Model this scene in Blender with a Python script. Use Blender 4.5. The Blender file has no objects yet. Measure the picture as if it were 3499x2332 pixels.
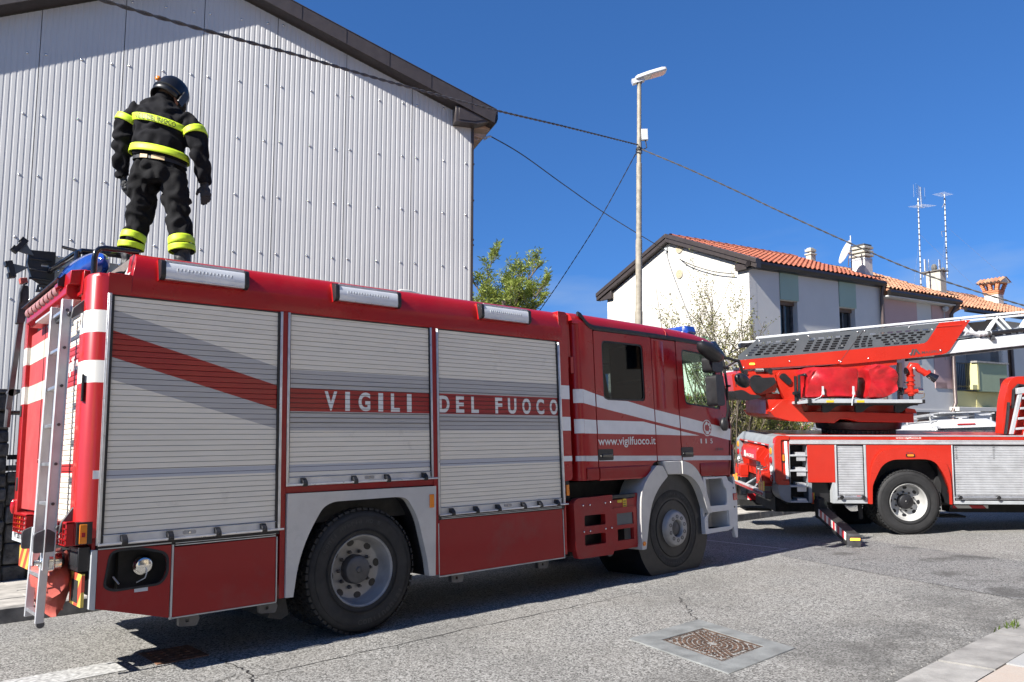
import bpy, bmesh, math, random
from math import sin, cos, pi, radians as rad
from mathutils import Vector, Matrix, noise as mnoise
from mathutils.geometry import tessellate_polygon

random.seed(7)
scene = bpy.context.scene
COL = scene.collection

# ---------------------------------------------------------------- camera, sky, sun, exposure
cam_d = bpy.data.cameras.new('camera')
cam_d.sensor_width = 36.0
cam_d.lens = 27.141
cam_d.clip_end = 3000
cam = bpy.data.objects.new('camera', cam_d)
COL.objects.link(cam)
YAW, PITCH, ROLL = 0.846414, 0.147731, -0.029422
fwd = Vector((cos(YAW)*cos(PITCH), sin(YAW)*cos(PITCH), sin(PITCH)))
rt0 = Vector((sin(YAW), -cos(YAW), 0))
up0 = rt0.cross(fwd)
rgt = rt0*cos(ROLL) + up0*sin(ROLL)
upv = up0*cos(ROLL) - rt0*sin(ROLL)
cm = Matrix((rgt, upv, -fwd)).transposed().to_4x4()
cm.translation = Vector((-1.36258, -5.99458, 1.46227))
cam.matrix_world = cm
scene.camera = cam

SUN_AZ, SUN_EL = rad(-0.6), rad(37.5)          # direction the light travels, height of the sun
world = bpy.data.worlds.new('World')
scene.world = world
world.use_nodes = True
wn = world.node_tree
wn.nodes.clear()
w_out = wn.nodes.new('ShaderNodeOutputWorld')
w_bg = wn.nodes.new('ShaderNodeBackground')
w_sky = wn.nodes.new('ShaderNodeTexSky')
w_sky.sky_type = 'NISHITA'
w_sky.sun_disc = False
w_sky.sun_elevation = SUN_EL
w_sky.sun_rotation = rad(270) - SUN_AZ
w_sky.altitude = 1500
w_sky.air_density = 1.0
w_sky.dust_density = 0.05
w_sky.ozone_density = 2.5
w_bg.inputs['Strength'].default_value = 0.075
# thin low clouds in the sky, the same all the way round
w_tc = wn.nodes.new('ShaderNodeTexCoord')
w_map = wn.nodes.new('ShaderNodeMapping')
w_map.inputs['Scale'].default_value = (2.2, 2.2, 9.0)
w_map.inputs['Location'].default_value = (15.5, 4.7, 5.9)
w_no = wn.nodes.new('ShaderNodeTexNoise')
w_no.inputs['Scale'].default_value = 1.6
w_no.inputs['Detail'].default_value = 7
w_no.inputs['Roughness'].default_value = 0.5
w_cr = wn.nodes.new('ShaderNodeMapRange')
w_cr.inputs['From Min'].default_value = 0.50
w_cr.inputs['From Max'].default_value = 0.72
w_sep = wn.nodes.new('ShaderNodeSeparateXYZ')
w_hi = wn.nodes.new('ShaderNodeMapRange')
w_hi.inputs['From Min'].default_value = 0.30
w_hi.inputs['From Max'].default_value = 0.16
w_mul = wn.nodes.new('ShaderNodeMath'); w_mul.operation = 'MULTIPLY'
w_mul2 = wn.nodes.new('ShaderNodeMath'); w_mul2.operation = 'MULTIPLY'
w_mul2.inputs[1].default_value = 0.55
w_mix = wn.nodes.new('ShaderNodeMix'); w_mix.data_type = 'RGBA'
w_mix.inputs['B'].default_value = (2.6, 3.3, 4.4, 1)
w_hsv = wn.nodes.new('ShaderNodeMix'); w_hsv.data_type = 'RGBA'; w_hsv.blend_type = 'MULTIPLY'
w_hsv.inputs['Factor'].default_value = 1.0
w_hsv.inputs['B'].default_value = (.327, .737, 1.38, 1)      # deep clear blue
w_gam = wn.nodes.new('ShaderNodeGamma'); w_gam.inputs['Gamma'].default_value = .69
L = wn.links.new
L(w_tc.outputs['Generated'], w_map.inputs['Vector'])
L(w_map.outputs[0], w_no.inputs['Vector'])
L(w_no.outputs['Fac'], w_cr.inputs['Value'])
L(w_tc.outputs['Generated'], w_sep.inputs[0])
L(w_sep.outputs['Z'], w_hi.inputs['Value'])
L(w_cr.outputs[0], w_mul.inputs[0]); L(w_hi.outputs[0], w_mul.inputs[1])
L(w_mul.outputs[0], w_mul2.inputs[0])
L(w_sky.outputs[0], w_gam.inputs['Color']); L(w_gam.outputs[0], w_hsv.inputs['A'])
L(w_hsv.outputs['Result'], w_mix.inputs['A'])
L(w_mul2.outputs[0], w_mix.inputs['Factor'])
L(w_mix.outputs['Result'], w_bg.inputs['Color'])
L(w_bg.outputs[0], w_out.inputs['Surface'])

sun_d = bpy.data.lights.new('sun', 'SUN')
sun_d.energy = 5.0
sun_d.angle = rad(0.53)
sun_d.color = (1.0, 0.955, 0.88)
sun = bpy.data.objects.new('sun', sun_d)
COL.objects.link(sun)
tr = Vector((cos(SUN_AZ)*cos(SUN_EL), sin(SUN_AZ)*cos(SUN_EL), -sin(SUN_EL)))
sun.rotation_euler = tr.to_track_quat('-Z', 'Y').to_euler()
sun.location = (-20, 0, 20)

vs = scene.view_settings
scene.display_settings.display_device = 'sRGB'
vs.view_transform = 'Standard'
vs.look = 'None'
vs.exposure = 1.2
vs.gamma = 1.0
vs.use_curve_mapping = False

# ---------------------------------------------------------------- materials
def srgb(r, g, b):
    f = lambda c: (c/255/12.92) if c/255 <= .04045 else ((c/255+.055)/1.055)**2.4
    return (f(r), f(g), f(b))

class NT:
    def __init__(s, name):
        s.m = bpy.data.materials.new(name); s.m.use_nodes = True
        s.t = s.m.node_tree
        s.b = s.t.nodes['Principled BSDF']
    def n(s, typ, **kw):
        nd = s.t.nodes.new(typ)
        for k, v in kw.items(): setattr(nd, k, v)
        return nd
    def put(s, sock, v):
        if isinstance(v, bpy.types.NodeSocket): s.t.links.new(v, sock)
        else:
            if isinstance(v, tuple) and len(v) == 3 and sock.type == 'RGBA': v = (*v, 1)
            sock.default_value = v
    def math(s, op, a, b=0.0, c=0.0, clamp=False):
        nd = s.n('ShaderNodeMath', operation=op, use_clamp=clamp)
        for i, v in enumerate((a, b, c)): s.put(nd.inputs[i], v)
        return nd.outputs[0]
    def mix(s, f, a, b, mode='MIX'):
        nd = s.n('ShaderNodeMix', data_type='RGBA', blend_type=mode)
        s.put(nd.inputs['Factor'], f); s.put(nd.inputs['A'], a); s.put(nd.inputs['B'], b)
        return nd.outputs['Result']
    def pos(s):
        if not hasattr(s, '_p'):
            g = s.n('ShaderNodeNewGeometry'); sp = s.n('ShaderNodeSeparateXYZ')
            s.put(sp.inputs[0], g.outputs['Position']); s._p = (g.outputs['Position'], *sp.outputs)
        return s._p
    def objc(s):
        if not hasattr(s, '_o'):
            g = s.n('ShaderNodeTexCoord'); sp = s.n('ShaderNodeSeparateXYZ')
            s.put(sp.inputs[0], g.outputs['Object']); s._o = (g.outputs['Object'], *sp.outputs)
        return s._o
    def noise(s, scale, detail=4, rough=.55, vec=None, stretch=None, out='Fac'):
        nd = s.n('ShaderNodeTexNoise')
        v = vec or s.pos()[0]
        if stretch:
            mp = s.n('ShaderNodeMapping'); mp.inputs['Scale'].default_value = stretch
            s.put(mp.inputs['Vector'], v); v = mp.outputs[0]
        s.put(nd.inputs['Vector'], v)
        nd.inputs['Scale'].default_value = scale; nd.inputs['Detail'].default_value = detail
        nd.inputs['Roughness'].default_value = rough
        return nd.outputs[out]
    def ramp(s, v, lo, hi, a=0.0, b=1.0):
        nd = s.n('ShaderNodeMapRange')
        s.put(nd.inputs['Value'], v)
        for k, x in (('From Min', lo), ('From Max', hi), ('To Min', a), ('To Max', b)): s.put(nd.inputs[k], x)
        return nd.outputs[0]
    def bump(s, h, strength=.2, dist=.01):
        nd = s.n('ShaderNodeBump'); nd.inputs['Strength'].default_value = strength
        nd.inputs['Distance'].default_value = dist
        s.put(nd.inputs['Height'], h); s.put(s.b.inputs['Normal'], nd.outputs[0])
    def set(s, **kw):
        for k, v in kw.items(): s.put(s.b.inputs[k.replace('_', ' ')], v)
        return s

def simple(name, col, rough=.5, metal=0., var=.12, vscale=6., bump=0., bscale=40., coat=0., spec=None, dirt=0., rnd=0.):
    t = NT(name)
    nz = t.noise(vscale, 5)
    dark = tuple(c*(1-var*1.6) for c in col); lite = tuple(min(1, c*(1+var)) for c in col)
    c = t.mix(t.ramp(nz, .3, .7), dark, lite)
    if dirt:
        d = t.noise(2.3, 8, .65)
        c = t.mix(t.math('MULTIPLY', t.ramp(d, .52, .75), dirt), c, (.11, .10, .085))
    if rnd:
        oi = t.n('ShaderNodeObjectInfo')
        c = t.mix(1.0, c, t.mix(oi.outputs['Random'], tuple([1-rnd]*3), tuple([1+rnd]*3)), 'MULTIPLY')
    t.set(Base_Color=c, Roughness=t.ramp(t.noise(vscale*2.7, 4), .3, .7, max(.02, rough-.06), min(1, rough+.08)), Metallic=metal)
    if coat: t.set(Coat_Weight=coat, Coat_Roughness=.04)
    if spec is not None: t.b.inputs['Specular IOR Level'].default_value = spec
    if bump: t.bump(t.noise(bscale, 4), bump, .01)
    return t.m

def paint(name, col, coat=.9, rough=.32, dirt=.12, wobble=.05):
    t = NT(name)
    c = t.mix(t.ramp(t.noise(5, 6), .35, .7), tuple(x*.93 for x in col), col)
    d = t.noise(1.7, 9, .7)
    c = t.mix(t.math('MULTIPLY', t.ramp(d, .5, .74), dirt), c, (.16, .10, .085))
    t.set(Base_Color=c, Roughness=t.ramp(d, .4, .7, rough-.05, rough+.18), Coat_Weight=coat,
          Coat_Roughness=t.ramp(t.noise(9, 7, .7), .35, .75, .03, .16))
    t.b.inputs['Specular IOR Level'].default_value = .3
    t.bump(t.noise(2.1, 2), wobble, .05)
    return t.m

M = {}
M['red'] = paint('red_paint', (.35, .006, .008), coat=.35)
M['red_dirty'] = paint('red_paint_dirty', (.27, .010, .011), coat=.12, rough=.45, dirt=.4)
M['red_plain'] = paint('red_paint_new', (.44, .021, .010), coat=.3, dirt=.04)
M['red_dusty'] = simple('dusty_red_paint', (.40, .045, .045), .6, var=.12, dirt=.3)
M['white_dusty'] = simple('dusty_white_paint', (.46, .43, .36), .7, var=.1, dirt=.3)
M['red_cloth'] = simple('red_tarpaulin', (.36, .010, .014), .32, var=.2, bump=.25, bscale=14)
M['red_bag'] = simple('faded_red_canvas', (.40, .08, .06), .7, var=.25, bump=.4, bscale=20)
M['white'] = paint('white_paint', (.50, .49, .47), coat=.5, dirt=.25)
M['white_clean'] = paint('white_gloss', (.54, .55, .57), coat=.5, dirt=.03)
M['white_refl'] = simple('white_reflective_tape', (.72, .72, .71), .4, var=.05, dirt=.12)
M['tape'] = simple('silver_reflective_band', (.50, .51, .54), .35, metal=.3, var=.08, dirt=.15)
M['alu'] = simple('aluminium', (.62, .63, .65), .33, metal=.85, var=.1, vscale=14)
M['alu_matte'] = simple('matte_aluminium', (.56, .57, .59), .5, metal=.55, var=.1)
M['steel'] = simple('bright_steel', (.72, .71, .68), .16, metal=1., var=.06)
M['grey'] = simple('grey_plastic', (.20, .22, .24), .5, var=.08)
M['lgrey'] = simple('light_grey_metal', (.42, .44, .46), .45, metal=.2, var=.08)
M['ladder_grey'] = simple('ladder_grey_coating', (.58, .60, .61), .42, var=.05)
M['panel_grey'] = simple('slate_grey_panel', (.085, .095, .105), .5, var=.06)
M['black'] = simple('black_plastic', (.012, .012, .014), .42, var=.3)
M['black_gloss'] = simple('black_gloss', (.008, .008, .011), .12, var=.2, coat=.4)
M['dark'] = simple('dark_chassis', (.012, .012, .012), .75, var=.4, dirt=.1)
M['rubber'] = simple('tyre_rubber', (.017, .017, .018), .72, var=.25, bump=.15, bscale=60, dirt=.16)
M['rim'] = simple('rim_silver', (.31, .31, .315), .42, metal=.25, var=.15, dirt=.3)
M['rim_white'] = simple('rim_pale', (.45, .45, .44), .4, metal=.2, var=.1, dirt=.2)
M['hub'] = simple('hub_grey', (.09, .09, .095), .5, metal=.4, var=.3, dirt=.2)
M['yellow'] = simple('yellow_label', (.62, .42, .02), .5, var=.1)
M['amber'] = simple('amber_lens', (.75, .22, .01), .15, var=.1, coat=.6)
M['redlens'] = simple('red_lens', (.35, .006, .01), .12, var=.1, coat=.6)
M['pinklens'] = simple('dusty_red_lens', (.36, .17, .16), .4, var=.15)
M['helmet'] = simple('black_helmet', (.008, .008, .009), .35, var=.2)
M['beltgold'] = simple('belt_tan', (.55, .40, .22), .6, var=.1)
M['bluelens'] = simple('blue_lens', (.012, .05, .28), .14, var=.2, coat=.8)
M['chev'] = None
M['brass'] = simple('brass', (.5, .36, .14), .3, metal=.9)
M['lamp_glass'] = simple('lamp_diffuser', (.66, .68, .70), .12, var=.06, coat=.6)
M['lettering'] = simple('white_lettering', (.72, .71, .68), .5, var=.05)
M['letter_dark'] = simple('dark_lettering', (.10, .09, .09), .4, metal=.4, var=.1)
M['letter_black'] = simple('black_lettering', (.02, .02, .02), .6, var=.1)
M['rubber_text'] = simple('raised_rubber', (.03, .03, .031), .6, var=.2)
M['brown'] = simple('brown_sheet_metal', (.052, .042, .040), .42, metal=.2, var=.1, dirt=.1)
M['soffit'] = simple('beige_timber', (.42, .30, .23), .6, var=.1)
M['gutter'] = simple('dark_brown_gutter', (.018, .014, .013), .35, metal=.2, var=.2)
M['pipe'] = simple('brown_downpipe', (.10, .075, .07), .4, metal=.2, var=.1)
M['pole'] = simple('weathered_pole', (.30, .27, .215), .65, var=.2, vscale=9, bump=.1, dirt=.25)
M['cable'] = simple('grey_cable', (.07, .07, .072), .6, var=.2)
M['cable_black'] = simple('black_cable', (.02, .02, .021), .55, var=.2)
M['plastic_box'] = simple('pale_grey_box', (.46, .48, .50), .5, var=.06)
M['skin'] = simple('skin', (.46, .24, .17), .5, var=.1)
M['hair'] = simple('brown_hair', (.09, .055, .035), .7, var=.3, bump=.4, bscale=120)
M['cloth'] = simple('black_work_cloth', (.009, .009, .011), .9, spec=.15, var=.25, bump=.2, bscale=26)
M['cloth2'] = simple('black_trouser_cloth', (.011, .011, .012), .9, spec=.15, var=.25, bump=.35, bscale=26)
M['glove'] = simple('black_glove', (.018, .018, .021), .6, var=.3, bump=.3, bscale=40)
M['lime'] = simple('lime_reflective_band', (.56, .74, .03), .55, var=.08)
M['deckgrey'] = simple('brown_grey_anti_slip', (.16, .135, .13), .8, var=.15, bump=.5, bscale=120)
M['zinc'] = simple('galvanised_rail', (.44, .46, .48), .4, metal=.6, var=.12)
M['bark'] = simple('bark', (.10, .085, .065), .85, var=.3, bump=.5)
M['twig'] = simple('twig_bark', (.13, .105, .08), .85, var=.3)

def glass(name, tint, gloss=.08, trans=.9):
    t = NT(name); nt = t.t
    tr_ = t.n('ShaderNodeBsdfTransparent'); tr_.inputs[0].default_value = (*tint, 1)
    gl = t.n('ShaderNodeBsdfGlossy'); gl.inputs['Roughness'].default_value = .02
    g_ = t.n('ShaderNodeNewGeometry'); d_ = t.n('ShaderNodeVectorMath', operation='DOT_PRODUCT')
    t.put(d_.inputs[0], g_.outputs['Normal']); t.put(d_.inputs[1], g_.outputs['Incoming'])
    f5 = t.math('POWER', t.math('SUBTRACT', 1.0, t.math('ABSOLUTE', d_.outputs['Value'])), 5.0)
    fr_ = t.math('ADD', .028, t.math('MULTIPLY', f5, .96))
    mx = t.n('ShaderNodeMixShader')
    t.put(mx.inputs[0], fr_); t.put(mx.inputs[1], tr_.outputs[0]); t.put(mx.inputs[2], gl.outputs[0])
    t.put(nt.nodes['Material Output'].inputs['Surface'], mx.outputs[0])
    return t.m
M['glass_green'] = glass('greenish_glass', (.74, .90, .82))
M['glass_dark'] = glass('tinted_glass', (.10, .11, .12))
M['glass_house'] = simple('window_glass', (.02, .025, .03), .06, var=.2, coat=.5)

def emit(name, col, strength):
    t = NT(name)
    t.set(Base_Color=col, Emission_Color=col, Emission_Strength=strength, Roughness=.2)
    return t.m
M['amber_lit'] = emit('lit_amber_lamp', (1., .38, .03), 2.2)

# --- livery of the roller shutters: cream slats with a red band between silver grey bands
def shutter_mat():
    t = NT('painted_shutter_slat')
    p, x, y, z = t.pos()
    xr = t.math('MINIMUM', x, 1.42)
    zc = t.math('ADD', z, t.math('MULTIPLY', t.math('SUBTRACT', xr, 1.42), .2816))
    def band(a, b): return t.math('MULTIPLY', t.math('GREATER_THAN', zc, a), t.math('LESS_THAN', zc, b))
    streak = t.noise(3, 6, .6, stretch=(1, 1, 14))
    cream = t.mix(t.ramp(streak, .3, .7), (.68, .635, .54), (.76, .71, .61))
    silver = t.mix(t.ramp(streak, .3, .7), (.37, .36, .35), (.43, .42, .41))
    red = t.mix(t.ramp(t.noise(3, 6), .3, .7), (.27, .012, .012), (.34, .012, .011))
    c = t.mix(band(1.722, 2.228), cream, silver)
    c = t.mix(band(1.882, 2.076), c, red)
    zb = t.math('MULTIPLY', t.math('GREATER_THAN', z, 1.386), t.math('LESS_THAN', z, 1.444))
    c = t.mix(zb, c, (.42, .43, .46))
    sc = t.ramp(t.noise(2.2, 11, .75), .60, .75)
    c = t.mix(t.math('MULTIPLY', sc, .35), c, (.20, .18, .15))
    t.set(Base_Color=c, Roughness=t.ramp(t.noise(5, 5), .3, .7, .3, .46), Coat_Weight=.15, Coat_Roughness=.2)
    t.bump(t.noise(3, 2), .04, .05)
    return t.m
M['slat'] = shutter_mat()

def rear_slat_mat():
    t = NT('rear_shutter_slat')
    p, x, y, z = t.pos()
    def band(a, b): return t.math('MULTIPLY', t.math('GREATER_THAN', z, a), t.math('LESS_THAN', z, b))
    c = t.mix(t.ramp(t.noise(4, 6), .3, .7), (.58, .53, .45), (.66, .61, .52))
    c = t.mix(band(2.09, 2.40), c, (.36, .03, .03))
    c = t.mix(band(1.43, 1.50), c, (.36, .03, .03))
    t.set(Base_Color=c, Roughness=.45)
    return t.m
M['slat_rear'] = rear_slat_mat()

def post_mat():
    t = NT('banded_post_paint')
    p, x, y, z = t.pos()
    def band(a, b): return t.math('MULTIPLY', t.math('GREATER_THAN', z, a), t.math('LESS_THAN', z, b))
    red = t.mix(t.ramp(t.noise(5, 6), .35, .7), (.35, .010, .010), (.39, .012, .011))
    ch = t.ramp(t.noise(14, 8, .7), .66, .70)
    wh = t.mix(ch, (.68, .67, .63), (.42, .05, .05))
    f = t.math('ADD', band(2.422, 2.582), band(2.061, 2.219), clamp=True)
    c = t.mix(f, red, wh)
    t.set(Base_Color=c, Roughness=.35, Coat_Weight=.6, Coat_Roughness=.08)
    return t.m
M['post'] = post_mat()

def chevron(name, a, b, ax1, ax2, pitch=.13, world_=False):
    t = NT(name)
    o = t.pos() if world_ else t.objc()
    s = t.math('ADD', o[ax1], o[ax2])
    f = t.math('GREATER_THAN', t.math('FRACT', t.math('DIVIDE', s, pitch)), .5)
    t.set(Base_Color=t.mix(f, a, b), Roughness=.4)
    return t.m

def asphalt(name, base, light, stain=.5, fine=1.0):
    t = NT(name)
    p = t.pos()[0]
    v = t.n('ShaderNodeTexVoronoi'); v.inputs['Scale'].default_value = 88; t.put(v.inputs['Vector'], p)
    g1 = t.noise(130, 3, .6); g2 = t.noise(30, 4, .65)
    s = t.math('ADD', t.math('MULTIPLY', v.outputs['Color'], .62), t.math('MULTIPLY', g1, .55))
    c = t.mix(t.ramp(s, .40, .74), tuple(x*.16 for x in base), light)
    c = t.mix(t.ramp(g2, .40, .66, .0, .35*fine), c, base)
    big = t.noise(.55, 7, .62)
    c = t.mix(t.ramp(big, .5, .72, 0, stain), c, tuple(x*.42 for x in base))
    tint = t.noise(.9, 4)
    c = t.mix(t.ramp(tint, .35, .7, 0, .25), c, tuple(x*y for x, y in zip(base, (1.06, 1.0, .92))))
    t.set(Base_Color=c, Roughness=.92)
    t.b.inputs['Specular IOR Level'].default_value = .25
    t.bump(t.math('ADD', s, t.math('MULTIPLY', g2, .6)), .55, .012)
    return t, c
t_, c_ = asphalt('worn_asphalt', (.20, .196, .186), (.385, .378, .36), .45)
# dark oily wash along the near kerb
_p, _x, _y, _z = t_.pos()
_k = t_.math('MULTIPLY', t_.ramp(_y, -2.35, -3.3), t_.ramp(t_.noise(1.3, 7, .7), .40, .60))
c2_ = t_.mix(t_.math('MULTIPLY', _k, .72), c_, (.07, .068, .064))
t_.set(Base_Color=c2_)
M['asphalt'] = t_.m
t_, c_ = asphalt('asphalt_patch', (.18, .178, .176), (.29, .288, .284), .2, .6)
_p = t_.pos()[0]
_k = t_.ramp(t_.noise(1.15, 5, .6), .56, .66)
t_.set(Base_Color=t_.mix(t_.math('MULTIPLY', _k, .7), c_, (.06, .058, .055)))
M['patch'] = t_.m
M['concrete'] = simple('concrete', (.175, .182, .18), .85, var=.2, bump=.4, bscale=70, dirt=.15)
M['kerb'] = simple('kerb_stone', (.27, .26, .245), .85, var=.2, bump=.4, bscale=50, dirt=.25, rnd=.1)
M['kerb_dark'] = simple('old_kerb_stone', (.20, .19, .175), .9, var=.3, bump=.5, bscale=40, dirt=.4, rnd=.15)
def paver_mat():
    t = NT('paver')
    oi = t.n('ShaderNodeObjectInfo')
    c = t.mix(t.ramp(oi.outputs['Random'], .35, .65), (.29, .295, .30), (.37, .30, .25))
    c = t.mix(t.ramp(t.noise(7, 6), .3, .7), c, t.mix(.5, c, (.38, .36, .33)))
    c = t.mix(t.ramp(t.noise(90, 3), .62, .72, 0, .4), c, (.16, .15, .14))
    t.set(Base_Color=c, Roughness=.9); t.bump(t.noise(80, 4), .3, .01)
    return t.m
M['paver'] = paver_mat()
M['slab'] = simple('sidewalk_slab', (.40, .375, .34), .9, var=.2, bump=.3, bscale=60, dirt=.2, rnd=.12)
M['joint'] = simple('joint_sand', (.15, .14, .125), .95, var=.3, bump=.4)
M['iron'] = simple('rusty_cast_iron', (.13, .082, .058), .6, metal=.4, var=.45, vscale=18, dirt=.2)
M['rust'] = simple('rusty_grate', (.17, .085, .05), .75, metal=.2, var=.4, vscale=16)
M['roadpaint'] = simple('worn_road_paint', (.40, .40, .39), .85, var=.35, vscale=30, dirt=.2)
M['earth'] = simple('bare_earth', (.16, .14, .10), .95, var=.3, bump=.5)
def stone_mat(name, a, b):
    t = NT(name)
    oi = t.n('ShaderNodeObjectInfo')
    c = t.mix(oi.outputs['Random'], a, b)
    c = t.mix(t.ramp(t.noise(9, 8, .7), .35, .7), tuple(x*.45 for x in a), c)
    t.set(Base_Color=c, Roughness=.9); t.bump(t.noise(14, 8, .7), .8, .04)
    return t.m
M['stone_dark'] = stone_mat('dark_wall_stone', (.075, .072, .07), (.15, .145, .14))
M['stone_pale'] = stone_mat('pale_wall_stone', (.20, .19, .17), (.36, .34, .31))
def wall_mat(name, col, streak=.12):
    t = NT(name)
    c = t.mix(t.ramp(t.noise(1.2, 6, .6), .3, .75), tuple(x*.92 for x in col), col)
    st = t.noise(1.5, 8, .7, stretch=(3, 3, .25))
    c = t.mix(t.ramp(st, .55, .8, 0, streak), c, tuple(x*.6 for x in col))
    t.set(Base_Color=c, Roughness=.92); t.bump(t.noise(55, 4), .25, .01)
    return t.m
M['render_white'] = wall_mat('white_render', (.56, .54, .495))
M['render_cream'] = wall_mat('cream_render', (.70, .61, .46))
M['render_cream2'] = wall_mat('ochre_render', (.68, .58, .41))
M['render_pale'] = wall_mat('pale_grey_render', (.56, .55, .53))
M['render_green'] = wall_mat('sage_green_render', (.30, .40, .34))
M['render_pink'] = wall_mat('dusty_pink_render', (.50, .335, .32))
M['render_yellow'] = wall_mat('pale_yellow_render', (.58, .53, .26))
M['render_olive'] = wall_mat('green_balcony_render', (.30, .36, .24), .3)
M['chimney_old'] = wall_mat('weathered_chimney_render', (.42, .40, .34), .5)
M['wood'] = simple('brown_timber', (.12, .075, .05), .6, var=.25)
def tile_mat(name, a, b, c3):
    t = NT(name)
    oi = t.n('ShaderNodeObjectInfo')
    c = t.mix(t.ramp(oi.outputs['Random'], .1, .9), a, b)
    c = t.mix(t.ramp(t.noise(5, 6, .65), .5, .72, 0, .6), c, c3)
    t.set(Base_Color=c, Roughness=.85)
    return t.m
M['tile_new'] = tile_mat('red_clay_tile', (.29, .085, .048), (.38, .12, .065), (.21, .08, .055))
M['tile_old'] = tile_mat('old_clay_tile', (.36, .155, .085), (.46, .25, .145), (.20, .14, .10))
M['brick'] = tile_mat('chimney_brick', (.46, .17, .08), (.52, .24, .12), (.33, .13, .08))
def clad_mat():
    t = NT('white_ribbed_cladding')
    c = t.mix(t.ramp(t.noise(.8, 6, .6), .3, .7), (.43, .43, .43), (.47, .47, .468))
    st = t.noise(2, 7, .65, stretch=(4, 4, .12))
    c = t.mix(t.ramp(st, .58, .8, 0, .16), c, (.30, .31, .31))
    t.set(Base_Color=c, Roughness=.48)
    return t.m
M['clad'] = clad_mat()
def leaf_mat(name, a, b, rough=.5, sss=.0):
    t = NT(name)
    at = t.n('ShaderNodeAttribute'); at.attribute_name = 'tone'
    c = t.mix(at.outputs['Fac'], a, b)
    t.set(Base_Color=c, Roughness=rough)
    tr_ = t.n('ShaderNodeBsdfTranslucent'); t.put(tr_.inputs[0], t.mix(.5, c, (.25, .30, .04)))
    ad = t.n('ShaderNodeMixShader'); ad.inputs[0].default_value = .3
    t.put(ad.inputs[1], t.b.outputs[0]); t.put(ad.inputs[2], tr_.outputs[0])
    t.put(t.t.nodes['Material Output'].inputs['Surface'], ad.outputs[0])
    return t.m
M['leaf_hedge'] = leaf_mat('glossy_hedge_leaf', (.03, .07, .012), (.20, .25, .045), .28)
M['leaf_red'] = leaf_mat('red_young_leaf', (.26, .06, .035), (.34, .13, .06), .35)
M['leaf_spring'] = leaf_mat('spring_bud_leaf', (.20, .21, .055), (.30, .28, .10))
M['leaf_willow'] = leaf_mat('willow_leaf', (.17, .23, .045), (.36, .40, .09))
M['grass'] = leaf_mat('grass_blade', (.05, .085, .015), (.12, .17, .03), .6)

# ---------------------------------------------------------------- mesh helpers
def rp(pts, r, n=4):
    """polygon with rounded corners"""
    out = []; N = len(pts)
    rr = r if isinstance(r, (list, tuple)) else [r]*N
    for i in range(N):
        p0, p1, p2 = Vector(pts[i-1]), Vector(pts[i]), Vector(pts[(i+1) % N])
        a = (p0-p1); b = (p2-p1)
        q = min(rr[i], a.length*.49, b.length*.49)
        if q < 1e-5: out.append(tuple(p1)); continue
        s = p1 + a.normalized()*q; e = p1 + b.normalized()*q
        for k in range(n+1):
            t = k/n
            out.append(tuple((1-t)**2*s + 2*t*(1-t)*p1 + t*t*e))
    return out
def rect(x0, x1, z0, z1, r=0., n=4):
    q = [(x0, z0), (x1, z0), (x1, z1), (x0, z1)]
    return rp(q, r, n) if r else q
def clip(poly, x0, x1):
    for s, lim in ((1, x0), (-1, x1)):
        out = []
        for i in range(len(poly)):
            a, b = poly[i-1], poly[i]
            ina, inb = s*(a[0]-lim) >= 0, s*(b[0]-lim) >= 0
            if ina != inb:
                t = (lim-a[0])/(b[0]-a[0]); out.append((lim, a[1]+t*(b[1]-a[1])))
            if inb: out.append(b)
        poly = out
        if not poly: return []
    return poly
AX = {'y': lambda u, w, t: (u, t, w), 'x': lambda u, w, t: (t, u, w), 'z': lambda u, w, t: (u, w, t)}

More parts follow.
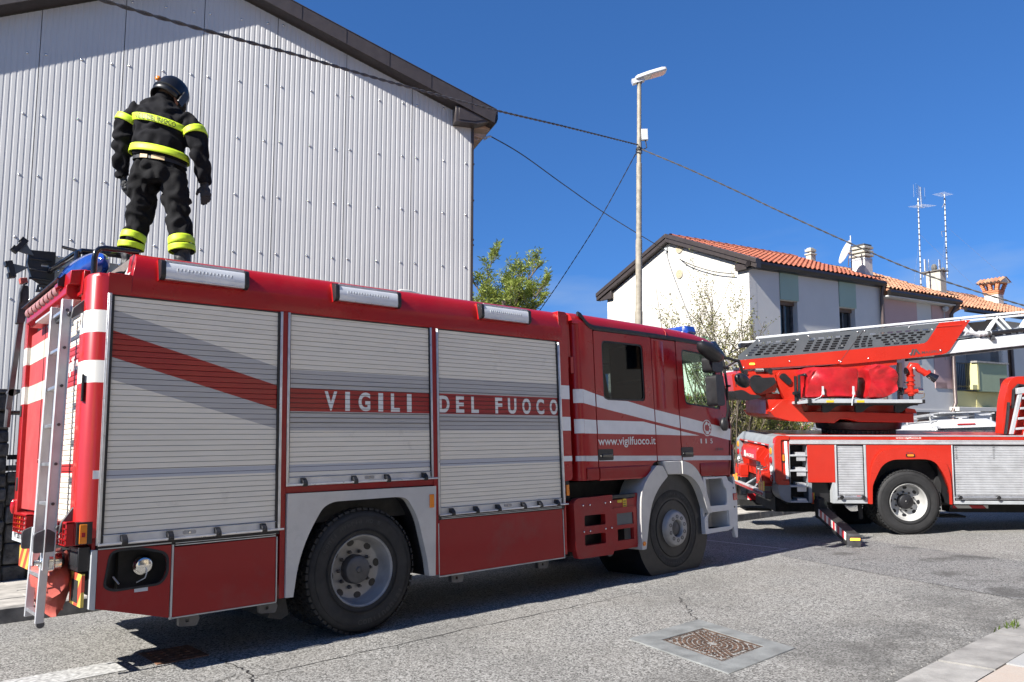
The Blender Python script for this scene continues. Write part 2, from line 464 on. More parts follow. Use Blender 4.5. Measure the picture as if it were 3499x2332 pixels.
WHOLE = {'jacket', 'trousers', 'boots', 'glove', 'head', 'helmet', 'hair', 'lettering', 'plate_lettering', 'band_lettering', 'tyre', 'trunk', 'crown',
         'antenna', 'grid', 'chain', 'number_badge', 'maker_badge', 'label_print', 'emblem_phone', 'chassis', 'luminaire', 'belt_patch', 'foliage', 'lamp_guard', 'cable_loop', 'wheel'}
class MB:
    def __init__(s): s.v = []; s.f = []; s.mi = []; s._one = False
    def add(s, v, f, m=0):
        k = len(s.v); s.v += [tuple(p) for p in v]
        s.f += [tuple(i+k for i in q) for q in f]; s.mi += [m]*len(f); return s
    def box(s, x0, x1, y0, y1, z0, z1, m=0):
        return s.add([(x0, y0, z0), (x1, y0, z0), (x1, y1, z0), (x0, y1, z0), (x0, y0, z1), (x1, y0, z1), (x1, y1, z1), (x0, y1, z1)],
                     [(0, 3, 2, 1), (4, 5, 6, 7), (0, 1, 5, 4), (1, 2, 6, 5), (2, 3, 7, 6), (3, 0, 4, 7)], m)
    def obox(s, c, ax, ay, az, m=0):
        c, ax, ay, az = map(Vector, (c, ax, ay, az)); v = []
        for k in (-1, 1):
            for i, j in ((-1, -1), (1, -1), (1, 1), (-1, 1)): v.append(c+ax*i+ay*j+az*k)
        return s.add(v, [(0, 3, 2, 1), (4, 5, 6, 7), (0, 1, 5, 4), (1, 2, 6, 5), (2, 3, 7, 6), (3, 0, 4, 7)], m)
    def plate(s, outer, a, b, ax='y', holes=(), m=0):
        loops = [list(outer)] + [list(h) for h in holes]
        fl = [p for l in loops for p in l]; n = len(fl); fn = AX[ax]
        tris = tessellate_polygon([[Vector((p[0], p[1], 0)) for p in l] for l in loops])
        v = [fn(p[0], p[1], a) for p in fl] + [fn(p[0], p[1], b) for p in fl]
        f = [tuple(t) for t in tris] + [tuple(i+n for i in reversed(t)) for t in tris]
        k = 0
        for l in loops:
            for i in range(len(l)):
                j = (i+1) % len(l); f.append((k+i, k+j, n+k+j, n+k+i))
            k += len(l)
        return s.add(v, f, m)
    def flat(s, outer, a, ax='y', m=0):
        fn = AX[ax]
        tris = tessellate_polygon([[Vector((p[0], p[1], 0)) for p in outer]])
        return s.add([fn(p[0], p[1], a) for p in outer], [tuple(t) for t in tris], m)
    def loft(s, rings, cap=True, closed=True, m=0):
        n = len(rings[0]); v = [p for r in rings for p in r]; f = []
        for i in range(len(rings)-1):
            for j in range(n if closed else n-1):
                k = (j+1) % n; f.append((i*n+j, i*n+k, (i+1)*n+k, (i+1)*n+j))
        if cap and closed: f += [tuple(range(n))[::-1], tuple(range((len(rings)-1)*n, len(rings)*n))]
        return s.add(v, f, m)
    def tube(s, pts, r, n=8, m=0, cap=True):
        P = [Vector(p) for p in pts]; rings = []; nrm = None
        for i, p in enumerate(P):
            d = (P[min(i+1, len(P)-1)] - P[max(i-1, 0)])
            if d.length < 1e-9: d = Vector((0, 0, 1))
            d.normalize()
            if nrm is None: nrm = d.orthogonal().normalized()
            nrm = (nrm - d*nrm.dot(d)); nrm = nrm.normalized() if nrm.length > 1e-6 else d.orthogonal().normalized()
            bn = d.cross(nrm); q = r[i] if isinstance(r, (list, tuple)) else r
            rings.append([p + nrm*(q*cos(2*pi*k/n)) + bn*(q*sin(2*pi*k/n)) for k in range(n)])
        return s.loft(rings, cap, True, m)
    def lathe(s, prof, c=(0, 0, 0), ax='y', n=32, m=0, a0=0, cap=True):
        c = Vector(c); rings = []
        for r, t in prof:
            ring = []
            for k in range(n):
                a = 2*pi*k/n + a0; u, w = r*cos(a), r*sin(a)
                ring.append(c + Vector({'y': (u, t, w), 'x': (t, u, w), 'z': (u, w, t)}[ax]))
            rings.append(ring)
        return s.loft(rings, cap, True, m)
    def disc(s, c, r, t0, t1, ax='y', n=20, m=0):
        return s.lathe([(r, t0), (r, t1)], c, ax, n, m)
    def ball(s, c, r, n=12, k=8, m=0):
        rx, ry, rz = r if isinstance(r, (tuple, list)) else (r, r, r)
        rings = []
        for i in range(1, k):
            a = pi*i/k
            rings.append([(c[0]+rx*sin(a)*cos(2*pi*j/n), c[1]+ry*sin(a)*sin(2*pi*j/n), c[2]+rz*cos(a)) for j in range(n)])
        return s.loft(rings, True, True, m)
    def xf(s, mat): s.v = [tuple(mat @ Vector(p)) for p in s.v]; return s
    def join(s, o, m=0): return s.add(o.v, o.f, m)
    def mesh(s, name, mats, smooth=35):
        me = bpy.data.meshes.new(name); me.from_pydata(s.v, [], s.f)
        bm = bmesh.new(); bm.from_mesh(me)
        bmesh.ops.recalc_face_normals(bm, faces=bm.faces); bm.to_mesh(me); bm.free()
        for mt in (mats if isinstance(mats, (list, tuple)) else [mats]): me.materials.append(M[mt] if isinstance(mt, str) else mt)
        for i, q in enumerate(s.mi): me.polygons[i].material_index = q
        if smooth:
            me.polygons.foreach_set('use_smooth', [True]*len(me.polygons)); me.set_sharp_from_angle(angle=rad(smooth))
        return me
    def parts(s):
        par = list(range(len(s.v)))
        def find(a):
            while par[a] != a: par[a] = par[par[a]]; a = par[a]
            return a
        for f in s.f:
            r = find(f[0])
            for i in f[1:]: par[find(i)] = r
        out = {}
        for f, m in zip(s.f, s.mi): out.setdefault(find(f[0]), []).append((f, m))
        res = []
        for fs in out.values():
            q = MB(); ix = {}
            for f, m in fs:
                for i in f:
                    if i not in ix: ix[i] = len(q.v); q.v.append(s.v[i])
                q.f.append(tuple(ix[i] for i in f)); q.mi.append(m)
            res.append(q)
        return res
    def clusters(s):
        """separate pieces; pieces that touch count as one"""
        ps = s.parts()
        if len(ps) < 2 or len(ps) > 300: return [s]
        bb = [([min(p[i] for p in q.v)-.002 for i in range(3)], [max(p[i] for p in q.v)+.002 for i in range(3)]) for q in ps]
        par = list(range(len(ps)))
        def find(a):
            while par[a] != a: a = par[a]
            return a
        for i in range(len(ps)):
            for j in range(i):
                if all(bb[i][0][k] <= bb[j][1][k] and bb[j][0][k] <= bb[i][1][k] for k in range(3)): par[find(i)] = find(j)
        out = {}
        for i, q in enumerate(ps):
            r = find(i)
            if r in out:
                o = out[r]; k = len(o.v); o.v += q.v; o.f += [tuple(x+k for x in f) for f in q.f]; o.mi += q.mi
            else: out[r] = q
        return list(out.values())
    def obj(s, name, mats, parent=None, bev=0., smooth=35, kind=None, seg=2, mesh_name=None):
        if parent is not None and not kind and name not in WHOLE and not s._one:
            cl = s.clusters()
            if len(cl) > 1:
                res = []
                for q in cl: q._one = True; res.append(q.obj(name, mats, parent, bev, smooth, None, seg))
                return res[0]
        o = bpy.data.objects.new(name, s.mesh(mesh_name or name, mats, smooth)); COL.objects.link(o)
        if parent: o.parent = parent
        if bev:
            b = o.modifiers.new('bevel', 'BEVEL'); b.width = bev; b.segments = seg; b.limit_method = 'ANGLE'; b.angle_limit = rad(38)
        if kind: o['kind'] = kind
        return o

def empty(name, label=None, cat=None, mat=None, group=None, parent=None):
    o = bpy.data.objects.new(name, None); COL.objects.link(o); o.empty_display_size = .2
    if mat is not None: o.matrix_world = mat
    if parent: o.parent = parent
    if label: o['label'] = label; o['category'] = cat
    if group: o['group'] = group
    return o
def tag(o, label, cat, group=None):
    o['label'] = label; o['category'] = cat
    if group: o['group'] = group
    return o
def inst(name, me, parent, loc=(0, 0, 0), rot=(0, 0, 0), scale=(1, 1, 1)):
    o = bpy.data.objects.new(name, me); COL.objects.link(o)
    if parent: o.parent = parent
    o.location = loc; o.rotation_euler = rot; o.scale = scale
    return o

_fonts = {}
def glyphs(txt, bold=.0, spacing=1.0):
    """flat outline of a text: 2-D points and triangles, scaled to the unit box"""
    key = (txt, bold, spacing)
    if key not in _fonts:
        cu = bpy.data.curves.new('text', 'FONT'); cu.body = txt; cu.offset = bold; cu.space_character = spacing
        cu.resolution_u = 5; cu.fill_mode = 'FRONT'
        ob = bpy.data.objects.new('text', cu); COL.objects.link(ob)
        dg = bpy.context.evaluated_depsgraph_get()
        me = bpy.data.meshes.new_from_object(ob.evaluated_get(dg))
        v = [(p.co.x, p.co.y) for p in me.vertices]; f = [tuple(p.vertices) for p in me.polygons]
        bpy.data.objects.remove(ob); bpy.data.curves.remove(cu); bpy.data.meshes.remove(me)
        x0, x1 = min(p[0] for p in v), max(p[0] for p in v); y0, y1 = min(p[1] for p in v), max(p[1] for p in v)
        _fonts[key] = ([((p[0]-x0)/(x1-x0), (p[1]-y0)/(y1-y0)) for p in v], f)
    return _fonts[key]
def text(mb, txt, u0, u1, w0, w1, fn, bold=.0, spacing=1.0, m=0):
    v, f = glyphs(txt, bold, spacing)
    return mb.add([fn(u0+(u1-u0)*p[0], w0+(w1-w0)*p[1]) for p in v], f, m)
# ================================================================ SETTING: ground, road, pavements
def struct(o): o['kind'] = 'structure'; return o
b = MB(); b.flat([(-400, -400), (400, -400), (400, 400), (-400, 400)], -.012, 'z'); struct(b.obj('ground', 'earth'))
b = MB(); b.flat([(-60, -3.92), (60, -3.92), (60, 3.13), (-60, 3.13)], 0., 'z'); struct(b.obj('road', 'asphalt'))
# side road the ladder engine stands on: runs on beyond it
b = MB(); b.flat(rp([(8.62, -.12), (8.10, -1.20), (7.02, -3.58), (9.1, -3.58), (9.75, -2.75), (10.6, -.9), (11.1, -.1), (9.9, .15)], .15, 3), .004, 'z'); struct(b.obj('asphalt_patch', 'patch'))
# long thin cracks are slivers just above the asphalt
b = MB()
def crack(pts, w=.006, n=14):
    P = []
    for i in range(len(pts)-1):
        for k in range(n):
            t = k/n; P.append((pts[i][0]*(1-t)+pts[i+1][0]*t+random.gauss(0, .012), pts[i][1]*(1-t)+pts[i+1][1]*t+random.gauss(0, .012)))
    P.append(pts[-1])
    for i in range(len(P)-1):
        a, c = Vector(P[i]), Vector(P[i+1]); d = (c-a); 
        if d.length < 1e-4: continue
        nn = Vector((-d.y, d.x)).normalized()*w*random.uniform(.4, 1.)
        b.add([(*(a-nn), .003), (*(c-nn), .003), (*(c+nn), .003), (*(a+nn), .003)], [(0, 1, 2, 3)])
crack([(1.0, -.55), (3.0, -.5), (5.2, -.52)]); crack([(1.0, .22), (1.0, -.4), (.8, -1.0)], .008); crack([(4.42, -1.75), (4.9, -1.3), (5.2, -1.0)], .005); crack([(.3, -.6), (.9, -.42)], .005); crack([(7.9, -.6), (9.5, -.75)], .004)
struct(b.obj('road_crack', 'letter_black'))
b = MB()
for q in ([(9.60, 1.96), (9.66, 1.96), (9.30, .08), (9.24, .09)], [(9.29, .08), (9.28, .14), (8.65, .20), (8.65, .14)], [(-2.5, .685), (.39, .685), (.40, .33), (-2.5, .30)], [(9.6, 1.90), (9.6, 1.96), (8.6, 2.1), (8.6, 2.04)]):
    b.flat(q, .004, 'z')
struct(b.obj('road_marking', 'roadpaint'))
# raised pavement on the far side
b = MB(); b.box(-30, 40, 3.30, 12, -.1, .118); fp_ = struct(b.obj('far_pavement', 'joint'))
x = -12.
km = {}
while x < 26:
    l = random.choice((.9, 1.0, 1.1)); c = MB(); c.box(0, l-.012, 3.13, 3.30, -.1, .135)
    if l not in km: km[l] = c.mesh('kerb_stone', 'kerb_dark', 0)
    if -4 < x < 4 or x > 9.5: k_ = inst('kerb_stone', km[l], fp_, (x, random.uniform(-.006, .006), random.uniform(-.006, .004)))
    else: pass
    x += l
sm = {}
for r_, y0 in enumerate((3.31, 3.87, 4.43, 4.99, 5.55)):
    x = -4.+.35*(r_ % 2)
    while x < 20:
        if x < 1.6 or x > 11:
            if 'm' not in sm:
                c = MB(); c.box(0, .79, 0, .55, 0, .03); sm['m'] = c.mesh('paving_slab', 'slab', 0)
            inst('paving_slab', sm['m'], fp_, (x, y0, .102+random.uniform(-.004, .004)), (random.uniform(-.006, .006), random.uniform(-.004, .004), 0))
        x += .80
# near pavement, lower right
b = MB(); b.box(-25, 40, -12, -4.2, -.1, .085); np2 = struct(b.obj('near_pavement', 'slab'))
c = MB(); c.box(0, .985, -4.22, -3.90, -.1, .12); kme = c.mesh('kerb_stone', 'kerb', 0)
for k in range(-2, 22):
    inst('kerb_stone', kme, np2, (1.0+k*1.0-(.25 if k > 3 else 0)*0, random.uniform(-.006, .006), random.uniform(-.012, .0)), (0, 0, random.uniform(-.004, .004)))
c = MB(); c.box(0, .485, 0, .235, 0, .03); pm = c.mesh('paver', 'paver', 0)
for j in range(9):
    y1 = -4.225-.245*j
    for k in range(-1, 24):
        xx = 2.2+k*.495+.25*(j % 2)
        if xx > 12: break
        inst('paver', pm, np2, (xx, y1-.235, .082+random.uniform(-.004, .004)), (random.uniform(-.008, .008), random.uniform(-.006, .006), 0))
# loose grit along the near kerb
b = MB()
for k in range(420):
    x, y = random.uniform(2.5, 9), -3.88+abs(random.gauss(0, .12)); r = random.uniform(.003, .009); z = 0
    if random.random() < .25: y = random.uniform(-5.4, -4.25); z = .112
    b.add([(x-r, y-r, z), (x+r, y-r*.6, z), (x+r*.5, y+r, z), (x, y, z+r)], [(0, 1, 3), (1, 2, 3), (2, 0, 3)])
g_ = b.obj('kerb_grit', 'kerb', None, 0, 0); g_['kind'] = 'stuff'; g_['label'] = 'pale grit scattered along the near kerb'
def blades(name, spots, n, h, lab):
    v = []; f = []; tone = []
    for k in range(n):
        cx, cy, cz, rx, ry = random.choice(spots)
        x, y = cx+random.gauss(0, rx), cy+random.gauss(0, ry); a = random.uniform(0, 2*pi); hh = h*random.uniform(.4, 1.2); w = .006+.06*hh
        lean = random.uniform(.1, .7)*hh; i = len(v)
        v += [(x-w*sin(a), y+w*cos(a), cz), (x+w*sin(a), y-w*cos(a), cz), (x+lean*cos(a), y+lean*sin(a), cz+hh)]; f.append((i, i+1, i+2)); tone.append(random.random())
    return v, f, tone
def leafy(name, mat, v, f, tone, parent=None, kind='stuff'):
    me = bpy.data.meshes.new(name); me.from_pydata(v, [], f); me.materials.append(M[mat])
    at = me.attributes.new('tone', 'FLOAT', 'FACE'); at.data.foreach_set('value', tone)
    o = bpy.data.objects.new(name, me); COL.objects.link(o)
    if parent: o.parent = parent
    if kind: o['kind'] = kind
    return o
o_ = leafy('weeds', 'grass', *blades('weeds', [(5.3, -3.93, .10, .10, .03), (5.2, -4.2, .115, .1, .02), (6.1, -3.88, .0, .2, .02), (5.9, -4.2, .11, .2, .02)], 150, .05, ''))
o_['label'] = 'small weeds growing in the joint of the near kerb'
o_ = leafy('verge_grass', 'grass', *blades('grass', [(15.4, 4.85, .12, .9, .18), (16.9, 4.95, .12, .8, .15), (18.2, 5.0, .12, .6, .12)], 1600, .12, ''))
o_['label'] = 'grass strip along the foot of the rubble wall behind the ladder engine'

# manhole in its concrete frame
A_, B_, C_, D_ = (3.51, -1.77), (4.46, -1.76), (4.10, -2.87), (3.20, -2.89)
mh = empty('manhole', 'rusty square iron manhole cover set in a grey concrete frame in the road', 'manhole cover', Matrix.Translation((3.8, -2.3, 0)))
loc = lambda q: [(x-3.8, y+2.3) for x, y in q]
a_, b_, c_, d_ = (3.655, -1.985), (4.215, -1.98), (3.99, -2.675), (3.43, -2.69)
b = MB(); b.plate(loc([A_, B_, C_, D_]), -.08, .008, 'z', [loc([a_, b_, c_, d_])]); b.obj('concrete_frame', 'concrete', mh, .006)
b = MB(); b.plate(loc([a_, b_, c_, d_]), -.08, -.006, 'z'); b.obj('cover', 'iron', mh)
b = MB()
ex = (Vector(b_)-Vector(a_)); ey = (Vector(d_)-Vector(a_))
def cp(u, v): p = Vector(a_)+ex*u+ey*v; return (p.x-3.8, p.y+2.3)
for e in (.0, .03): b.plate([cp(e+.01, e+.01), cp(.99-e, e+.01), cp(.99-e, .99-e), cp(e+.01, .99-e)], -.006, .003, 'z', [[cp(e+.022, e+.022), cp(.978-e, e+.022), cp(.978-e, .978-e), cp(e+.022, .978-e)]])
for ring_, n in ((.10, 8), (.17, 14), (.24, 20), (.31, 26), (.38, 32), (.45, 38), (.52, 42)):
    for k in range(n):
        a = 2*pi*(k+.5*(n % 4))/n; da = pi/n*.70
        q = [(.5+r*cos(t), .5+r*sin(t)) for r, t in ((ring_-.024, a-da), (ring_-.024, a+da), (ring_+.024, a+da), (ring_+.024, a-da))]
        if all(.05 < u < .95 and .05 < w < .95 for u, w in q): b.plate([cp(*t) for t in q], -.006, .004, 'z')
b.obj('cover_rib', 'iron', mh)
gr = empty('drain_grate', 'small rusty perforated drain grate half under the rear of the near engine', 'drain grate', Matrix.Translation((.68, .54, 0)))
b = MB(); q4 = [(-.05, .25), (.28, .22), (.28, -.22), (-.08, -.23)]
b.plate([(-.08, .25), (.3, .25), (.3, -.23), (-.08, -.23)], -.02, .007, 'z', [[(x+.02*cos(t), y+.02*sin(t)) for t in [2*pi*k/8 for k in range(8)]] for x in (-.02, .06, .14, .22) for y in (-.15, -.07, .01, .09, .17)]); b.obj('plate', 'rust', gr)

# ================================================================ stone walls
def stone_wall(root, x0, x1, y0, z0, z1, th, mat, h=.19, wd=.42, seed=1, cap=None):
    rnd = random.Random(seed); z = z0; r = 0
    b = MB(); b.box(x0+.02, x1-.02, y0+.05, y0+th, z0, z1-.02); b.obj('mortar_core', 'letter_black' if mat == 'stone_dark' else 'joint', root)
    while z < z1-.03:
        hh = min(h*rnd.uniform(.8, 1.25), z1-z); 
        if z1-z-hh < .06: hh = z1-z
        x = x0
        while x < x1-.02:
            w = min(wd*rnd.uniform(.55, 1.35), x1-x)
            if x1-x-w < .1: w = x1-x
            c = MB(); j = lambda s: rnd.uniform(-s, s)
            f0 = y0+j(.03)
            c.add([(x+.012+j(.012), f0+j(.012), z+.01+j(.01)), (x+w-.012+j(.012), f0+j(.012), z+.01+j(.01)), (x+w-.012, y0+.2, z+.01), (x+.012, y0+.2, z+.01),
                   (x+.012+j(.015), f0+j(.012), z+hh-.012+j(.01)), (x+w-.012+j(.015), f0+j(.012), z+hh-.012+j(.01)), (x+w-.012, y0+.2, z+hh-.01), (x+.012, y0+.2, z+hh-.01)],
                  [(0, 3, 2, 1), (4, 5, 6, 7), (0, 1, 5, 4), (1, 2, 6, 5), (2, 3, 7, 6), (3, 0, 4, 7)])
            c.obj('stone', mat, root, .02, 60)
            x += w
        z += hh
sw = empty('stone_wall', 'dark rough stone wall with a taller pier behind the tail of the near engine', 'stone wall', Matrix.Translation((-1.5, 5.4, .1)))
stone_wall(sw, -2.6, 1.835, 0, 0, 2.32, .4, 'stone_dark', .19, .36, 3)
stone_wall(sw, 1.835, 5.0, .03, 0, 1.36, .35, 'stone_dark', .25, .42, 4)
b = MB(); b.box(-2.7, 1.90, -.06, .46, 2.32, 2.37); b.box(1.84, 5.0, -.03, .42, 1.36, 1.43); b.obj('coping', 'stone_dark', sw, .01)
b = MB(); b.box(1.835, 3.4, .10, .15, 2.06, 2.11); b.box(1.835, 3.4, .10, .15, 1.50, 1.56); b.obj('fence_rail', 'black', sw)
lw = empty('garden_wall', 'low pale rubble wall under the red leaved hedge', 'garden wall', Matrix.Translation((13.5, 5.0, .1)))
stone_wall(lw, 0, 6.2, .1, 0, 1.12, .35, 'stone_pale', .21, .36, 9)
b = MB(); b.box(0, 6.2, .04, .5, 1.12, 1.18); b.obj('coping', 'stone_pale', lw, .01)

# ================================================================ WAREHOUSE
FRm = Matrix(((.925785, .377969, -.007824), (-.377806, .924246, -.055058), (-.013579, .053928, .998452))).to_4x4()
FRm.translation = Vector((3.24325, 8.93011, 6.73975))
FRm = FRm @ Matrix.Scale(1.16667, 4)
WH = empty('warehouse', 'white ribbed metal clad warehouse with brown gable roof edge', 'warehouse', FRm)
APX, APZ, SL = .42, 3.70, .392
rake = lambda x: APZ - SL*abs(x-APX)
XL, XR, ZB = -4.26, 5.105, -5.9
b = MB(); b.plate([(XL, ZB), (XR, ZB), (XR, rake(XR)), (APX, APZ), (XL, rake(XL))], .05, .12); b.box(XL, XL+.1, .1, 14, ZB, rake(XL)); b.box(XR-.1, XR, .12, 14, ZB, rake(XR)-.02); b.obj('backing_wall', 'black', WH)
def cladding(x0, x1):
    n = 14; pit = (1.2-.012)/n; prof = []
    x = x0; k = 0
    pr = []
    while x < x1-1e-4:
        for dx, y in ((0, 0.), (.040, 0.), (.046, .0045), (.067, .0045), (.073, .0)):
            if x+dx <= x1: pr.append((x+dx, y))
        x += pit
    pr.append((x1, 0.))
    rows = [[(x, y, ZB) for x, y in pr], [(x, y, rake(x)-.02) for x, y in pr]]
    b = MB(); b.loft(rows, cap=False, closed=False)
    for e in (x0, x1): b.add([(e, 0, ZB), (e, .05, ZB), (e, .05, rake(e)-.02), (e, 0, rake(e)-.02)], [(0, 1, 2, 3)])
    return b.obj('wall_panel', 'clad', WH, 0, 20)
c = MB(); c.lathe([(.020, .0), (.020, -.004), (.016, -.010), (.008, -.015), (.002, -.016)], (0, 0, 0), 'y', 12); bolt_me = c.mesh('bolt', 'steel', 60)
seams = [-4.26, -3.225] + [-2.025+1.2*k for k in range(6)] + [5.105]
for i in range(len(seams)-1):
    x0, x1 = seams[i]+.006, seams[i+1]-.006
    if i == len(seams)-2: x1 = seams[i+1]
    pn = cladding(x0, x1)
    for zz in (3.10, 1.985, .985, 0., -.98, -1.96):
        for fx in (.073, .496, .857):
            xx = x0-.006 + fx*1.2
            if xx < x1-.02 and zz < rake(xx)-.06: inst('bolt', bolt_me, pn, (xx, -.001, zz + random.uniform(-.008, .008)))
b = MB(); b.box(XR, XR+.05, -.02, .14, ZB, rake(XR)-.1); b.obj('corner_trim', 'brown', WH, .004)
# roof
for s in (-1, 1):
    e = (5.50 if s > 0 else -4.66); b = MB()
    ze = APZ - SL*abs(e-APX)
    b.add([(APX, -.26, APZ+.26), (e, -.26, ze+.26), (e, 14, ze+.26), (APX, 14, APZ+.26), (APX, -.26, APZ+.10), (e, -.26, ze+.10), (e, 14, ze+.10), (APX, 14, APZ+.10)], [(0, 1, 2, 3), (4, 7, 6, 5), (0, 4, 5, 1), (1, 5, 6, 2), (2, 6, 7, 3), (3, 7, 4, 0)])
    b.obj('roof_slope', 'brown', WH)
    b = MB(); q = .015*s
    b.plate([(APX, APZ+.02), (e-.02*s, APZ-SL*abs(e-APX)+.02), (e+.02*s, APZ-SL*abs(e-APX)+.285), (APX, APZ+.285)], -.285, -.262); b.box(0, 0, 0, 0, 0, 0) if 0 else None
    b.loft([[(APX, y, APZ+z) for y, z in ((-.295, .29), (-.25, .29), (-.25, .275), (-.295, .275))], [(e+.02*s, y, APZ-SL*abs(e-APX)+z) for y, z in ((-.295, .29), (-.25, .29), (-.25, .275), (-.295, .275))]])
    b.loft([[(APX, y, APZ+z) for y, z in ((-.262, .03), (0, .03), (0, .0), (-.262, .015))], [(e, y, APZ-SL*abs(e-APX)+z) for y, z in ((-.262, .03), (0, .03), (0, .0), (-.262, .015))]])
    b.obj('verge_fascia', 'brown', WH, .004)
    for k in range(1, 7):
        b_ = MB(); xx = APX+(e-APX)*k/6.6; b_.box(xx-.006, xx+.006, -.2885, -.284, APZ-SL*abs(xx-APX)+.03, APZ-SL*abs(xx-APX)+.28); b_.obj('fascia_joint', 'gutter', WH)
b = MB(); b.plate([(4.74, 1.985), (4.74, 1.68), (5.16, 1.68), (5.50, 1.80), (5.50, 1.83)], -.24, .0); b.plate([(4.80, 1.95), (4.80, 1.725), (5.10, 1.725), (5.42, 1.81)], -.252, -.24); b.obj('eave_return', 'brown', WH, .006)
b = MB(); b.box(5.16, 5.48, .0, 14, 1.70, 1.79); b.obj('eave_soffit', 'soffit', WH)
b = MB(); b.loft([[(5.44, y, 1.95), (5.42, y, 1.80), (5.47, y, 1.745), (5.54, y, 1.76), (5.57, y, 1.84), (5.57, y, 2.0)] for y in (-.20, 14)]); b.obj('gutter', 'gutter', WH)
b = MB(); b.box(5.16, 5.42, .06, .13, 1.545, 1.62); b.box(5.16, 5.30, .10, .2, 1.50, 1.54); b.obj('rafter_end', 'soffit', WH, .006)
for k in range(5):
    pass
b = MB()
for z in (1.0, .3, -.45, -.55, -1.2): b.box(XR+.05, XR+.075, .02, .06, z-.015, z+.015)
b.obj('wall_clip', 'hub', WH)

# ================================================================ HOUSES (one frame for the terrace)
HRm = Matrix(((.985746, .168057, -.007842), (-.168233, .984205, -.055124), (-.001546, .055658, .998449))).to_4x4()
HRm.translation = Vector((17.97174, 5.58648, 6.54765))
Hs = lambda p: HRm @ Matrix.Translation(p)
ZG = -6.9
def tile_mesh(mat, w=.215, l=.40, old=False):
    b = MB(); n = 7; r0 = []; r1 = []
    top = []; 
    for y, lift in ((0, .030), (l, .0)):
        row = []
        for k in range(n+1):
            t = k/n; x = (t-.5)*w
            z = (.055 if old else .042)*max(0, sin(pi*min(1, t/.72)))**.8 if t < .72 else -.012*sin(pi*(t-.72)/.28)
            row.append((x, y, z+lift))
        top.append(row)
    b.loft(top, cap=False, closed=False)
    n_ = n+1
    b.add(top[0] + [(x, 0.004, z-.022) for x, y, z in top[0]], [(k, k+1, n_+k+1, n_+k) for k in range(n)])
    return b.mesh('roof_tile', mat, 50)
def tiled_roof(root, name, x0, x1, y0, z0, y1, z1, mat, lim=300, old=False, wv=.215, ex=.335):
    d = Vector((0, y1-y0, z1-z0)); ln = d.length; ang = math.atan2(z1-z0, y1-y0)
    b = MB(); b.add([(x0, y0, z0-.09), (x1, y0, z0-.09), (x1, y1, z1-.09), (x0, y1, z1-.09), (x0, y0, z0-.01), (x1, y0, z0-.01), (x1, y1, z1-.01), (x0, y1, z1-.01)],
                    [(0, 3, 2, 1), (4, 5, 6, 7), (0, 1, 5, 4), (1, 2, 6, 5), (2, 3, 7, 6), (3, 0, 4, 7)])
    # far slope
    b.add([(x0, y1, z1-.09), (x1, y1, z1-.09), (x1, 2*y1-y0, z0-.09), (x0, 2*y1-y0, z0-.09), (x0, y1, z1-.01), (x1, y1, z1-.01), (x1, 2*y1-y0, z0-.01), (x0, 2*y1-y0, z0-.01)], [(0, 3, 2, 1), (4, 5, 6, 7), (0, 1, 5, 4), (1, 2, 6, 5), (2, 3, 7, 6), (3, 0, 4, 7)])
    rf = b.obj(name, mat, root)
    me = tile_mesh(mat, wv, .40, old); spots = []
    rows = int(ln/ex); cols = int((x1-x0)/wv)
    for j in range(rows):
        for i in range(cols):
            p = Vector((x0+wv*(i+.5), y0, z0)) + d*(ex*j/ln); spots.append((j, i, p))
    spots.sort(key=lambda s: s[1])
    rest = MB()
    for k, (j, i, p) in enumerate(spots):
        jit = .012 if old else .003
        rot = (ang+random.uniform(-jit, jit), random.uniform(-jit, jit), random.uniform(-jit, jit)*1.5)
        q = p+Vector((random.uniform(-jit, jit)*.4, random.uniform(-jit, jit), random.uniform(0, jit)))
        if k < lim: inst('roof_tile', me, rf, q, rot)
        else:
            mm_ = Matrix.Translation(q) @ Matrix.Rotation(rot[0], 4, 'X')
            rest.add([mm_ @ v.co for v in me.vertices], [tuple(f.vertices) for f in me.polygons])
    if rest.v: rest.obj('roof_tile_rows', mat, rf, 0, 50, 'stuff')
    # ridge caps
    c = MB(); c.loft([[(0, -.12, 0), (0, -.09, .06), (0, 0, .09), (0, .09, .06), (0, .12, 0)], [(.40, -.10, 0), (.40, -.075, .05), (.40, 0, .075), (.40, .075, .05), (.40, .10, 0)]], closed=False, cap=False)
    rme = c.mesh('ridge_tile', mat, 50); n = int((x1-x0)/.36)
    for k in range(n): inst('ridge_tile', rme, rf, (x0+k*.36, y1, z1+.0), (0, .03, random.uniform(-.02, .02)))
    return rf
# --- white end house
H1 = empty('white_house', 'white two storey end house with red tiled roof and two round vents', 'house', Hs((0, 0, 0)))
EX = 6.2; DP = 6.41; RG = 3.2
b = MB(); gw = [(0, ZG), (DP, ZG), (DP, .05), (RG, 1.40), (0, .05)]
b.plate(gw, 0., .3, 'x'); b.obj('gable_wall', 'render_white', H1)
win = [(1.28, 2.05, -1.95, -.79), (4.03, 4.82, -1.95, -.80)]
b = MB(); b.plate([(.30, ZG), (EX, ZG), (EX, .02), (.30, .02)], 0., .3, 'y', [rect(a0, a1, z0, z1) for a0, a1, z0, z1 in win]); b.plate([(.0, ZG), (.3, ZG), (.3, .02), (.0, .02)], -.002, .0)
b.box(.3, EX, DP-.3, DP, ZG, 0)
b.obj('long_wall', 'render_pale', H1)
b = MB()
for a0, a1 in ((1.28, 2.10), (4.03, 4.87)): b.box(a0, a1, -.03, .0, -.785, .012)
b.obj('green_panel', 'render_green', H1, .006)
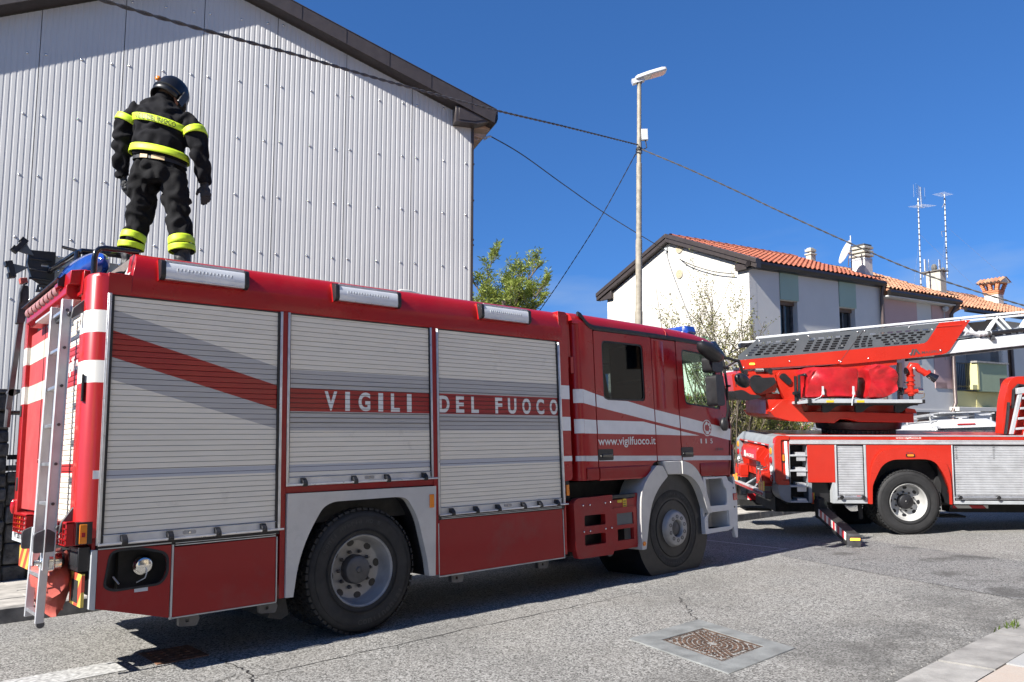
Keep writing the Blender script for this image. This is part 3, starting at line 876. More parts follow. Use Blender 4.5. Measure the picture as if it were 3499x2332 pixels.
for a0, a1, z0, z1 in win:
    b = MB(); b.plate(rect(a0, a1, z0, z1), .17, .24, 'y', [rect(a0+.06, (a0+a1)/2-.03, z0+.06, z1-.06), rect((a0+a1)/2+.03, a1-.06, z0+.06, z1-.06)]); wf = b.obj('window', 'hub', H1, .004)
    b = MB(); b.flat(rect(a0, a1, z0, z1), .215); b.obj('pane', 'glass_house', wf)
    b = MB(); b.box(a0, a1, .12, .17, z1-.12, z1); b.obj('shutter_box', 'wood', wf)
    b = MB(); b.box(a0-.05, a1+.05, -.06, .2, z0-.05, z0); b.obj('sill', 'kerb', wf)
for yv, zv in ((2.75, 1.10), (2.77, .29)):
    b = MB(); b.disc((0, yv, zv), .155, -.03, .0, 'x', 28); vt = b.obj('round_vent', 'beltgold', H1, .006); vt.data.materials[0] = M['plastic_box'] if 0 else M['chimney_old']
    b = MB()
    for k in range(8):
        z = zv-.11+k*.031; hw = math.sqrt(max(0, .135**2-(z-zv)**2)); b.box(-.036, -.029, yv-hw, yv+hw, z-.009, z+.004)
    b.obj('vent_slat', 'beltgold', vt)
rf1 = tiled_roof(H1, 'roof', .02, 6.25, -.17, .21, RG, 1.60, 'tile_new')
b = MB()   # verge boards on the gable
for s, ye, in ((1, -.42), (-1, 6.83)):
    ze = .13 + (0 if s > 0 else .0)
    for off, t, w_ in ((-.20, .135, .135), (-.17, .0, .145)):
        b.plate([(RG, 1.38+t), (ye, -.06+t), (ye, -.06+t+w_), (RG, 1.38+t+w_)], off, .03, 'x')
b.plate([(-.40, -.03), (.40, -.03), (.40, .19), (-.40, .02)], -.12, .02, 'x'); b.plate([(6.06, -.06), (6.72, -.06), (6.72, .02), (6.06, .22)], -.12, .02, 'x')
b.obj('verge_board', 'brown', H1, .006)
b = MB(); b.loft([[(x, -.12, .17), (x, -.21, .20), (x, -.24, .12), (x, -.21, .03), (x, -.12, .01), (x, -.02, .03)] for x in (-.2, 6.24)]); b.box(-.1, 6.22, -.14, .02, .01, .04); b.obj('gutter', 'gutter', H1)
b = MB(); b.tube([(6.12, -.18, .05), (6.12, -.12, -.18), (6.12, -.09, -.4), (6.12, -.09, -6.5)], .055, 12); b.obj('downpipe', 'pipe', H1)
def chimney(root, x, y, z0, z1, w, d, mat, name='chimney'):
    b = MB(); b.box(x-w/2, x+w/2, y-d/2, y+d/2, z0, z1); return b.obj(name, mat, root, .01)
c1 = chimney(H1, 7.28-.2+.0, 3.4, 1.2, 1.85, .36, .36, 'chimney_old') if 0 else None
b = MB(); b.box(7.02, 7.30, 3.2, 3.42, 1.0, 1.80); ch1 = b.obj('chimney', 'chimney_old', H1, .01)
b = MB(); b.box(6.99, 7.33, 3.17, 3.46, 1.80, 1.86); b.box(7.0, 7.32, 3.18, 3.45, 1.92, 2.02); b.box(7.03, 7.1, 3.2, 3.27, 1.86, 1.92); b.box(7.22, 7.29, 3.2, 3.27, 1.86, 1.92); b.box(7.05, 7.26, 3.22, 3.40, 2.02, 2.07); b.obj('chimney_cap', 'chimney_old', ch1, .01)
b = MB(); b.box(7.71, 8.16, 1.5, 2.04, .3, 1.48); ch2 = b.obj('chimney', 'render_pale', H1, .01)
for k, z in enumerate((1.48, 1.62, 1.76)):
    b = MB(); b.box(7.67, 8.20, 1.46, 2.08, z+.04, z+.13); b.box(7.75, 7.85, 1.55, 1.65, z, z+.04); b.box(8.0, 8.1, 1.55, 1.65, z, z+.04); b.box(8.0, 8.1, 1.9, 2.0, z, z+.04); b.obj('chimney_slab', 'chimney_old', ch2, .012)
b = MB(); b.box(7.71, 8.16, 1.5, 2.04, 1.90, 1.97); b.obj('chimney_lid', 'hub', ch2, .01)
b = MB(); b.box(7.70, 8.17, 1.49, 2.05, 1.40, 1.43); b.box(7.70, 8.17, 1.49, 2.05, .86, .89); b.obj('mast_strap', 'zinc', ch2)
# cable clips and loops on the gable corner
b = MB(); b.box(-.09, .0, 3.26, 3.36, 1.12, 1.22); b.tube([(-.07, 3.30, 1.2), (-.07, 3.3, 1.0)], .02, 6); b.obj('cable_bracket', 'plastic_box', H1, .01)
# --- dish on its mast
DS = empty('satellite_dish', 'white satellite dish on a mast strapped to the banded chimney', 'satellite dish', Hs((6.95, 1.5, 1.0)))
b = MB(); b.tube([(0, 0, -.35), (0, 0, 1.15)], .022, 8); b.tube([(0, 0, .45), (.8, .12, .45)], .02, 6); b.tube([(0, 0, -.12), (.8, .12, -.12)], .015, 6); b.obj('mast', 'zinc', DS)
q = MB(); q.lathe([(.02, .09), (.12, .082), (.22, .06), (.32, .025), (.36, .0), (.365, .0), (.362, -.012), (.32, .008), (.22, .045), (.02, .075)], (0, 0, 0), 'x', 32)
dm = Matrix.Translation((-.34, 0, .53)) @ Matrix.Rotation(rad(-33), 4, 'Z') @ Matrix.Rotation(rad(22), 4, 'Y') @ Matrix.Diagonal((1, 1, 1.2, 1))
q.xf(dm); q.obj('dish', 'white_clean', DS)
b = MB(); b.tube([(-.16, .02, .05), (-.62, -.35, .38)], .013, 6); b.tube([(-.12, 0, .5), (0, 0, .45)], .02, 6); b.obj('feed_arm', 'zinc', DS)
b = MB(); b.tube([(-.60, -.34, .40), (-.68, -.40, .44)], .04, 8); b.box(-.74, -.66, -.44, -.36, .38, .48); b.obj('receiver', 'plastic_box', DS, .008)

# --- pink house
H2 = empty('pink_house', 'dusty pink and pale grey terraced house with old tiled roof', 'house', Hs((6.2, 0, 0)))
zt = -.27
b = MB(); b.plate(rect(0, 4.1, ZG, zt), .02, .3); b.box(0, 4.1, 6., 6.3, ZG, zt); b.obj('wall', 'render_pale', H2)
b = MB(); b.box(.20, 2.03, -.0, .018, -3.2, zt-.06); b.box(2.92, 4.08, -.0, .018, -3.2, zt-.06); b.box(2.95, 3.62, -.0, .018, -3.2, -3.0); b.obj('pink_panel', 'render_pink', H2)
b = MB(); b.box(0, 4.1, -.02, .02, -4.02, -3.95); b.box(0, 4.15, -.3, .02, zt-.04, zt); b.obj('cornice', 'render_pale', H2)
b = MB(); b.plate(rect(1.76, 2.46, -6.8, -3.98), .0, .04)
for k in range(40): b.box(1.76, 2.46, -.012, .0, -6.78+k*.07, -6.78+k*.07+.055)
sh_ = b.obj('brown_shutter', 'wood', H2)
b = MB(); b.box(-.02, .20, .0, .03, -2.2, -1.22); b.obj('window', 'glass_house', H2)
tiled_roof(H2, 'roof', .0, 4.2, -.30, -.06, 3.1, 1.42, 'tile_old', 300, True, .22)
b = MB(); b.loft([[(x, -.28, -.11), (x, -.38, -.11), (x, -.41, -.18), (x, -.36, -.25), (x, -.28, -.26)] for x in (-.05, 4.2)]); b.obj('gutter', 'gutter', H2)
b = MB(); b.tube([(3.98, -.34, -.23), (3.98, -.2, -.45), (3.92, -.12, -.6), (3.92, -.1, -3.7), (3.72, -.1, -4.0), (3.70, -.1, -6.8)], .065, 12); b.obj('downpipe', 'pipe', H2)
b = MB(); b.ball((3.6, -.1, -.42), .11); b.tube([(3.6, -.05, -.5), (3.6, -.03, -2.2)], .014, 6); b.obj('wall_lamp', 'plastic_box', H2)
b = MB(); b.box(6.26, 6.69, 1.5, 2.07, .0, 1.47); ch3 = b.obj('chimney', 'chimney_old', H2, .03)
b = MB(); b.box(6.20, 6.76, 1.42, 2.2, 1.47, 1.52); b.ball((6.42, 1.8, 1.64), (.12, .11, .17), 8, 6); b.ball((6.68, 1.6, 1.57), (.06, .07, .1), 8, 6); b.obj('chimney_slab', 'stone_pale', ch3, .01)
b = MB()
b.tube([(6.24, 2.14, 1.3), (6.24, 2.14, 1.47)], .012, 6)
b.obj('slab_support', 'chimney_old', ch3)
# --- yellow house with balcony
H3 = empty('yellow_house', 'pale yellow and green terraced house with a walled balcony', 'house', Hs((10.3, 0, 0)))
b = MB(); b.plate([(0, ZG), (7, ZG), (7, -.55), (0, -.55)], 1.2, 1.5, 'y', [rect(.5, 1.3, -3.1, -1.4)]); b.plate(rect(3.1, 7, ZG, -.55), .0, .3); b.box(3.1, 3.3, 0, 1.3, ZG, -.55); b.obj('wall', 'render_pale', H3)
b = MB(); b.box(0, 3.1, .0, .12, -3.95, -3.28); b.box(.0, 3.1, .1, 1.2, -3.4, -3.25); b.box(1.35, 2.95, -.01, .0, -3.9, -3.3); b.obj('yellow_band', 'render_yellow', H3)
b = MB(); b.box(.92, 1.05, -.32, .1, -3.22, -2.26); b.box(.6, .92, -.3, -.2, -3.22, -3.05); b.obj('balcony_cheek', 'render_yellow', H3, .01)
b = MB(); b.box(1.05, 3.0, -.30, -.18, -3.28, -2.26); b.obj('balcony_parapet', 'render_olive', H3, .01)
b = MB(); b.box(.85, 3.05, -.36, -.14, -2.26, -2.20); b.obj('parapet_coping', 'kerb', H3)
b = MB()
for k in range(8): b.tube([(.05+k*.115, -.05, -3.2), (.05+k*.115, -.05, -2.28)], .012, 6)
b.box(-.02, .92, -.07, -.03, -2.30, -2.27); b.box(-.02, .92, -.07, -.03, -3.12, -3.09); b.obj('railing', 'black', H3)
b = MB(); b.box(.5, 1.3, 1.25, 1.3, -3.1, -1.4); b.box(3.35, 3.4, 0, 1, -3, -1.5); b.obj('window', 'glass_house', H3)
b = MB(); b.box(3.75, 4.1, -.02, .02, -3.3, -1.5); b.box(1.75, 2.3, .1, .14, -5.2, -3.95); b.obj('brown_shutter', 'wood', H3)
b = MB(); b.box(-.1, .35, -.25, .12, -6.8, -3.96); b.box(-.35, 2.3, -.3, .12, -3.98, -3.84); b.box(.7, 1.7, -.25, .1, -6.8, -3.98); b.obj('porch_wall', 'render_white', H3, .01)
b = MB(); b.tube([(3.9, -.08, -1.5), (3.9, -.08, -6.8)], .06, 10); b.obj('downpipe', 'pipe', H3)
tiled_roof(H3, 'roof', -.1, 7.0, -.42, -.36, 2.6, .98, 'tile_old', 300, True, .22)
b = MB(); b.loft([[(x, -.42, -.40), (x, -.52, -.40), (x, -.54, -.48), (x, -.42, -.52)] for x in (.1, 7.)]); b.obj('gutter', 'gutter', H3)
b = MB(); b.box(5.79, 6.22, 1.2, 1.74, -.3, .83); ch4 = b.obj('chimney', 'render_white', H3, .01)
b = MB()
for k in range(2): b.box(5.77-.02*k, 6.24+.02*k, 1.18-.02*k, 1.76+.02*k, .84+.085*k, .915+.085*k)
b.obj('brick_course', 'brick', ch4, .006)
bm_ = MB(); bm_.box(-.075, .075, -.06, .06, 0, .07); bme = bm_.mesh('brick', 'brick', 0)
for k in range(4):
    for x in (5.80, 6.21):
        for y in (1.22, 1.47, 1.72): inst('brick', bme, ch4, (x+(x-6.0)*.10*k, y+(y-1.47)*.10*k, 1.005+k*.075))
b = MB(); b.add([(5.62, .98, 1.30), (5.62, 1.96, 1.30), (6.0, 1.96, 1.52), (6.0, .98, 1.52), (6.39, 1.96, 1.30), (6.39, .98, 1.30)], [(0, 1, 2, 3), (3, 2, 4, 5), (1, 4, 2), (0, 3, 5), (0, 5, 4, 1)]); cr_ = b.obj('chimney_roof', 'render_white', ch4)
tm = tile_mesh('tile_old', .2, .40, True)
for i in range(7):
    for j in range(2): 
        t_ = bpy.data.objects.new('chimney_tile', tm); COL.objects.link(t_); t_.parent = ch4; t_.location = (5.58+.0, 1.02+i*.145, 1.30); t_.rotation_euler = (rad(30), 0, rad(-90)+random.uniform(-.04, .04)); t_.scale = (.7, 1.1, .8)
        if j: t_.location = (6.43, 1.02+i*.145, 1.30); t_.rotation_euler = (rad(30), 0, rad(90))
# --- aerials on the pink house roof
def aerial(loc, h, label, grid):
    A = empty('tv_aerial', label, 'aerial', Hs(loc), 'aerial masts on the old roof')
    b = MB(); b.tube([(0, 0, 0), (.06, 0, h*.5), (.12, 0, h)], .026, 8); b.obj('mast', 'zinc', A)
    b = MB()
    for k in range(int(h/.22)): b.disc((.12*(k*.22/h)*1.0, 0, k*.22+.1), .034, 0, .05, 'z', 8)
    b.obj('mast_ring', 'hub', A)
    b = MB(); z = h-.02
    if grid:
        for k in range(9): b.tube([(-.15, -.1, z+.05+k*.06), (.60, .1, z+.05+k*.06)], .004, 4)
        for x in (-.15, .2, .6): b.tube([(x, 0, z+.05), (x, 0, z+.53)], .006, 4)
        b.tube([(.3, 0, z+.5), (-.2, -.3, z-.45)], .016, 6); b.tube([(-.5, -.3, z-.4), (.45, .2, z-.35)], .012, 6)
        for k in range(8): b.tube([(-.45+k*.12, -.55, z-.42+.01*k), (-.45+k*.12, .1, z-.38+.01*k)], .005, 4)
        for k in range(8): q = k/7; b.tube([(.3-.5*q-.12, -.3*q, z+.5-.95*q), (.3-.5*q+.12, -.3*q, z+.5-.95*q)], .005, 4)
    else:
        b.tube([(-.3, -.1, z), (.3, .1, z+.02)], .010, 6); b.tube([(-.1, 0, z-.55), (.2, 0, z-.2)], .014, 6)
        for k in range(7): b.tube([(-.3+k*.1, -.25, z), (-.3+k*.1, .25, z+.02)], .005, 4)
        b.tube([(.0, 0, z-1.5), (-.25, 0, z-1.55), (-.2, 0, z-1.75)], .010, 6)
    b.obj('antenna', 'zinc', A)
    b = MB()
    for dx, dy in ((2.6, -1.2), (-2.2, -1.0), (1.9, 1.2)): b.tube([(.1, 0, h*.62), (dx, dy, -.25-.1*dx*0)], .003, 4)
    b.obj('guy_wire', 'zinc', A)
    return A
aerial((11.64, 1.8, .55), 3.75, 'tall aerial mast with a grid reflector beside the slab topped chimney', True)
a2 = aerial((13.52, 1.8, 1.35), 3.4, 'thinner aerial mast rising right of the slab topped chimney', False)
GA = empty('grid_antenna', 'small white curved grid antenna fixed behind the slab topped chimney', 'aerial', Hs((12.95, 2.1, 1.60)))
b = MB(); b.box(-.5, -.42, -.03, .0, -.05, .42); b.box(.42, .5, -.1, -.06, .05, .5); b.obj('edge_plate', 'white_clean', GA)
b = MB()
for k in range(10): b.tube([(-.46, -.02, -.02+k*.045), (0, .12, .02+k*.045), (.46, -.08, .08+k*.045)], .004, 4)
b.tube([(0, .1, -.2), (0, .1, .5)], .012, 6); b.obj('grid', 'zinc', GA)
# ================================================================ FIRE ENGINE (x forward, near side at y = 0)
T = empty('fire_engine', 'red and white crew cab fire engine with cream roller shutters, nearest vehicle', 'fire engine')
W = 2.5
Y = lambda e: (lambda u, w: (u, e, w))

# chassis, inner dark volumes
b = MB()
b.box(.30, 4.60, .16, W-.16, .95, 2.98)
b.box(.25, 1.42, .12, W-.12, .48, .93); b.box(2.98, 4.58, .12, W-.12, .45, .93)
b.box(1.42, 2.98, .50, 2.0, .80, 1.2); b.box(-.02, 7.6, .75, 1.75, .62, .86)
b.box(4.6, 7.7, .55, 1.95, .50, 1.10); b.box(4.78, 6.0, .35, 2.2, .95, 1.14)
b.box(5.9, 7.3, .42, 2.1, .9, 1.30)
b.tube([(2.19, .5, .515), (2.19, 2.0, .515)], .12, 10); b.tube([(6.57, .5, .515), (6.57, 2.0, .515)], .1, 10)
b.obj('chassis', 'dark', T)
b = MB()   # mounting tabs under the skirts
for x in (.72, 1.33, 3.20, 4.32): b.plate(rp([(x-.06, .30), (x+.07, .29), (x+.09, .345), (x+.06, .385), (x-.06, .385)], .015, 2), .05, .10, 'y', [rect(x-.012, x+.012, .325, .35)])
b.obj('skirt_bracket', 'hub', T)
b = MB(); b.plate([(1.43, .42), (1.50, .41), (1.535, .25), (1.47, .22), (1.36, .25)], .10, .62); b.obj('mud_flap', 'rubber', T)

# body frame
b = MB()
for x0, x1, z0 in ((1.405, 1.450, .40), (2.912, 2.964, .40)): b.box(x0, x1, .0, .10, z0, 2.71)
b.box(1.45, 2.912, .006, .1, 1.214, 1.272)
b.box(.05, .075, .02, .12, .9, 2.71)
b.obj('body_frame', 'red_dirty', T, .004)
# front end frame of the body
b = MB()
b.plate(rp([(4.640, 1.175), (4.772, 1.185), (4.772, 3.045), (4.640, 3.045)], [.0, .05, .03, .0]), .004, .25)
b.plate([(4.612, .41), (4.652, .41), (4.66, 1.175), (4.64, 1.175)], .01, .2)
b.box(4.60, 4.77, .25, W-.01, 1.15, 3.04)
b.obj('body_front_frame', 'red', T, .006)
b = MB()
for z0, z1 in ((2.065, 2.216), (1.719, 1.869), (1.388, 1.444)): b.flat(rect(4.645, 4.7715, z0, z1), .0025)
b.obj('white_stripe', 'white_refl', T)
# roof cove above the shutters
def cove(x0, x1, top):
    pr = [(0.004, 2.705), (0., 2.72), (0., 2.86), (.010, 2.93), (.030, 2.985), (.07, 3.03), (.13, 3.056), (.22, 3.06), (.22, 2.705)]
    return pr
b = MB()
pr = [(0.012, 2.705), (0., 2.715), (0., 2.85), (.008, 2.92), (.025, 2.975), (.055, 3.02), (.10, 3.048), (.16, 3.06), (.26, 3.06), (.26, 2.705)]
def ring(x, sl=0): return [(x + (sl*max(0, (z-2.86))/.2), y, z) for y, z in pr]
b.loft([ring(.228, .045), ring(1.0), ring(2.0), ring(3.0), ring(4.0), ring(4.688)])
b.plate([(.07, 2.705), (.2285, 2.705), (.2285, 2.862), (.07, 2.862)], 0., .26)
far = [(p[0], W-p[1], p[2]) for p in b.v]; ff = list(b.f); b.add(far, ff)
b.obj('roof_cove', 'red', T, .003)
b = MB(); b.box(.30, 4.74, .22, W-.22, 3.0, 3.075); b.box(.33, 4.6, .30, 1.0, 3.075, 3.10)
b.box(.05, .3, .1, W-.1, 2.80, 2.86)
b.obj('roof_deck', 'deckgrey', T, .004)
b = MB(); b.plate([(.235, 2.865), (.275, 2.86), (.345, 3.055), (.31, 3.075)], .16, .34); b.obj('step_plate', 'plastic_box', T, .004)

# rear corner posts (bands of white reflective paint)
def post(mir):
    b = MB(); pf = [(.078, .0), (.02, .002), (-.02, .03), (-.047, .085), (-.05, .16), (-.05, .235), (.04, .235), (.078, .2)]
    rs = []
    for z, q in ((.985, .0), (1.0, .0), (2.83, .0), (2.855, .012)):
        rs.append([(x+q*(1 if x < 0 else -1), (W-(y+q) if mir else y+q), z) for x, y in pf])
    b.loft(rs); return b
p_ = post(0).obj('rear_post', 'post', T, .006)
p_ = post(1).obj('rear_post', 'post', T, .006)
b = MB(); b.flat(rect(.0775, .0775+.001, 0, .001), 0)
b = MB(); b.plate([(.03, 1.388), (.078, 1.388), (.078, 1.446), (.03, 1.446)], -.002, .0); b.obj('reflective_patch', 'white_refl', T)
b = MB(); b.box(-.054, -.045, .235-.19, .235-.16, 1.93, 2.12); b.box(-.056, -.05, .055, .065, 1.95, 2.10); b.obj('post_slot', 'letter_black', T)
b = MB(); b.box(-.058, -.02, 2.27, 2.33, 1.28, 1.40); b.box(-.06, -.02, 2.30, 2.34, 1.95, 2.05); b.obj('marker_light', 'dark', T, .006)
b = MB(); b.ball((-.05, 2.40, 1.14), (.03, .03, .07)); b.obj('rear_marker_light', 'redlens', T)

# aluminium shutter guides
b = MB(); g = MB()
for x0, x1, z0, z1 in ((.070, .098, .935, 2.711), (1.384, 1.405, .935, 2.706), (1.450, 1.470, 1.278, 2.706), (2.892, 2.912, 1.278, 2.704), (2.964, 2.986, .935, 2.702), (4.606, 4.638, .935, 2.692)):
    b.box(x0, x1, -.006, .05, z0, z1); b.box(x0+.008, x1-.008, -.012, -.006, z0+.01, z1-.004)
b.obj('shutter_guide', 'alu', T, .002)
for x0, x1, z0, z1 in ((.098, .117, .95, 2.70), (1.366, 1.384, .95, 2.70), (1.470, 1.478, 1.3, 2.70), (2.884, 2.892, 1.3, 2.7), (2.986, 2.994, .95, 2.7), (4.592, 4.606, .95, 2.69)):
    g.box(x0, x1, .002, .05, z0, z1)
g.box(.1, 4.6, .012, .06, 2.694, 2.706); g.box(.08, 1.41, .01, .06, .900, .935); g.box(2.96, 4.64, .01, .06, .888, .935)
g.obj('rubber_seal', 'black', T)

# roller shutters: every slat its own piece
PITCH = .0405
def slat_mesh(x0, x1, name):
    b = MB(); h = PITCH - .0026
    pr = [(.030, 0), (.0172, .0002), (.0155, .0016), (.015, h*.5), (.0155, h-.0016), (.0172, h-.0002), (.030, h)]
    b.loft([[(x, y, z) for y, z in pr] for x in (x0, x1)]); return b.mesh(name, 'slat', 30)
def shutter(x0, x1, zb, zt, clips, lock):
    b = MB(); b.box(x0-.01, x1+.01, .045, .09, zb-.06, zt)
    sh = b.obj('roller_shutter', 'black', T)
    me = slat_mesh(x0, x1, 'slat')
    n = int((zt-zb)/PITCH)
    for k in range(n+1):
        z = zb + k*PITCH
        if z > zt-.012: break
        inst('slat', me, sh, (0, random.uniform(-.0008, .0008), z), (random.uniform(-.02, .02), 0, 0))
    b = MB(); b.box(x0-.004, x1+.004, .008, .045, zb-.064, zb-.004); b.box(x0-.004, x1+.004, -.002, .045, zb-.009, zb-.003)
    b.box(x0-.004, x1+.004, .012, .04, zb-.072, zb-.066)
    b.obj('bottom_rail', 'alu_matte', sh, .003)
    b = MB(); b.tube([(x0-.04, -.035, zb-.066), (x1+.055, -.035, zb-.066)], .0085, 10); b.obj('pull_bar', 'alu', sh)
    for cx in clips:
        b = MB(); b.plate(rp([(.018, zb-.015), (-.012, zb-.012), (-.044, zb-.04), (-.050, zb-.068), (-.040, zb-.083), (-.02, zb-.078), (-.018, zb-.055), (.018, zb-.05)], .006, 2), cx-.020, cx+.020, 'x')
        b.box(cx-.008, cx+.008, -.052, -.046, zb-.062, zb-.052)
        b.obj('bar_clip', 'black', sh, .002)
    b = MB(); b.plate(rect(lock-.048, lock+.048, zb-.045, zb-.018, .013), .003, .012); b.obj('lock_plate', 'rim', sh)
    b = MB(); b.disc((lock, 0, zb-.032), .007, -.002, .004); b.obj('lock', 'steel', sh)
    return sh
shutter(.117, 1.366, 1.005, 2.70, (.245, .555, .90, 1.26), .70)
shutter(1.478, 2.884, 1.345, 2.70, (1.60, 2.07, 2.40, 2.80), 2.23)
shutter(2.994, 4.592, 1.003, 2.692, (3.11, 3.40, 3.68, 4.02, 4.25, 4.50), 3.83)
b = MB(); b.plate([(.02, 1.01), (.045, 1.01), (.06, .93), (.03, .93)], -.05, 0)
b = MB()
for c, a0, a1 in [('V', 1.796, 1.915), ('I', 1.993, 2.039), ('G', 2.125, 2.244), ('I', 2.327, 2.377), ('L', 2.459, 2.555), ('I', 2.633, 2.684), ('D', 3.001, 3.122), ('E', 3.201, 3.301), ('L', 3.39, 3.485), ('F', 3.7, 3.794), ('U', 3.871, 3.988), ('O', 4.07, 4.191), ('C', 4.271, 4.386), ('O', 4.47, 4.589)]:
    # each letter is cut by the gaps between the slats
    b = MB(); text(b, c, a0, a1, 1.892, 2.058, Y(.0125), .035); b.obj('letter', 'lettering', T)
b = MB()
for zz in [1.345+PITCH*k-.00175 for k in range(11, 20)]: b.box(1.48, 2.884, .0105, .014, zz-.0016, zz+.0016)
for zz in [1.003+PITCH*k-.00175 for k in range(20, 28)]: b.box(2.994, 4.592, .0105, .014, zz-.0016, zz+.0016)
b.obj('slat_gap_line', 'black', T)

# skirts
b = MB(); inl = rp([(.135, .655), (.17, .885), (.35, .893), (.545, .835), (.548, .70), (.50, .63), (.20, .622)], [.05, .07, .12, .07, .06, .06, .05], 5)
b.plate([(.086, .515), (.571, .383), (.574, .895), (.086, .903)], 0, .03, 'y', [inl]); b.obj('skirt_panel', 'red_dirty', T, .004)
b = MB(); b.plate(rp([(.125, .645), (.16, .895), (.35, .905), (.556, .845), (.56, .69), (.51, .62), (.19, .612)], .06, 5), -.004, .008, 'y', [rp([(.14, .658), (.173, .88), (.35, .888), (.54, .832), (.543, .70), (.50, .635), (.20, .628)], .055, 5)]); b.obj('inlet_gasket', 'rubber', T)
b = MB(); b.plate(rect(.10, .57, .6, .9), .20, .21); b.obj('inlet_recess', 'black', T)
b = MB(); b.lathe([(.03, .2), (.05, .2), (.05, .11), (.066, .10), (.068, .07), (.055, .055), (.055, .03), (.045, .024)], (.40, 0, .765), 'y', 24); b.obj('inlet_coupling', 'steel', T)
b = MB(); b.tube([(.41, .025, .75), (.415, .015, .72), (.405, .02, .68), (.36, .06, .65)], .004, 6)
b.tube([(.22, .12, .70), (.25, .08, .65)], .006, 6); b.obj('chain', 'alu_matte', T)
b = MB(); b.box(.33, .42, -.003, 0, .592, .622); b.obj('label_plate', 'plastic_box', T)
b = MB(); b.plate([(.592, .383), (1.374, .383), (1.374, .880), (.592, .876)], 0, .03); b.obj('skirt_panel', 'red_dirty', T, .004)
b = MB(); b.plate([(2.968, .389), (4.592, .385), (4.592, .886), (2.968, .890)], 0, .03); b.obj('skirt_panel', 'red_dirty', T, .004)
b = MB()
for x0, x1, z0, z1 in ((.576, .590, .37, .895), (.585, 1.38, .374, .382), (.60, 1.37, .885, .892), (.60, 1.37, .901, .906), (1.376, 1.384, .38, .88),
                       (2.958, 2.966, .383, .86), (2.96, 4.6, .376, .385), (3.0, 4.58, .897, .903), (3.0, 4.58, .911, .916), (4.594, 4.602, .385, .88), (.088, .572, .905, .912)):
    b.box(x0, x1, -.003, .03, z0, z1)
b.obj('skirt_trim', 'zinc', T)
b = MB(); b.plate([(.045, .516), (.084, .505), (.084, .905), (.045, .908)], -.004, .05); b.obj('corner_trim', 'lgrey', T, .003)

# rear wheel surround
arch = [(1.458, 1.212), (2.926, 1.206)] + [(2.905, .40)] + rp([(2.905, .40), (2.835, .405), (2.815, .56), (2.715, .945), (2.60, 1.118), (2.486, 1.130), (1.864, 1.126), (1.77, 1.085), (1.641, .882), (1.554, .659), (1.515, .40)], [0, .01, .2, .2, .10, .12, .12, .12, .2, .2, 0], 5)[1:] + [(1.450, .402)]
b = MB(); b.plate(arch, -.022, .06); b.obj('wheel_arch_surround', 'white', T, .008)
b = MB(); ia = [p for p in arch[3:-1]]
b.loft([[(x, y, z) for x, z in ia] for y in (.05, .70)], cap=False, closed=False); b.box(1.45, 2.9, .69, .72, .5, 1.2); b.obj('wheel_well', 'black', T)
b = MB(); b.box(2.845, 2.896, -.034, -.02, 1.012, 1.134); b.box(4.662, 4.70, -.012, .01, 1.02, 1.138); b.obj('side_marker', 'amber', T, .006)

# ---------------------------------------------------------------- wheels
def tyre_mb(R=.53, r=.292, w=.29, blocks=54, seed=0):
    b = MB()
    pr = [(r, .025), (r+.012, .012), (r+.05, .004), (r+.11, -.004), (R-.085, -.004), (R-.055, .002), (R-.035, .012), (R-.018, .03), (R-.012, .06), (R-.012, w-.06), (R-.03, w-.012), (r+.1, w), (r, w-.03)]
    b.lathe(pr, (0, 0, 0), 'y', 72, cap=False)
    for k in range(blocks):
        a = 2*pi*k/blocks
        for y0, y1, q in ((.012, .085, 0.), (.095, .15, .5), (.16, .22, .1), (.228, .28, .6)):
            aa = a + q*2*pi/blocks; da = pi/blocks*.74
            v = []
            for rr, sh in ((R-.02, 0), (R, 0)):
                for yy, e in ((y0 + (.006 if rr == R and y0 < .02 else 0), -1), (y1, 1)):
                    for s in (-1, 1): v.append((rr*cos(aa+s*da), yy, rr*sin(aa+s*da)))
            b.add(v, [(4, 5, 7, 6), (0, 1, 5, 4), (2, 3, 7, 6), (0, 2, 6, 4), (1, 3, 7, 5)])
    for rr in (r+.045, r+.052, R-.075): b.lathe([(rr, -.0065), (rr+.003, -.0065), (rr+.004, 0), (rr-.001, 0)], (0, 0, 0), 'y', 72, cap=False)
    return b
def arc_text(txt, rad_, h, a_mid, span, inward=False):
    b = MB(); n = len(txt)
    for i, c in enumerate(txt):
        if c == ' ': continue
        a = a_mid - (i-(n-1)/2)*span/n*(1 if not inward else -1)
        wd = span/n*rad_*.78*(.45 if c in 'iIlt' else 1)
        def fn(u, w, a=a):
            rr = rad_ + (w if not inward else -w); aa = a + (-u if not inward else u)/rad_
            return (rr*cos(aa), -.0062, rr*sin(aa))
        text(b, c, -wd/2, wd/2, -h/2, h/2, fn, .03)
    return b
tyre_me = tyre_mb().mesh('tyre', 'rubber')
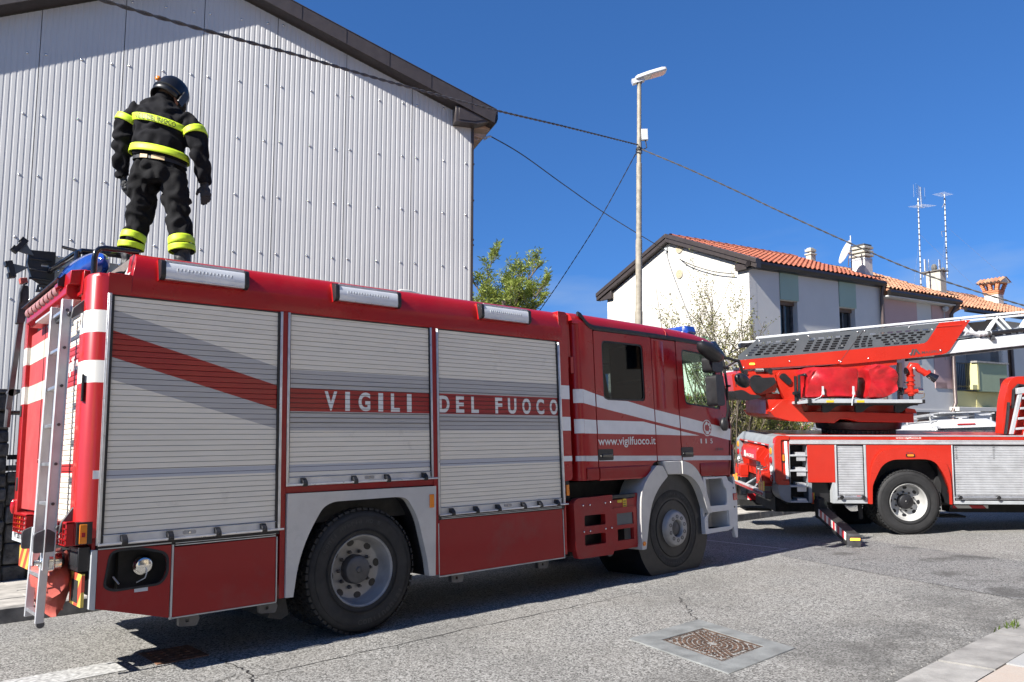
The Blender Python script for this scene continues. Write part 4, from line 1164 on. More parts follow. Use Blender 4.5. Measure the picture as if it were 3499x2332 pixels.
def wheel(parent, loc, concave, txts=True, rim_m='rim', hub_m='hub', me=None, turn=0.):
    w = MB(); r = .300
    if concave:
        w.lathe([(.288, .03), (r, .004), (r+.004, .012), (r-.012, .018), (r-.025, .05), (r-.033, .13), (r-.055, .16), (.19, .175), (.12, .17), (.12, .21), (r-.02, .21)], (0, 0, 0), 'y', 48, cap=False)
    else:
        w.lathe([(.285, .03), (r, .004), (r+.004, .012), (r-.014, .02), (r-.03, .06), (.252, .085), (.246, .06), (.214, -.03), (.20, -.055), (.186, -.062), (.108, -.062), (.10, -.05), (.10, .1), (.28, .14)], (0, 0, 0), 'y', 48, cap=False)
    wo = w.obj('wheel', rim_m, parent); wo.location = loc; wo.rotation_euler = (0, turn, 0)
    t = inst('tyre', me or tyre_me, wo)
    h = MB()
    if concave:
        for k in range(10):
            a = 2*pi*k/10; c = (.155*cos(a), 0, .155*sin(a)); h.lathe([(.017, .16), (.017, .145), (.010, .138), (.010, .12), (.004, .118)], c, 'y', 6)
        h.obj('wheel_nut', hub_m, wo); h = MB(); h.lathe([(.125, .175), (.125, .12), (.115, .085), (.10, .075), (.03, .07), (.02, .06)], (0, 0, 0), 'y', 20)
    else:
        for k in range(10):
            a = 2*pi*k/10 + .3; c = (.143*cos(a), 0, .143*sin(a)); h.lathe([(.0225, -.0595), (.0225, -.066), (.016, -.0665), (.014, -.058)], c, 'y', 14)
        h.obj('wheel_nut', hub_m, wo); h = MB(); h.lathe([(.10, .08), (.098, -.015), (.085, -.03), (.06, -.034), (.05, -.04), (.01, -.042)], (0, 0, 0), 'y', 20)
    h.obj('hub', hub_m, wo)
    h = MB()
    for k in range(10 if not concave else 8):
        a = 2*pi*k/(10 if not concave else 8) + .15
        if concave: rr, y0 = .225, .1655
        else: rr, y0 = .231, .06
        e1 = Vector((cos(a), 0, sin(a))); e2 = Vector((-sin(a), 0, cos(a)))
        ring = []
        for j in range(12):
            u, v = .027*cos(2*pi*j/12), .036*sin(2*pi*j/12)
            ring.append(e1*(rr+u) + e2*v + Vector((0, y0 - (.30*u if concave else -.9*u) - .004, 0)))
        h.add(ring, [tuple(range(12))])
    h.obj('hand_hole', 'black', wo)
    if txts:
        q = arc_text('Conti Hybrid HD 5', .418, .033, rad(110 if concave else 62), rad(88)); q2 = arc_text('Continental', .425, .042, rad(-62 if concave else -102), rad(72), True)
        q.join(q2); q.obj('tyre_lettering', 'rubber_text', wo)
    return wo
wheel(T, (2.19, .045, .522), True)
wheel(T, (6.57, .06, .522), False)
for cx in (2.19, 6.57):
    o_ = wheel(T, (cx, W-.05, .522), cx < 3, False); o_.rotation_euler = (0, 0, pi)
inst('tyre', tyre_me, T, (2.19, .38, .522))

# ---------------------------------------------------------------- work lights on the cove
for x0, x1 in ((.425, 1.065), (1.875, 2.512), (3.505, 4.150)):
    b = MB(); b.loft([[(x0-.02, .03, 2.835), (x0-.02, -.02, 2.84), (x0-.02, .012, 3.012), (x0-.02, .06, 3.0)], [(x1+.01, .03, 2.835), (x1+.01, -.01, 2.84), (x1+.01, .015, 3.01), (x1+.01, .06, 3.0)]]); wl = b.obj('work_light', 'red', T)
    for e in (x0, x1):
        b = MB(); b.plate(rp([(-.028, 2.842), (-.07, 2.862), (-.064, 2.99), (-.01, 3.008), (.02, 3.0), (-.01, 2.85)], .02), e-.018, e+.018, 'x'); b.obj('end_cap', 'black', wl, .003)
    b = MB(); b.loft([[(x, y, z) for y, z in ((-.02, 2.853), (-.060, 2.862), (-.066, 2.885), (-.060, 2.965), (-.045, 2.985), (-.01, 2.995))] for x in (x0+.018, x1-.018)]); b.obj('lens', 'lamp_glass', wl)
    b = MB(); b.box(x0+.018, x1-.018, -.064, -.02, 2.849, 2.862); b.box(x0+.018, x1-.018, -.05, -.005, 2.985, 3.0); b.obj('lens_frame', 'alu', wl, .002)
    b = MB()
    for k in range(16): b.box(x0+.1+k*(x1-x0-.2)/16, x0+.112+k*(x1-x0-.2)/16, -.0665, -.06, 2.915+.003*(k % 3), 2.94)
    b.obj('lamp_element', 'plastic_box', wl)

# ---------------------------------------------------------------- cab
def side_plate(pts, holes=(), y0=0., y1=.04, name='cab_panel', mat='red', bev=.008):
    b = MB(); b.plate(pts, y0, y1, 'y', holes); return b.obj(name, mat, T, bev)
# rounded rear corner of the cab
b = MB()
pf = [(5.186, .0), (4.985, .0), (4.945, .004), (4.91, .022), (4.888, .06), (4.885, .12), (4.885, W-.12), (4.888, W-.06), (4.945, W), (4.985, W), (5.186, W), (5.186, W-.05), (4.96, W-.05), (4.96, .05), (5.186, .05)]
b.loft([[(x, y, z) for x, y in pf] for z in (1.168, 2.86, 2.95)])
b.obj('cab_rear_panel', 'red', T)
b = MB(); b.plate([(4.79, 2.42), (4.872, 2.42), (4.872, 2.60), (4.86, 3.03), (4.80, 3.05)], .06, .2); b.plate([(4.84, 2.36), (4.885, 2.36), (4.885, 2.55), (4.84, 2.55)], .03, .08); b.obj('cab_gap_panel', 'red', T, .004)
b = MB(); b.box(4.78, 4.87, .16, W-.16, .95, 2.9); b.obj('dark_gap_filler', 'black', T)  # black box stands in for the dark gap behind the cab
rwin = rect(5.332, 6.088, 2.072, 2.772, .07, 5)
rdoor = rp([(5.2, 1.158), (5.945, 1.153), (6.19, 1.336), (6.243, 1.345), (6.243, 2.872), (5.2, 2.872)], [.01, .02, .03, .01, .02, .02])
rd = side_plate(rdoor, [rwin], name='rear_door')
side_plate([(6.256, 1.35), (6.742, 1.346), (6.742, 2.868), (6.256, 2.87)], name='cab_side_panel')
b = MB(); b.loft([[(x, y, z) for x, y in ((6.30, .0), (6.335, -.012), (6.44, -.012), (6.49, .0))] for z in (1.99, 2.05, 2.78, 2.84)], closed=False, cap=False); b.obj('pillar_swage', 'red', T)
fwin = rp([(6.885, 2.058), (7.672, 2.0), (7.60, 2.66), (7.56, 2.738), (6.866, 2.772)], [.06, .05, .05, .06, .07], 5)
fdoor = rp([(6.757, 1.345), (6.85, 1.322), (7.03, 1.225), (7.165, 1.133), (7.765, 1.122), (7.83, 1.42), (7.873, 1.74), (7.868, 1.985), (7.625, 2.858), (6.757, 2.866)], [.0, .05, .05, .02, .03, .1, .1, .05, .03, .02])
fd = side_plate(fdoor, [fwin], name='front_door')
for w_, n_, g_ in ((rwin, rd, 'glass_dark'), (fwin, fd, 'glass_green')):
    b = MB(); cx = sum(p[0] for p in w_)/len(w_); cz = sum(p[1] for p in w_)/len(w_)
    inn = [(cx+(x-cx)*.945, cz+(z-cz)*.945) for x, z in w_]; outr = [(cx+(x-cx)*1.003, cz+(z-cz)*1.003) for x, z in w_]
    b.plate(outr, .008, .03, 'y', [inn]); b.obj('window_seal', 'black', n_)
    b = MB(); b.flat([(cx+(x-cx)*.97, cz+(z-cz)*.97) for x, z in w_], .02); b.obj('window_glass', g_, n_)
# far side of the cab
side_plate([(5.19, 1.15), (7.75, 1.12), (7.87, 1.98), (7.625, 2.86), (5.19, 2.87)], [rect(5.36, 6.06, 2.1, 2.75, .06), [(6.9, 2.07), (7.64, 2.01), (7.55, 2.72), (6.9, 2.75)]], W-.04, W, 'cab_far_side')
b = MB(); b.flat(rect(5.37, 6.05, 2.11, 2.74), W-.02); b.flat([(6.9, 2.07), (7.64, 2.01), (7.55, 2.72), (6.9, 2.75)], W-.02); b.obj('far_window_glass', 'glass_green', T)
# roof with rounded sides, lofted to the front
b = MB(); rings = []
for x, zs, zt in ((4.86, 2.93, 3.07), (4.98, 2.93, 3.075), (5.6, 2.90, 3.07), (6.57, 2.88, 3.055), (7.0, 2.87, 3.04), (7.27, 2.865, 3.02), (7.5, 2.86, 2.985), (7.64, 2.86, 2.93), (7.70, 2.855, 2.88)):
    h = zt-zs; hp = [(0.002, 0), (.004, .25*h), (.02, .55*h), (.05, .80*h), (.10, .95*h), (.2, h), (.5, h+.015)]
    r_ = [(x, y, zs+z) for y, z in hp] + [(x, W-y, zs+z) for y, z in reversed(hp)]
    rings.append(r_)
b.loft(rings); b.obj('cab_roof', 'red', T)
b = MB(); b.loft([[(x, -.006, z-.028), (x, -.014, z), (x, -.008, z+.028), (x, .02, z+.02), (x, .02, z-.02)] for x, z in ((4.95, 3.045), (5.0, 3.03), (5.05, 2.985), (5.09, 2.945), (5.15, 2.915), (5.22, 2.905), (5.9, 2.905), (6.58, 2.897), (7.1, 2.885), (7.62, 2.862), (7.72, 2.83))]); b.obj('roof_gutter', 'black', T)
b = MB(); b.tube([(5.12, .03, 2.978), (6.55, .03, 2.955), (7.2, .035, 2.935)], .006, 6); b.tube([(6.56, -.001, 2.90), (6.575, .01, 2.97), (6.59, .08, 3.045)], .005, 6)
b.obj('roof_seam', 'red_dirty', T)
# front: windscreen, pillars, panels
fr = lambda y: .10*(1-((y-1.25)/1.25)**4)          # bow of the front
b = MB(); rows = []
for x, z in ((7.665, 2.82), (7.76, 2.45), (7.875, 1.97)): rows.append([(x+fr(y)*.9, y, z) for y in [.14+2.22*i/12 for i in range(13)]])
b.loft(rows, cap=False, closed=False); b.obj('windscreen', 'glass_green', T)
b = MB()
for ys in (0., W):
    s = 1 if ys == 0 else -1
    b.loft([[(x, ys+s*.004, z), (x+.03, ys-s*.006, z), (x+.085, ys+s*.05, z), (x+.09, ys+s*.16, z), (x, ys+s*.12, z)] for x, z in ((7.63, 2.86), (7.70, 2.6), (7.80, 2.24), (7.872, 1.98), (7.86, 1.9))])
b.obj('windscreen_pillar', 'black', T)
b = MB(); rows = []
for x, z in ((7.885, 1.97), (7.90, 1.72), (7.86, 1.40), (7.80, 1.10)): rows.append([(x+fr(y)*.7, y, z) for y in [.02+2.46*i/14 for i in range(15)]])
b.loft(rows, cap=False, closed=False)
b.loft([[(x-.05, .0, z), (x+.0, .0, z), (x+.04, .03, z), (x+.05, .1, z)] for x, z in ((7.87, 1.97), (7.885, 1.74), (7.85, 1.42), (7.79, 1.12))], closed=False, cap=False)
b.obj('front_panel', 'red', T)
b = MB(); b.loft([[(7.865, -.004, z), (7.90, -.004, z), (7.925, .05, z), (7.865, .05, z)] for z in (1.13, 1.46)]); b.obj('corner_deflector', 'black', T, .004)
b = MB(); b.loft([[(7.90, .0, z), (7.935, .01, z), (7.96, .07, z), (7.90, .07, z)] for z in (1.135, 1.16, 1.50, 1.53)]); b.obj('corner_lamp', 'redlens', T, .004)
b = MB(); b.loft([[(7.60, y, 2.90), (7.74, y, 2.95), (7.92, y, 2.80), (7.97, y, 2.72), (7.93, y, 2.73), (7.72, y, 2.86)] for y in (.05, .4, 1.25, 2.1, 2.45)]); b.obj('sun_visor', 'black_gloss', T, .004)
b = MB(); b.ball((7.70, .22, 2.985), (.06, .10, .05)); b.obj('marker_lens', 'glass_green', T)
# interior
b = MB(); b.box(4.97, 7.6, .06, W-.06, 1.2, 1.42); b.box(4.97, 5.0, .06, W-.06, 1.4, 2.9); b.obj('cab_floor', 'dark', T)
b = MB(); b.box(4.97, 7.5, .06, W-.06, 2.835, 2.85); b.obj('headliner', 'lgrey', T)
for x, ys in ((5.62, (.35, .95, 1.6, 2.15)), (6.55, (.45, 2.05)), (5.15, (.4, 1.0, 1.6, 2.2))):
    for y in ys:
        b = MB(); b.plate(rp([(x-.08, 1.4), (x+.42, 1.4), (x+.44, 1.72), (x+.03, 1.75), (x-.10, 2.42), (x-.22, 2.40)], .05), y-.22, y+.22)
        b.plate(rp([(x-.18, 2.42), (x-.08, 2.42), (x-.10, 2.62), (x-.18, 2.62)], .03), y-.13, y+.13); b.obj('seat', 'dark', T, .03)
b = MB(); b.box(6.34, 6.42, .10, .77, 1.4, 2.83); b.box(6.34, 6.42, 1.02, 2.3, 1.4, 2.83); b.obj('blocking_partition', 'dark', T)  # added partition, blocks the bright view through the rear cab window
b = MB(); b.box(7.35, 7.75, .08, W-.08, 1.5, 1.95); b.obj('dashboard', 'dark', T, .04)
b = MB()
for y in (.33, .93): b.lathe([(.02, 1.75), (.075, 1.80), (.075, 2.30), (.03, 2.36)], (5.64, y, 0), 'z', 14)
b.obj('air_cylinder', 'dark', T)

# white bands on the cab, cut at the door gaps
seg = [(4.985, 5.186), (5.2, 6.243), (6.256, 6.742), (6.757, 7.87)]
s1 = [(4.9, 2.184), (4.99, 2.183), (5.194, 2.129), (5.33, 2.10), (6.248, 1.977), (6.74, 1.906), (7.873, 1.738), (7.848, 1.585), (6.74, 1.752), (6.234, 1.83), (5.185, 1.99), (4.99, 2.027), (4.9, 2.03)]
s1 = [(4.9, 2.184), (4.99, 2.183), (5.194, 2.135), (5.326, 2.108), (5.345, 2.088), (5.40, 2.072), (5.75, 2.067), (6.248, 1.977), (6.74, 1.906), (7.87, 1.738), (7.845, 1.587), (6.74, 1.750), (6.234, 1.828), (5.185, 1.992), (4.99, 2.027), (4.9, 2.03)]
s2 = [(4.9, 1.848), (5.175, 1.838), (6.019, 1.827), (6.24, 1.792), (6.74, 1.714), (7.143, 1.653), (6.73, 1.658), (6.22, 1.67), (5.164, 1.685), (4.9, 1.69)]
s3 = [(4.9, 1.440), (5.2, 1.436), (6.24, 1.414), (7.84, 1.380), (7.835, 1.322), (6.24, 1.355), (5.2, 1.374), (4.9, 1.383)]
b = MB()
for st in (s1, s2):
    for a0, a1 in seg:
        q = clip(st, a0+.002, a1-.002)
        if q: b.flat(q, -.0025)
def wrap(z0, z1):
    c = [(4.985, -.0025), (4.944, .0015), (4.908, .02), (4.8855, .06)]
    b.loft([[(x, y, z0) for x, y in c], [(x, y, z1) for x, y in c]], cap=False, closed=False)
wrap(2.028, 2.184); wrap(1.69, 1.848)
b.obj('white_stripe', 'white_refl', T)
b = MB()
for a0, a1 in seg:
    q = clip(s3, a0+.002, a1-.002)
    if q: b.flat(q, -.003)
wrap(1.383, 1.44); b.obj('silver_stripe', 'tape', T)
b = MB(); text(b, 'www.vigilfuoco.it', 5.20, 6.232, 1.523, 1.648, Y(-.0035), .012); text(b, '1', 7.162, 7.190, 1.552, 1.613, Y(-.0035), .006); text(b, '1', 7.270, 7.298, 1.551, 1.612, Y(-.0035), .006); text(b, '5', 7.380, 7.430, 1.550, 1.612, Y(-.0035), .008)
b.obj('lettering', 'lettering', T)
# telephone emblem: white ring, red disc, dial dots and handset
cx, cz = 7.322, 1.752
circ = lambda x, z, r, n=28: [(x+r*cos(2*pi*k/n), z+r*sin(2*pi*k/n)) for k in range(n)]
b = MB(); b.plate(circ(cx, cz, .107), -.0045, -.0035); e_ = b.obj('emblem', 'lettering', T)
b = MB(); b.plate(circ(cx, cz, .095), -.0062, -.0045); b.obj('emblem_disc', 'red', e_)
b = MB()
for a in (-115, -75, -35, 5, 45): b.flat(circ(cx+.064*cos(rad(a)), cz+.064*sin(rad(a)), .020, 14), -.0072)
hs = [(cx-.062*cos(rad(a)), cz+.062*sin(rad(a))) for a in range(-75, 80, 12)]
b.loft([[(cx+(x-cx)*1.18, -.0072, cz+(z-cz)*1.18) for x, z in hs], [(cx+(x-cx)*.86, -.0072, cz+(z-cz)*.86) for x, z in hs]], cap=False, closed=False)
b.flat(circ(cx-.008, cz+.062, .024, 12), -.0073); b.flat(circ(cx-.008, cz-.062, .024, 12), -.0073)
b.obj('emblem_phone', 'lettering', e_)
b = MB(); text(b, '1841', 7.50, 7.66, 1.455, 1.490, Y(-.006), .02); b.obj('number_badge', 'letter_dark', fd)
# door handles
for hx, d_ in ((5.322, rd), (6.865, fd)):
    b = MB(); b.plate(rect(hx-.13, hx+.125, 1.382, 1.508, .02), -.006, .0); b.box(hx-.04, hx+.09, .0, .02, 1.42, 1.50); h_ = b.obj('handle', 'black', d_, .004)
    b = MB(); b.box(hx-.075, hx+.10, -.022, -.008, 1.412, 1.452); b.obj('grip', 'black_gloss', d_, .006)
    b = MB(); b.disc((hx-.095, 0, 1.433), .008, -.012, -.006); b.obj('keyhole', 'steel', d_)
# lower crease of the cab
b = MB(); b.loft([[(x, -.001, 1.31), (x, -.012, 1.295), (x, -.012, 1.19), (x, .0, 1.17)] for x in (5.205, 6.1)], closed=False, cap=False); b.loft([[(x, -.001, 1.30), (x, -.010, 1.285), (x, -.010, 1.15), (x, .0, 1.135)] for x in (7.12, 7.75)], closed=False, cap=False)
b.loft([[(x, .002, 1.31), (x, -.012, 1.295), (x, -.012, 1.19), (x, .0, 1.17)] for x in (4.99, 5.184)], closed=False, cap=False); b.obj('sill_crease', 'red_dirty', T)

# front wheel arch, three white pieces
b = MB(); b.plate(rp([(6.178, 1.299), (6.288, 1.291), (6.384, 1.163), (6.20, 1.04), (6.06, .88), (5.985, .69), (5.94, .50), (5.902, .342), (5.826, .339), (5.835, .72), (5.863, .999), (6.0, 1.17)], [.02, .02, .02, .12, .12, .12, .1, .01, .01, .1, .12, .1]), -.045, .30); b.obj('front_mudguard', 'white', T, .02, seg=3)
b = MB(); b.plate([(6.318, 1.343), (6.682, 1.341), (6.678, 1.176), (6.405, 1.182)], -.03, .3); b.obj('front_mudguard', 'white', T, .012)
b = MB(); b.plate(rp([(6.690, 1.341), (6.85, 1.312), (7.0, 1.222), (7.10, 1.08), (7.167, .943), (7.215, .80), (7.25, .661), (7.172, .664), (7.115, .83), (7.03, .997), (6.93, 1.10), (6.81, 1.158), (6.686, 1.176)], [.01, .1, .1, .1, .1, .1, .01, .01, .1, .1, .1, .1, .01]), -.045, .30); b.obj('front_mudguard', 'white', T, .02, seg=3)
b = MB(); b.lathe([(.70, .06), (.72, .06), (.72, .75), (.70, .75)], (6.57, 0, .55), 'y', 40); b.box(5.95, 7.2, .72, .76, .4, 1.3); b.obj('wheel_well', 'black', T)
b = MB(); b.disc((5.862, 0, .408), .026, -.058, -.044); b.obj('side_marker', 'amber', T, .003)

# battery carrier and locker
b = MB(); h1 = rect(4.893, 5.232, .678, .793, .025); h2 = rect(4.887, 5.226, .474, .590, .025)
b.plate(rp([(4.745, .44), (4.775, .345), (5.338, .340), (5.364, .40), (5.364, .992), (4.80, .985), (4.735, .95)], [.03, .03, .02, .0, .01, .05, .04]), -.03, .04, 'y', [h1, h2]); b.box(4.745, 4.77, .0, .45, .42, .95)
bb = b.obj('battery_carrier', 'red_dirty', T, .012)
b = MB()
for x, z in ((4.875, .905), (4.985, .905), (5.235, .912), (5.325, .915), (4.875, .625), (4.975, .625), (5.225, .630), (5.325, .632)): b.ball((x, -.034, z), .011, 8, 6)
b.obj('bolt', 'steel', bb)
b = MB(); b.box(4.8, 5.36, .12, .5, .36, .96); b.box(5.38, 5.85, .22, .55, .36, .97); b.obj('battery', 'black', bb)
b = MB(); b.plate([(5.372, .365), (5.826, .372), (5.845, .84), (5.865, .99), (5.80, .99), (5.80, .935), (5.372, .93)], .02, .05, 'y', [rect(5.462, 5.74, .472, .60), rect(5.46, 5.745, .645, .775)]); lk = b.obj('locker_panel', 'red_dirty', T, .004)
b = MB(); b.plate(rp([(5.385, .40), (5.806, .40), (5.806, .83), (5.76, .845), (5.41, .842), (5.385, .82)], .012), .0, .02, 'y', [rect(5.462, 5.742, .472, .601), rect(5.46, 5.747, .645, .776)]); b.obj('locker_door', 'red_dirty', lk, .006)
b = MB(); b.flat(rect(5.462, 5.745, .645, .776), .012); b.obj('locker_mesh', 'panel_grey', lk)
b = MB(); b.box(5.372, 5.80, .0, .06, .945, .988); b.obj('locker_hinge', 'black', lk, .006)
b = MB(); b.box(5.50, 5.58, .016, .02, .895, .925); b.box(5.595, 5.66, .016, .02, .815, .935); b.obj('warning_label', 'yellow', lk)
b = MB()
for k in range(4): b.box(5.603, 5.652, .0145, .016, .83+k*.024, .84+k*.024)
b.obj('label_print', 'letter_black', lk)
b = MB(); b.plate([(5.40, .30), (5.46, .30), (5.48, .335), (5.43, .37), (5.38, .36)], .1, .13); b.obj('bracket', 'hub', T)

# entry steps
b = MB(); st = rp([(7.17, 1.12), (7.70, 1.115), (7.735, 1.05), (7.885, .99), (7.89, .42), (7.80, .375), (7.79, .45), (7.72, .415), (7.15, .40), (7.142, .60), (7.24, .66), (7.2, .9)], .012)
b.plate(st, .0, .03, 'y', [rp([(7.25, .745), (7.66, .74), (7.68, .80), (7.68, .94), (7.62, 1.0), (7.60, 1.09), (7.22, 1.09)], .03), rp([(7.215, .46), (7.70, .46), (7.70, .665), (7.27, .665), (7.215, .60)], .02)])
b.box(7.15, 7.75, .27, .30, .40, 1.12); b.box(7.15, 7.72, .03, .28, .40, .425); b.box(7.2, 7.72, .03, .28, .675, .70); b.box(7.69, 7.72, .02, .28, .42, 1.1); b.box(7.15, 7.18, .02, .28, .42, 1.1)
sp = b.obj('step_box', 'white_clean', T, .01)
b = MB()
for z0, x0, x1 in ((.425, 7.28, 7.69), (.70, 7.27, 7.62)):
    b.box(x0, x1, .045, .25, z0, z0+.012)
    for k in range(12): b.box(x0+.01+k*(x1-x0)/12, x0+.022+k*(x1-x0)/12, .045, .25, z0+.012, z0+.018)
b.obj('step_tread', 'dark', sp)
b = MB(); b.box(7.82, 7.91, -.012, .02, .79, .88); b.obj('side_reflector', 'redlens', sp, .005)
b = MB(); b.plate(rp([(7.80, .375), (7.83, .30), (7.87, .30), (7.885, .42)], .01), .0, .05)
b.loft([[(7.86+q, .01, z), (7.90+q, .01, z), (7.97+q, .1, z), (7.99+q, W-.1, z), (7.9+q, W-.01, z), (7.86+q, W-.01, z)] for z, q in ((.42, 0), (.75, .03), (1.10, .0))])
b.obj('front_bumper', 'white_clean', T, .01)
b = MB()
for z in (.70, .95): b.disc((7.84, 0, z), .011, -.006, .0)
b.obj('step_bolt', 'black', sp)

# mirrors
b = MB(); b.tube([(7.56, -.14, 2.755), (7.575, -.16, 2.60), (7.60, -.17, 2.30), (7.60, -.16, 1.98), (7.625, -.10, 1.82)], .017, 10); b.tube([(7.47, -.10, 2.76), (7.62, .0, 2.77)], .018, 8); b.tube([(7.60, -.16, 2.30), (7.5, -.28, 2.29)], .015, 8); b.tube([(7.58, -.16, 2.56), (7.46, -.30, 2.52)], .02, 8)
mr = b.obj('mirror_arm', 'black', T)
b = MB(); b.plate(rp([(7.10, 2.02), (7.27, 2.02), (7.28, 2.42), (7.10, 2.42)], .05, 6), -.34, -.18); mm = b.obj('mirror_head', 'black', T, .035, seg=4)
b = MB(); b.plate(rp([(7.10, 2.46), (7.34, 2.46), (7.34, 2.66), (7.10, 2.66)], .05, 6), -.30, -.14); b.obj('wide_mirror_head', 'black', T, .03, seg=4)
b = MB(); q = MB(); q.ball((0, 0, 0), (.26, .11, .10), 18, 10); q.xf(Matrix.Translation((6.985, -.36, 2.70)) @ Matrix.Rotation(rad(20), 4, 'Y')); b.join(q); b.tube([(6.84, -.36, 2.80), (7.0, -.32, 2.815), (7.14, -.28, 2.74)], .022, 8); b.tube([(6.84, -.36, 2.83), (6.82, -.36, 2.77)], .02, 8); b.obj('kerb_mirror', 'black', T)
b = MB(); q = MB(); q.ball((0, 0, 0), (.075, .05, .095), 14, 8); q.xf(Matrix.Translation((7.63, -.07, 1.80))); b.join(q); b.obj('mirror_foot', 'black', T)
b = MB(); b.tube([(7.80, -.02, 2.72), (7.98, -.14, 2.66), (8.06, -.14, 2.50), (8.03, -.1, 2.42)], .022, 8); q = MB(); q.ball((0, 0, 0), (.15, .09, .09)); q.xf(Matrix.Translation((8.06, -.12, 2.40)) @ Matrix.Rotation(rad(25), 4, 'Y')); b.join(q); b.obj('front_mirror', 'black', T)

# roof of the cab: beacon bar, aerials
b = MB(); b.loft([[(x, y0, 3.06), (x-.02*s, y0-.03, 3.10), (x-.03*s, y0, 3.19), (x-.03*s, y0+1.6, 3.19), (x-.02*s, y0+1.65, 3.10), (x, y0+1.6, 3.06)] for x, y0, s in ((7.46, .42, -1), (7.51, .36, -.4), (7.68, .34, .4), (7.74, .40, 1))]); bc = b.obj('beacon_bar', 'bluelens', T, .012)
b = MB(); b.box(7.48, 7.70, .5, 1.9, 2.9, 3.06); b.obj('beacon_base', 'black', bc)
b = MB(); b.tube([(7.33, .62, 3.0), (7.20, .60, 3.72)], [.006, .003], 6); b.tube([(5.4, .6, 3.06), (5.38, .6, 3.16)], .006, 6); b.obj('aerial', 'cable_black', T)

# ---------------------------------------------------------------- rear end
b = MB(); b.box(.03, .10, .2, W-.2, .9, 2.8); b.obj('rear_frame', 'black', T)
b = MB(); b.plate(rect(1.25, 2.28, 1.12, 2.70), -.012, .05, 'x'); b.obj('rear_panel', 'red_dusty', T, .006)
b = MB()
for z0, z1 in ((2.422, 2.582), (2.061, 2.219)): b.flat(rect(1.50, 2.27, z0, z1), -.0145, 'x')
b.box(-.0145, -.012, 1.50, 1.66, 1.545, 1.552); b.obj('white_stripe', 'white_dusty', T)
b = MB(); b.box(-.016, -.012, 1.655, 1.66, 1.52, 2.75); b.obj('panel_gap', 'black', T)
b = MB(); text(b, 'BAI', 1.62, 1.50, 1.46, 1.51, lambda u, w: (-.0145, u, w), .02); b.plate([(1.56, 1.58), (1.53, 1.64), (1.56, 1.70), (1.59, 1.64)], -.015, -.012, 'x'); b.obj('maker_badge', 'bluelens', T)
me_b = MB(); h = PITCH-.0035
me_b.loft([[(x, y, z) for x, z in ((.028, 0), (.016, .001), (.013, h*.5), (.016, h-.001), (.028, h))] for y in (.26, 1.23)]); me_r = me_b.mesh('slat', 'slat_rear', 30)
b = MB(); b.box(.028, .04, .24, 1.25, 1.0, 2.72); rs = b.obj('rear_roller_shutter', 'black', T)
for k in range(40): inst('slat', me_r, rs, (0, 0, 1.08+k*PITCH))
b = MB(); b.box(-.012, .03, .235, .258, 1.05, 2.62); b.box(-.012, .03, 1.228, 1.25, 1.05, 2.62); b.obj('shutter_guide', 'alu', T)
b = MB(); text(b, 'www.vigilfuoco.it', 1.19, .29, 2.17, 2.32, lambda u, w: (.0115, u, w), .012); b.obj('lettering', 'lettering', rs)
# light bar housing across the top
b = MB(); sec = [(-.01, 2.70), (-.10, 2.70), (-.135, 2.735), (-.135, 2.80), (-.05, 2.83), (-.01, 2.83)]
b.loft([[(x, y, z) for x, z in sec] for y in (.32, 1.82)]); b.plate([(-.02, 2.80), (-.13, 2.80), (-.125, 2.90), (-.02, 2.92)], .24, .42); b.plate([(.0, 2.72), (-.06, 2.72), (-.05, 2.9), (.0, 2.9)], .18, .34)
lb = b.obj('light_bar_housing', 'red', T, .006)
for k in range(8):
    b = MB(); b.lathe([(.02, -.055), (.045, -.055), (.048, -.045), (.048, .045), (.045, .055), (.02, .055)], (-.115, .62+k*.155, 2.815), 'y', 14); b.obj('rear_lamp', 'pinklens', lb)
b = MB(); b.plate([(-.015, 2.80), (-.17, 2.815), (-.17, 2.86), (-.13, 2.905), (-.015, 2.905)], .42, .44); b.box(-.175, -.05, .44, 1.86, 2.868, 2.876); b.obj('lamp_cover', 'black', lb)
b = MB(); b.disc((-.14, .46, 2.825), .03, -.02, .08, 'y'); b.obj('stop_lamp', 'redlens', lb)
b = MB(); b.box(-.128, -.01, .75, 1.45, 2.685, 2.70); b.obj('lamp_underside', 'alu_matte', lb)
b = MB(); b.box(-.04, .02, .16, .24, 2.64, 2.84)
for k in range(6): b.box(-.047, -.04, .17, .23, 2.66+k*.03, 2.68+k*.03)
b.obj('vent_lamp', 'lamp_glass', T)
# blue beacon and tubular guard on the rear roof corner
b = MB(); b.ball((.11, 1.05, 3.04), (.13, .72, .13), 20, 12); bk = b.obj('rear_beacon', 'bluelens', T)
b = MB(); b.ball((.10, 1.70, 3.03), (.11, .16, .11), 16, 10); b.obj('beacon_cap', 'lamp_glass', bk)
b = MB(); b.tube([(-.0, .13, 2.86), (.0, .13, 2.98), (.008, .13, 3.03), (.03, .13, 3.058), (.07, .13, 3.07), (.30, .13, 3.072)], .021, 12); b.obj('grab_rail', 'black_gloss', T)
b = MB(); b.tube([(.02, 2.05, 2.88), (.02, 2.05, 3.20), (.03, 2.0, 3.25), (.12, 1.30, 3.30), (.14, 1.22, 3.30), (.40, 1.22, 3.31), (.62, 1.22, 3.30), (.70, 1.22, 3.25), (.73, 1.22, 3.08)], .026, 12); b.tube([(.12, 1.25, 3.30), (.10, 1.25, 2.9)], .026, 12)
b.tube([(.12, 1.3, 3.32), (.02, 1.36, 3.35)], .014, 8); b.obj('beacon_guard', 'black_gloss', T)
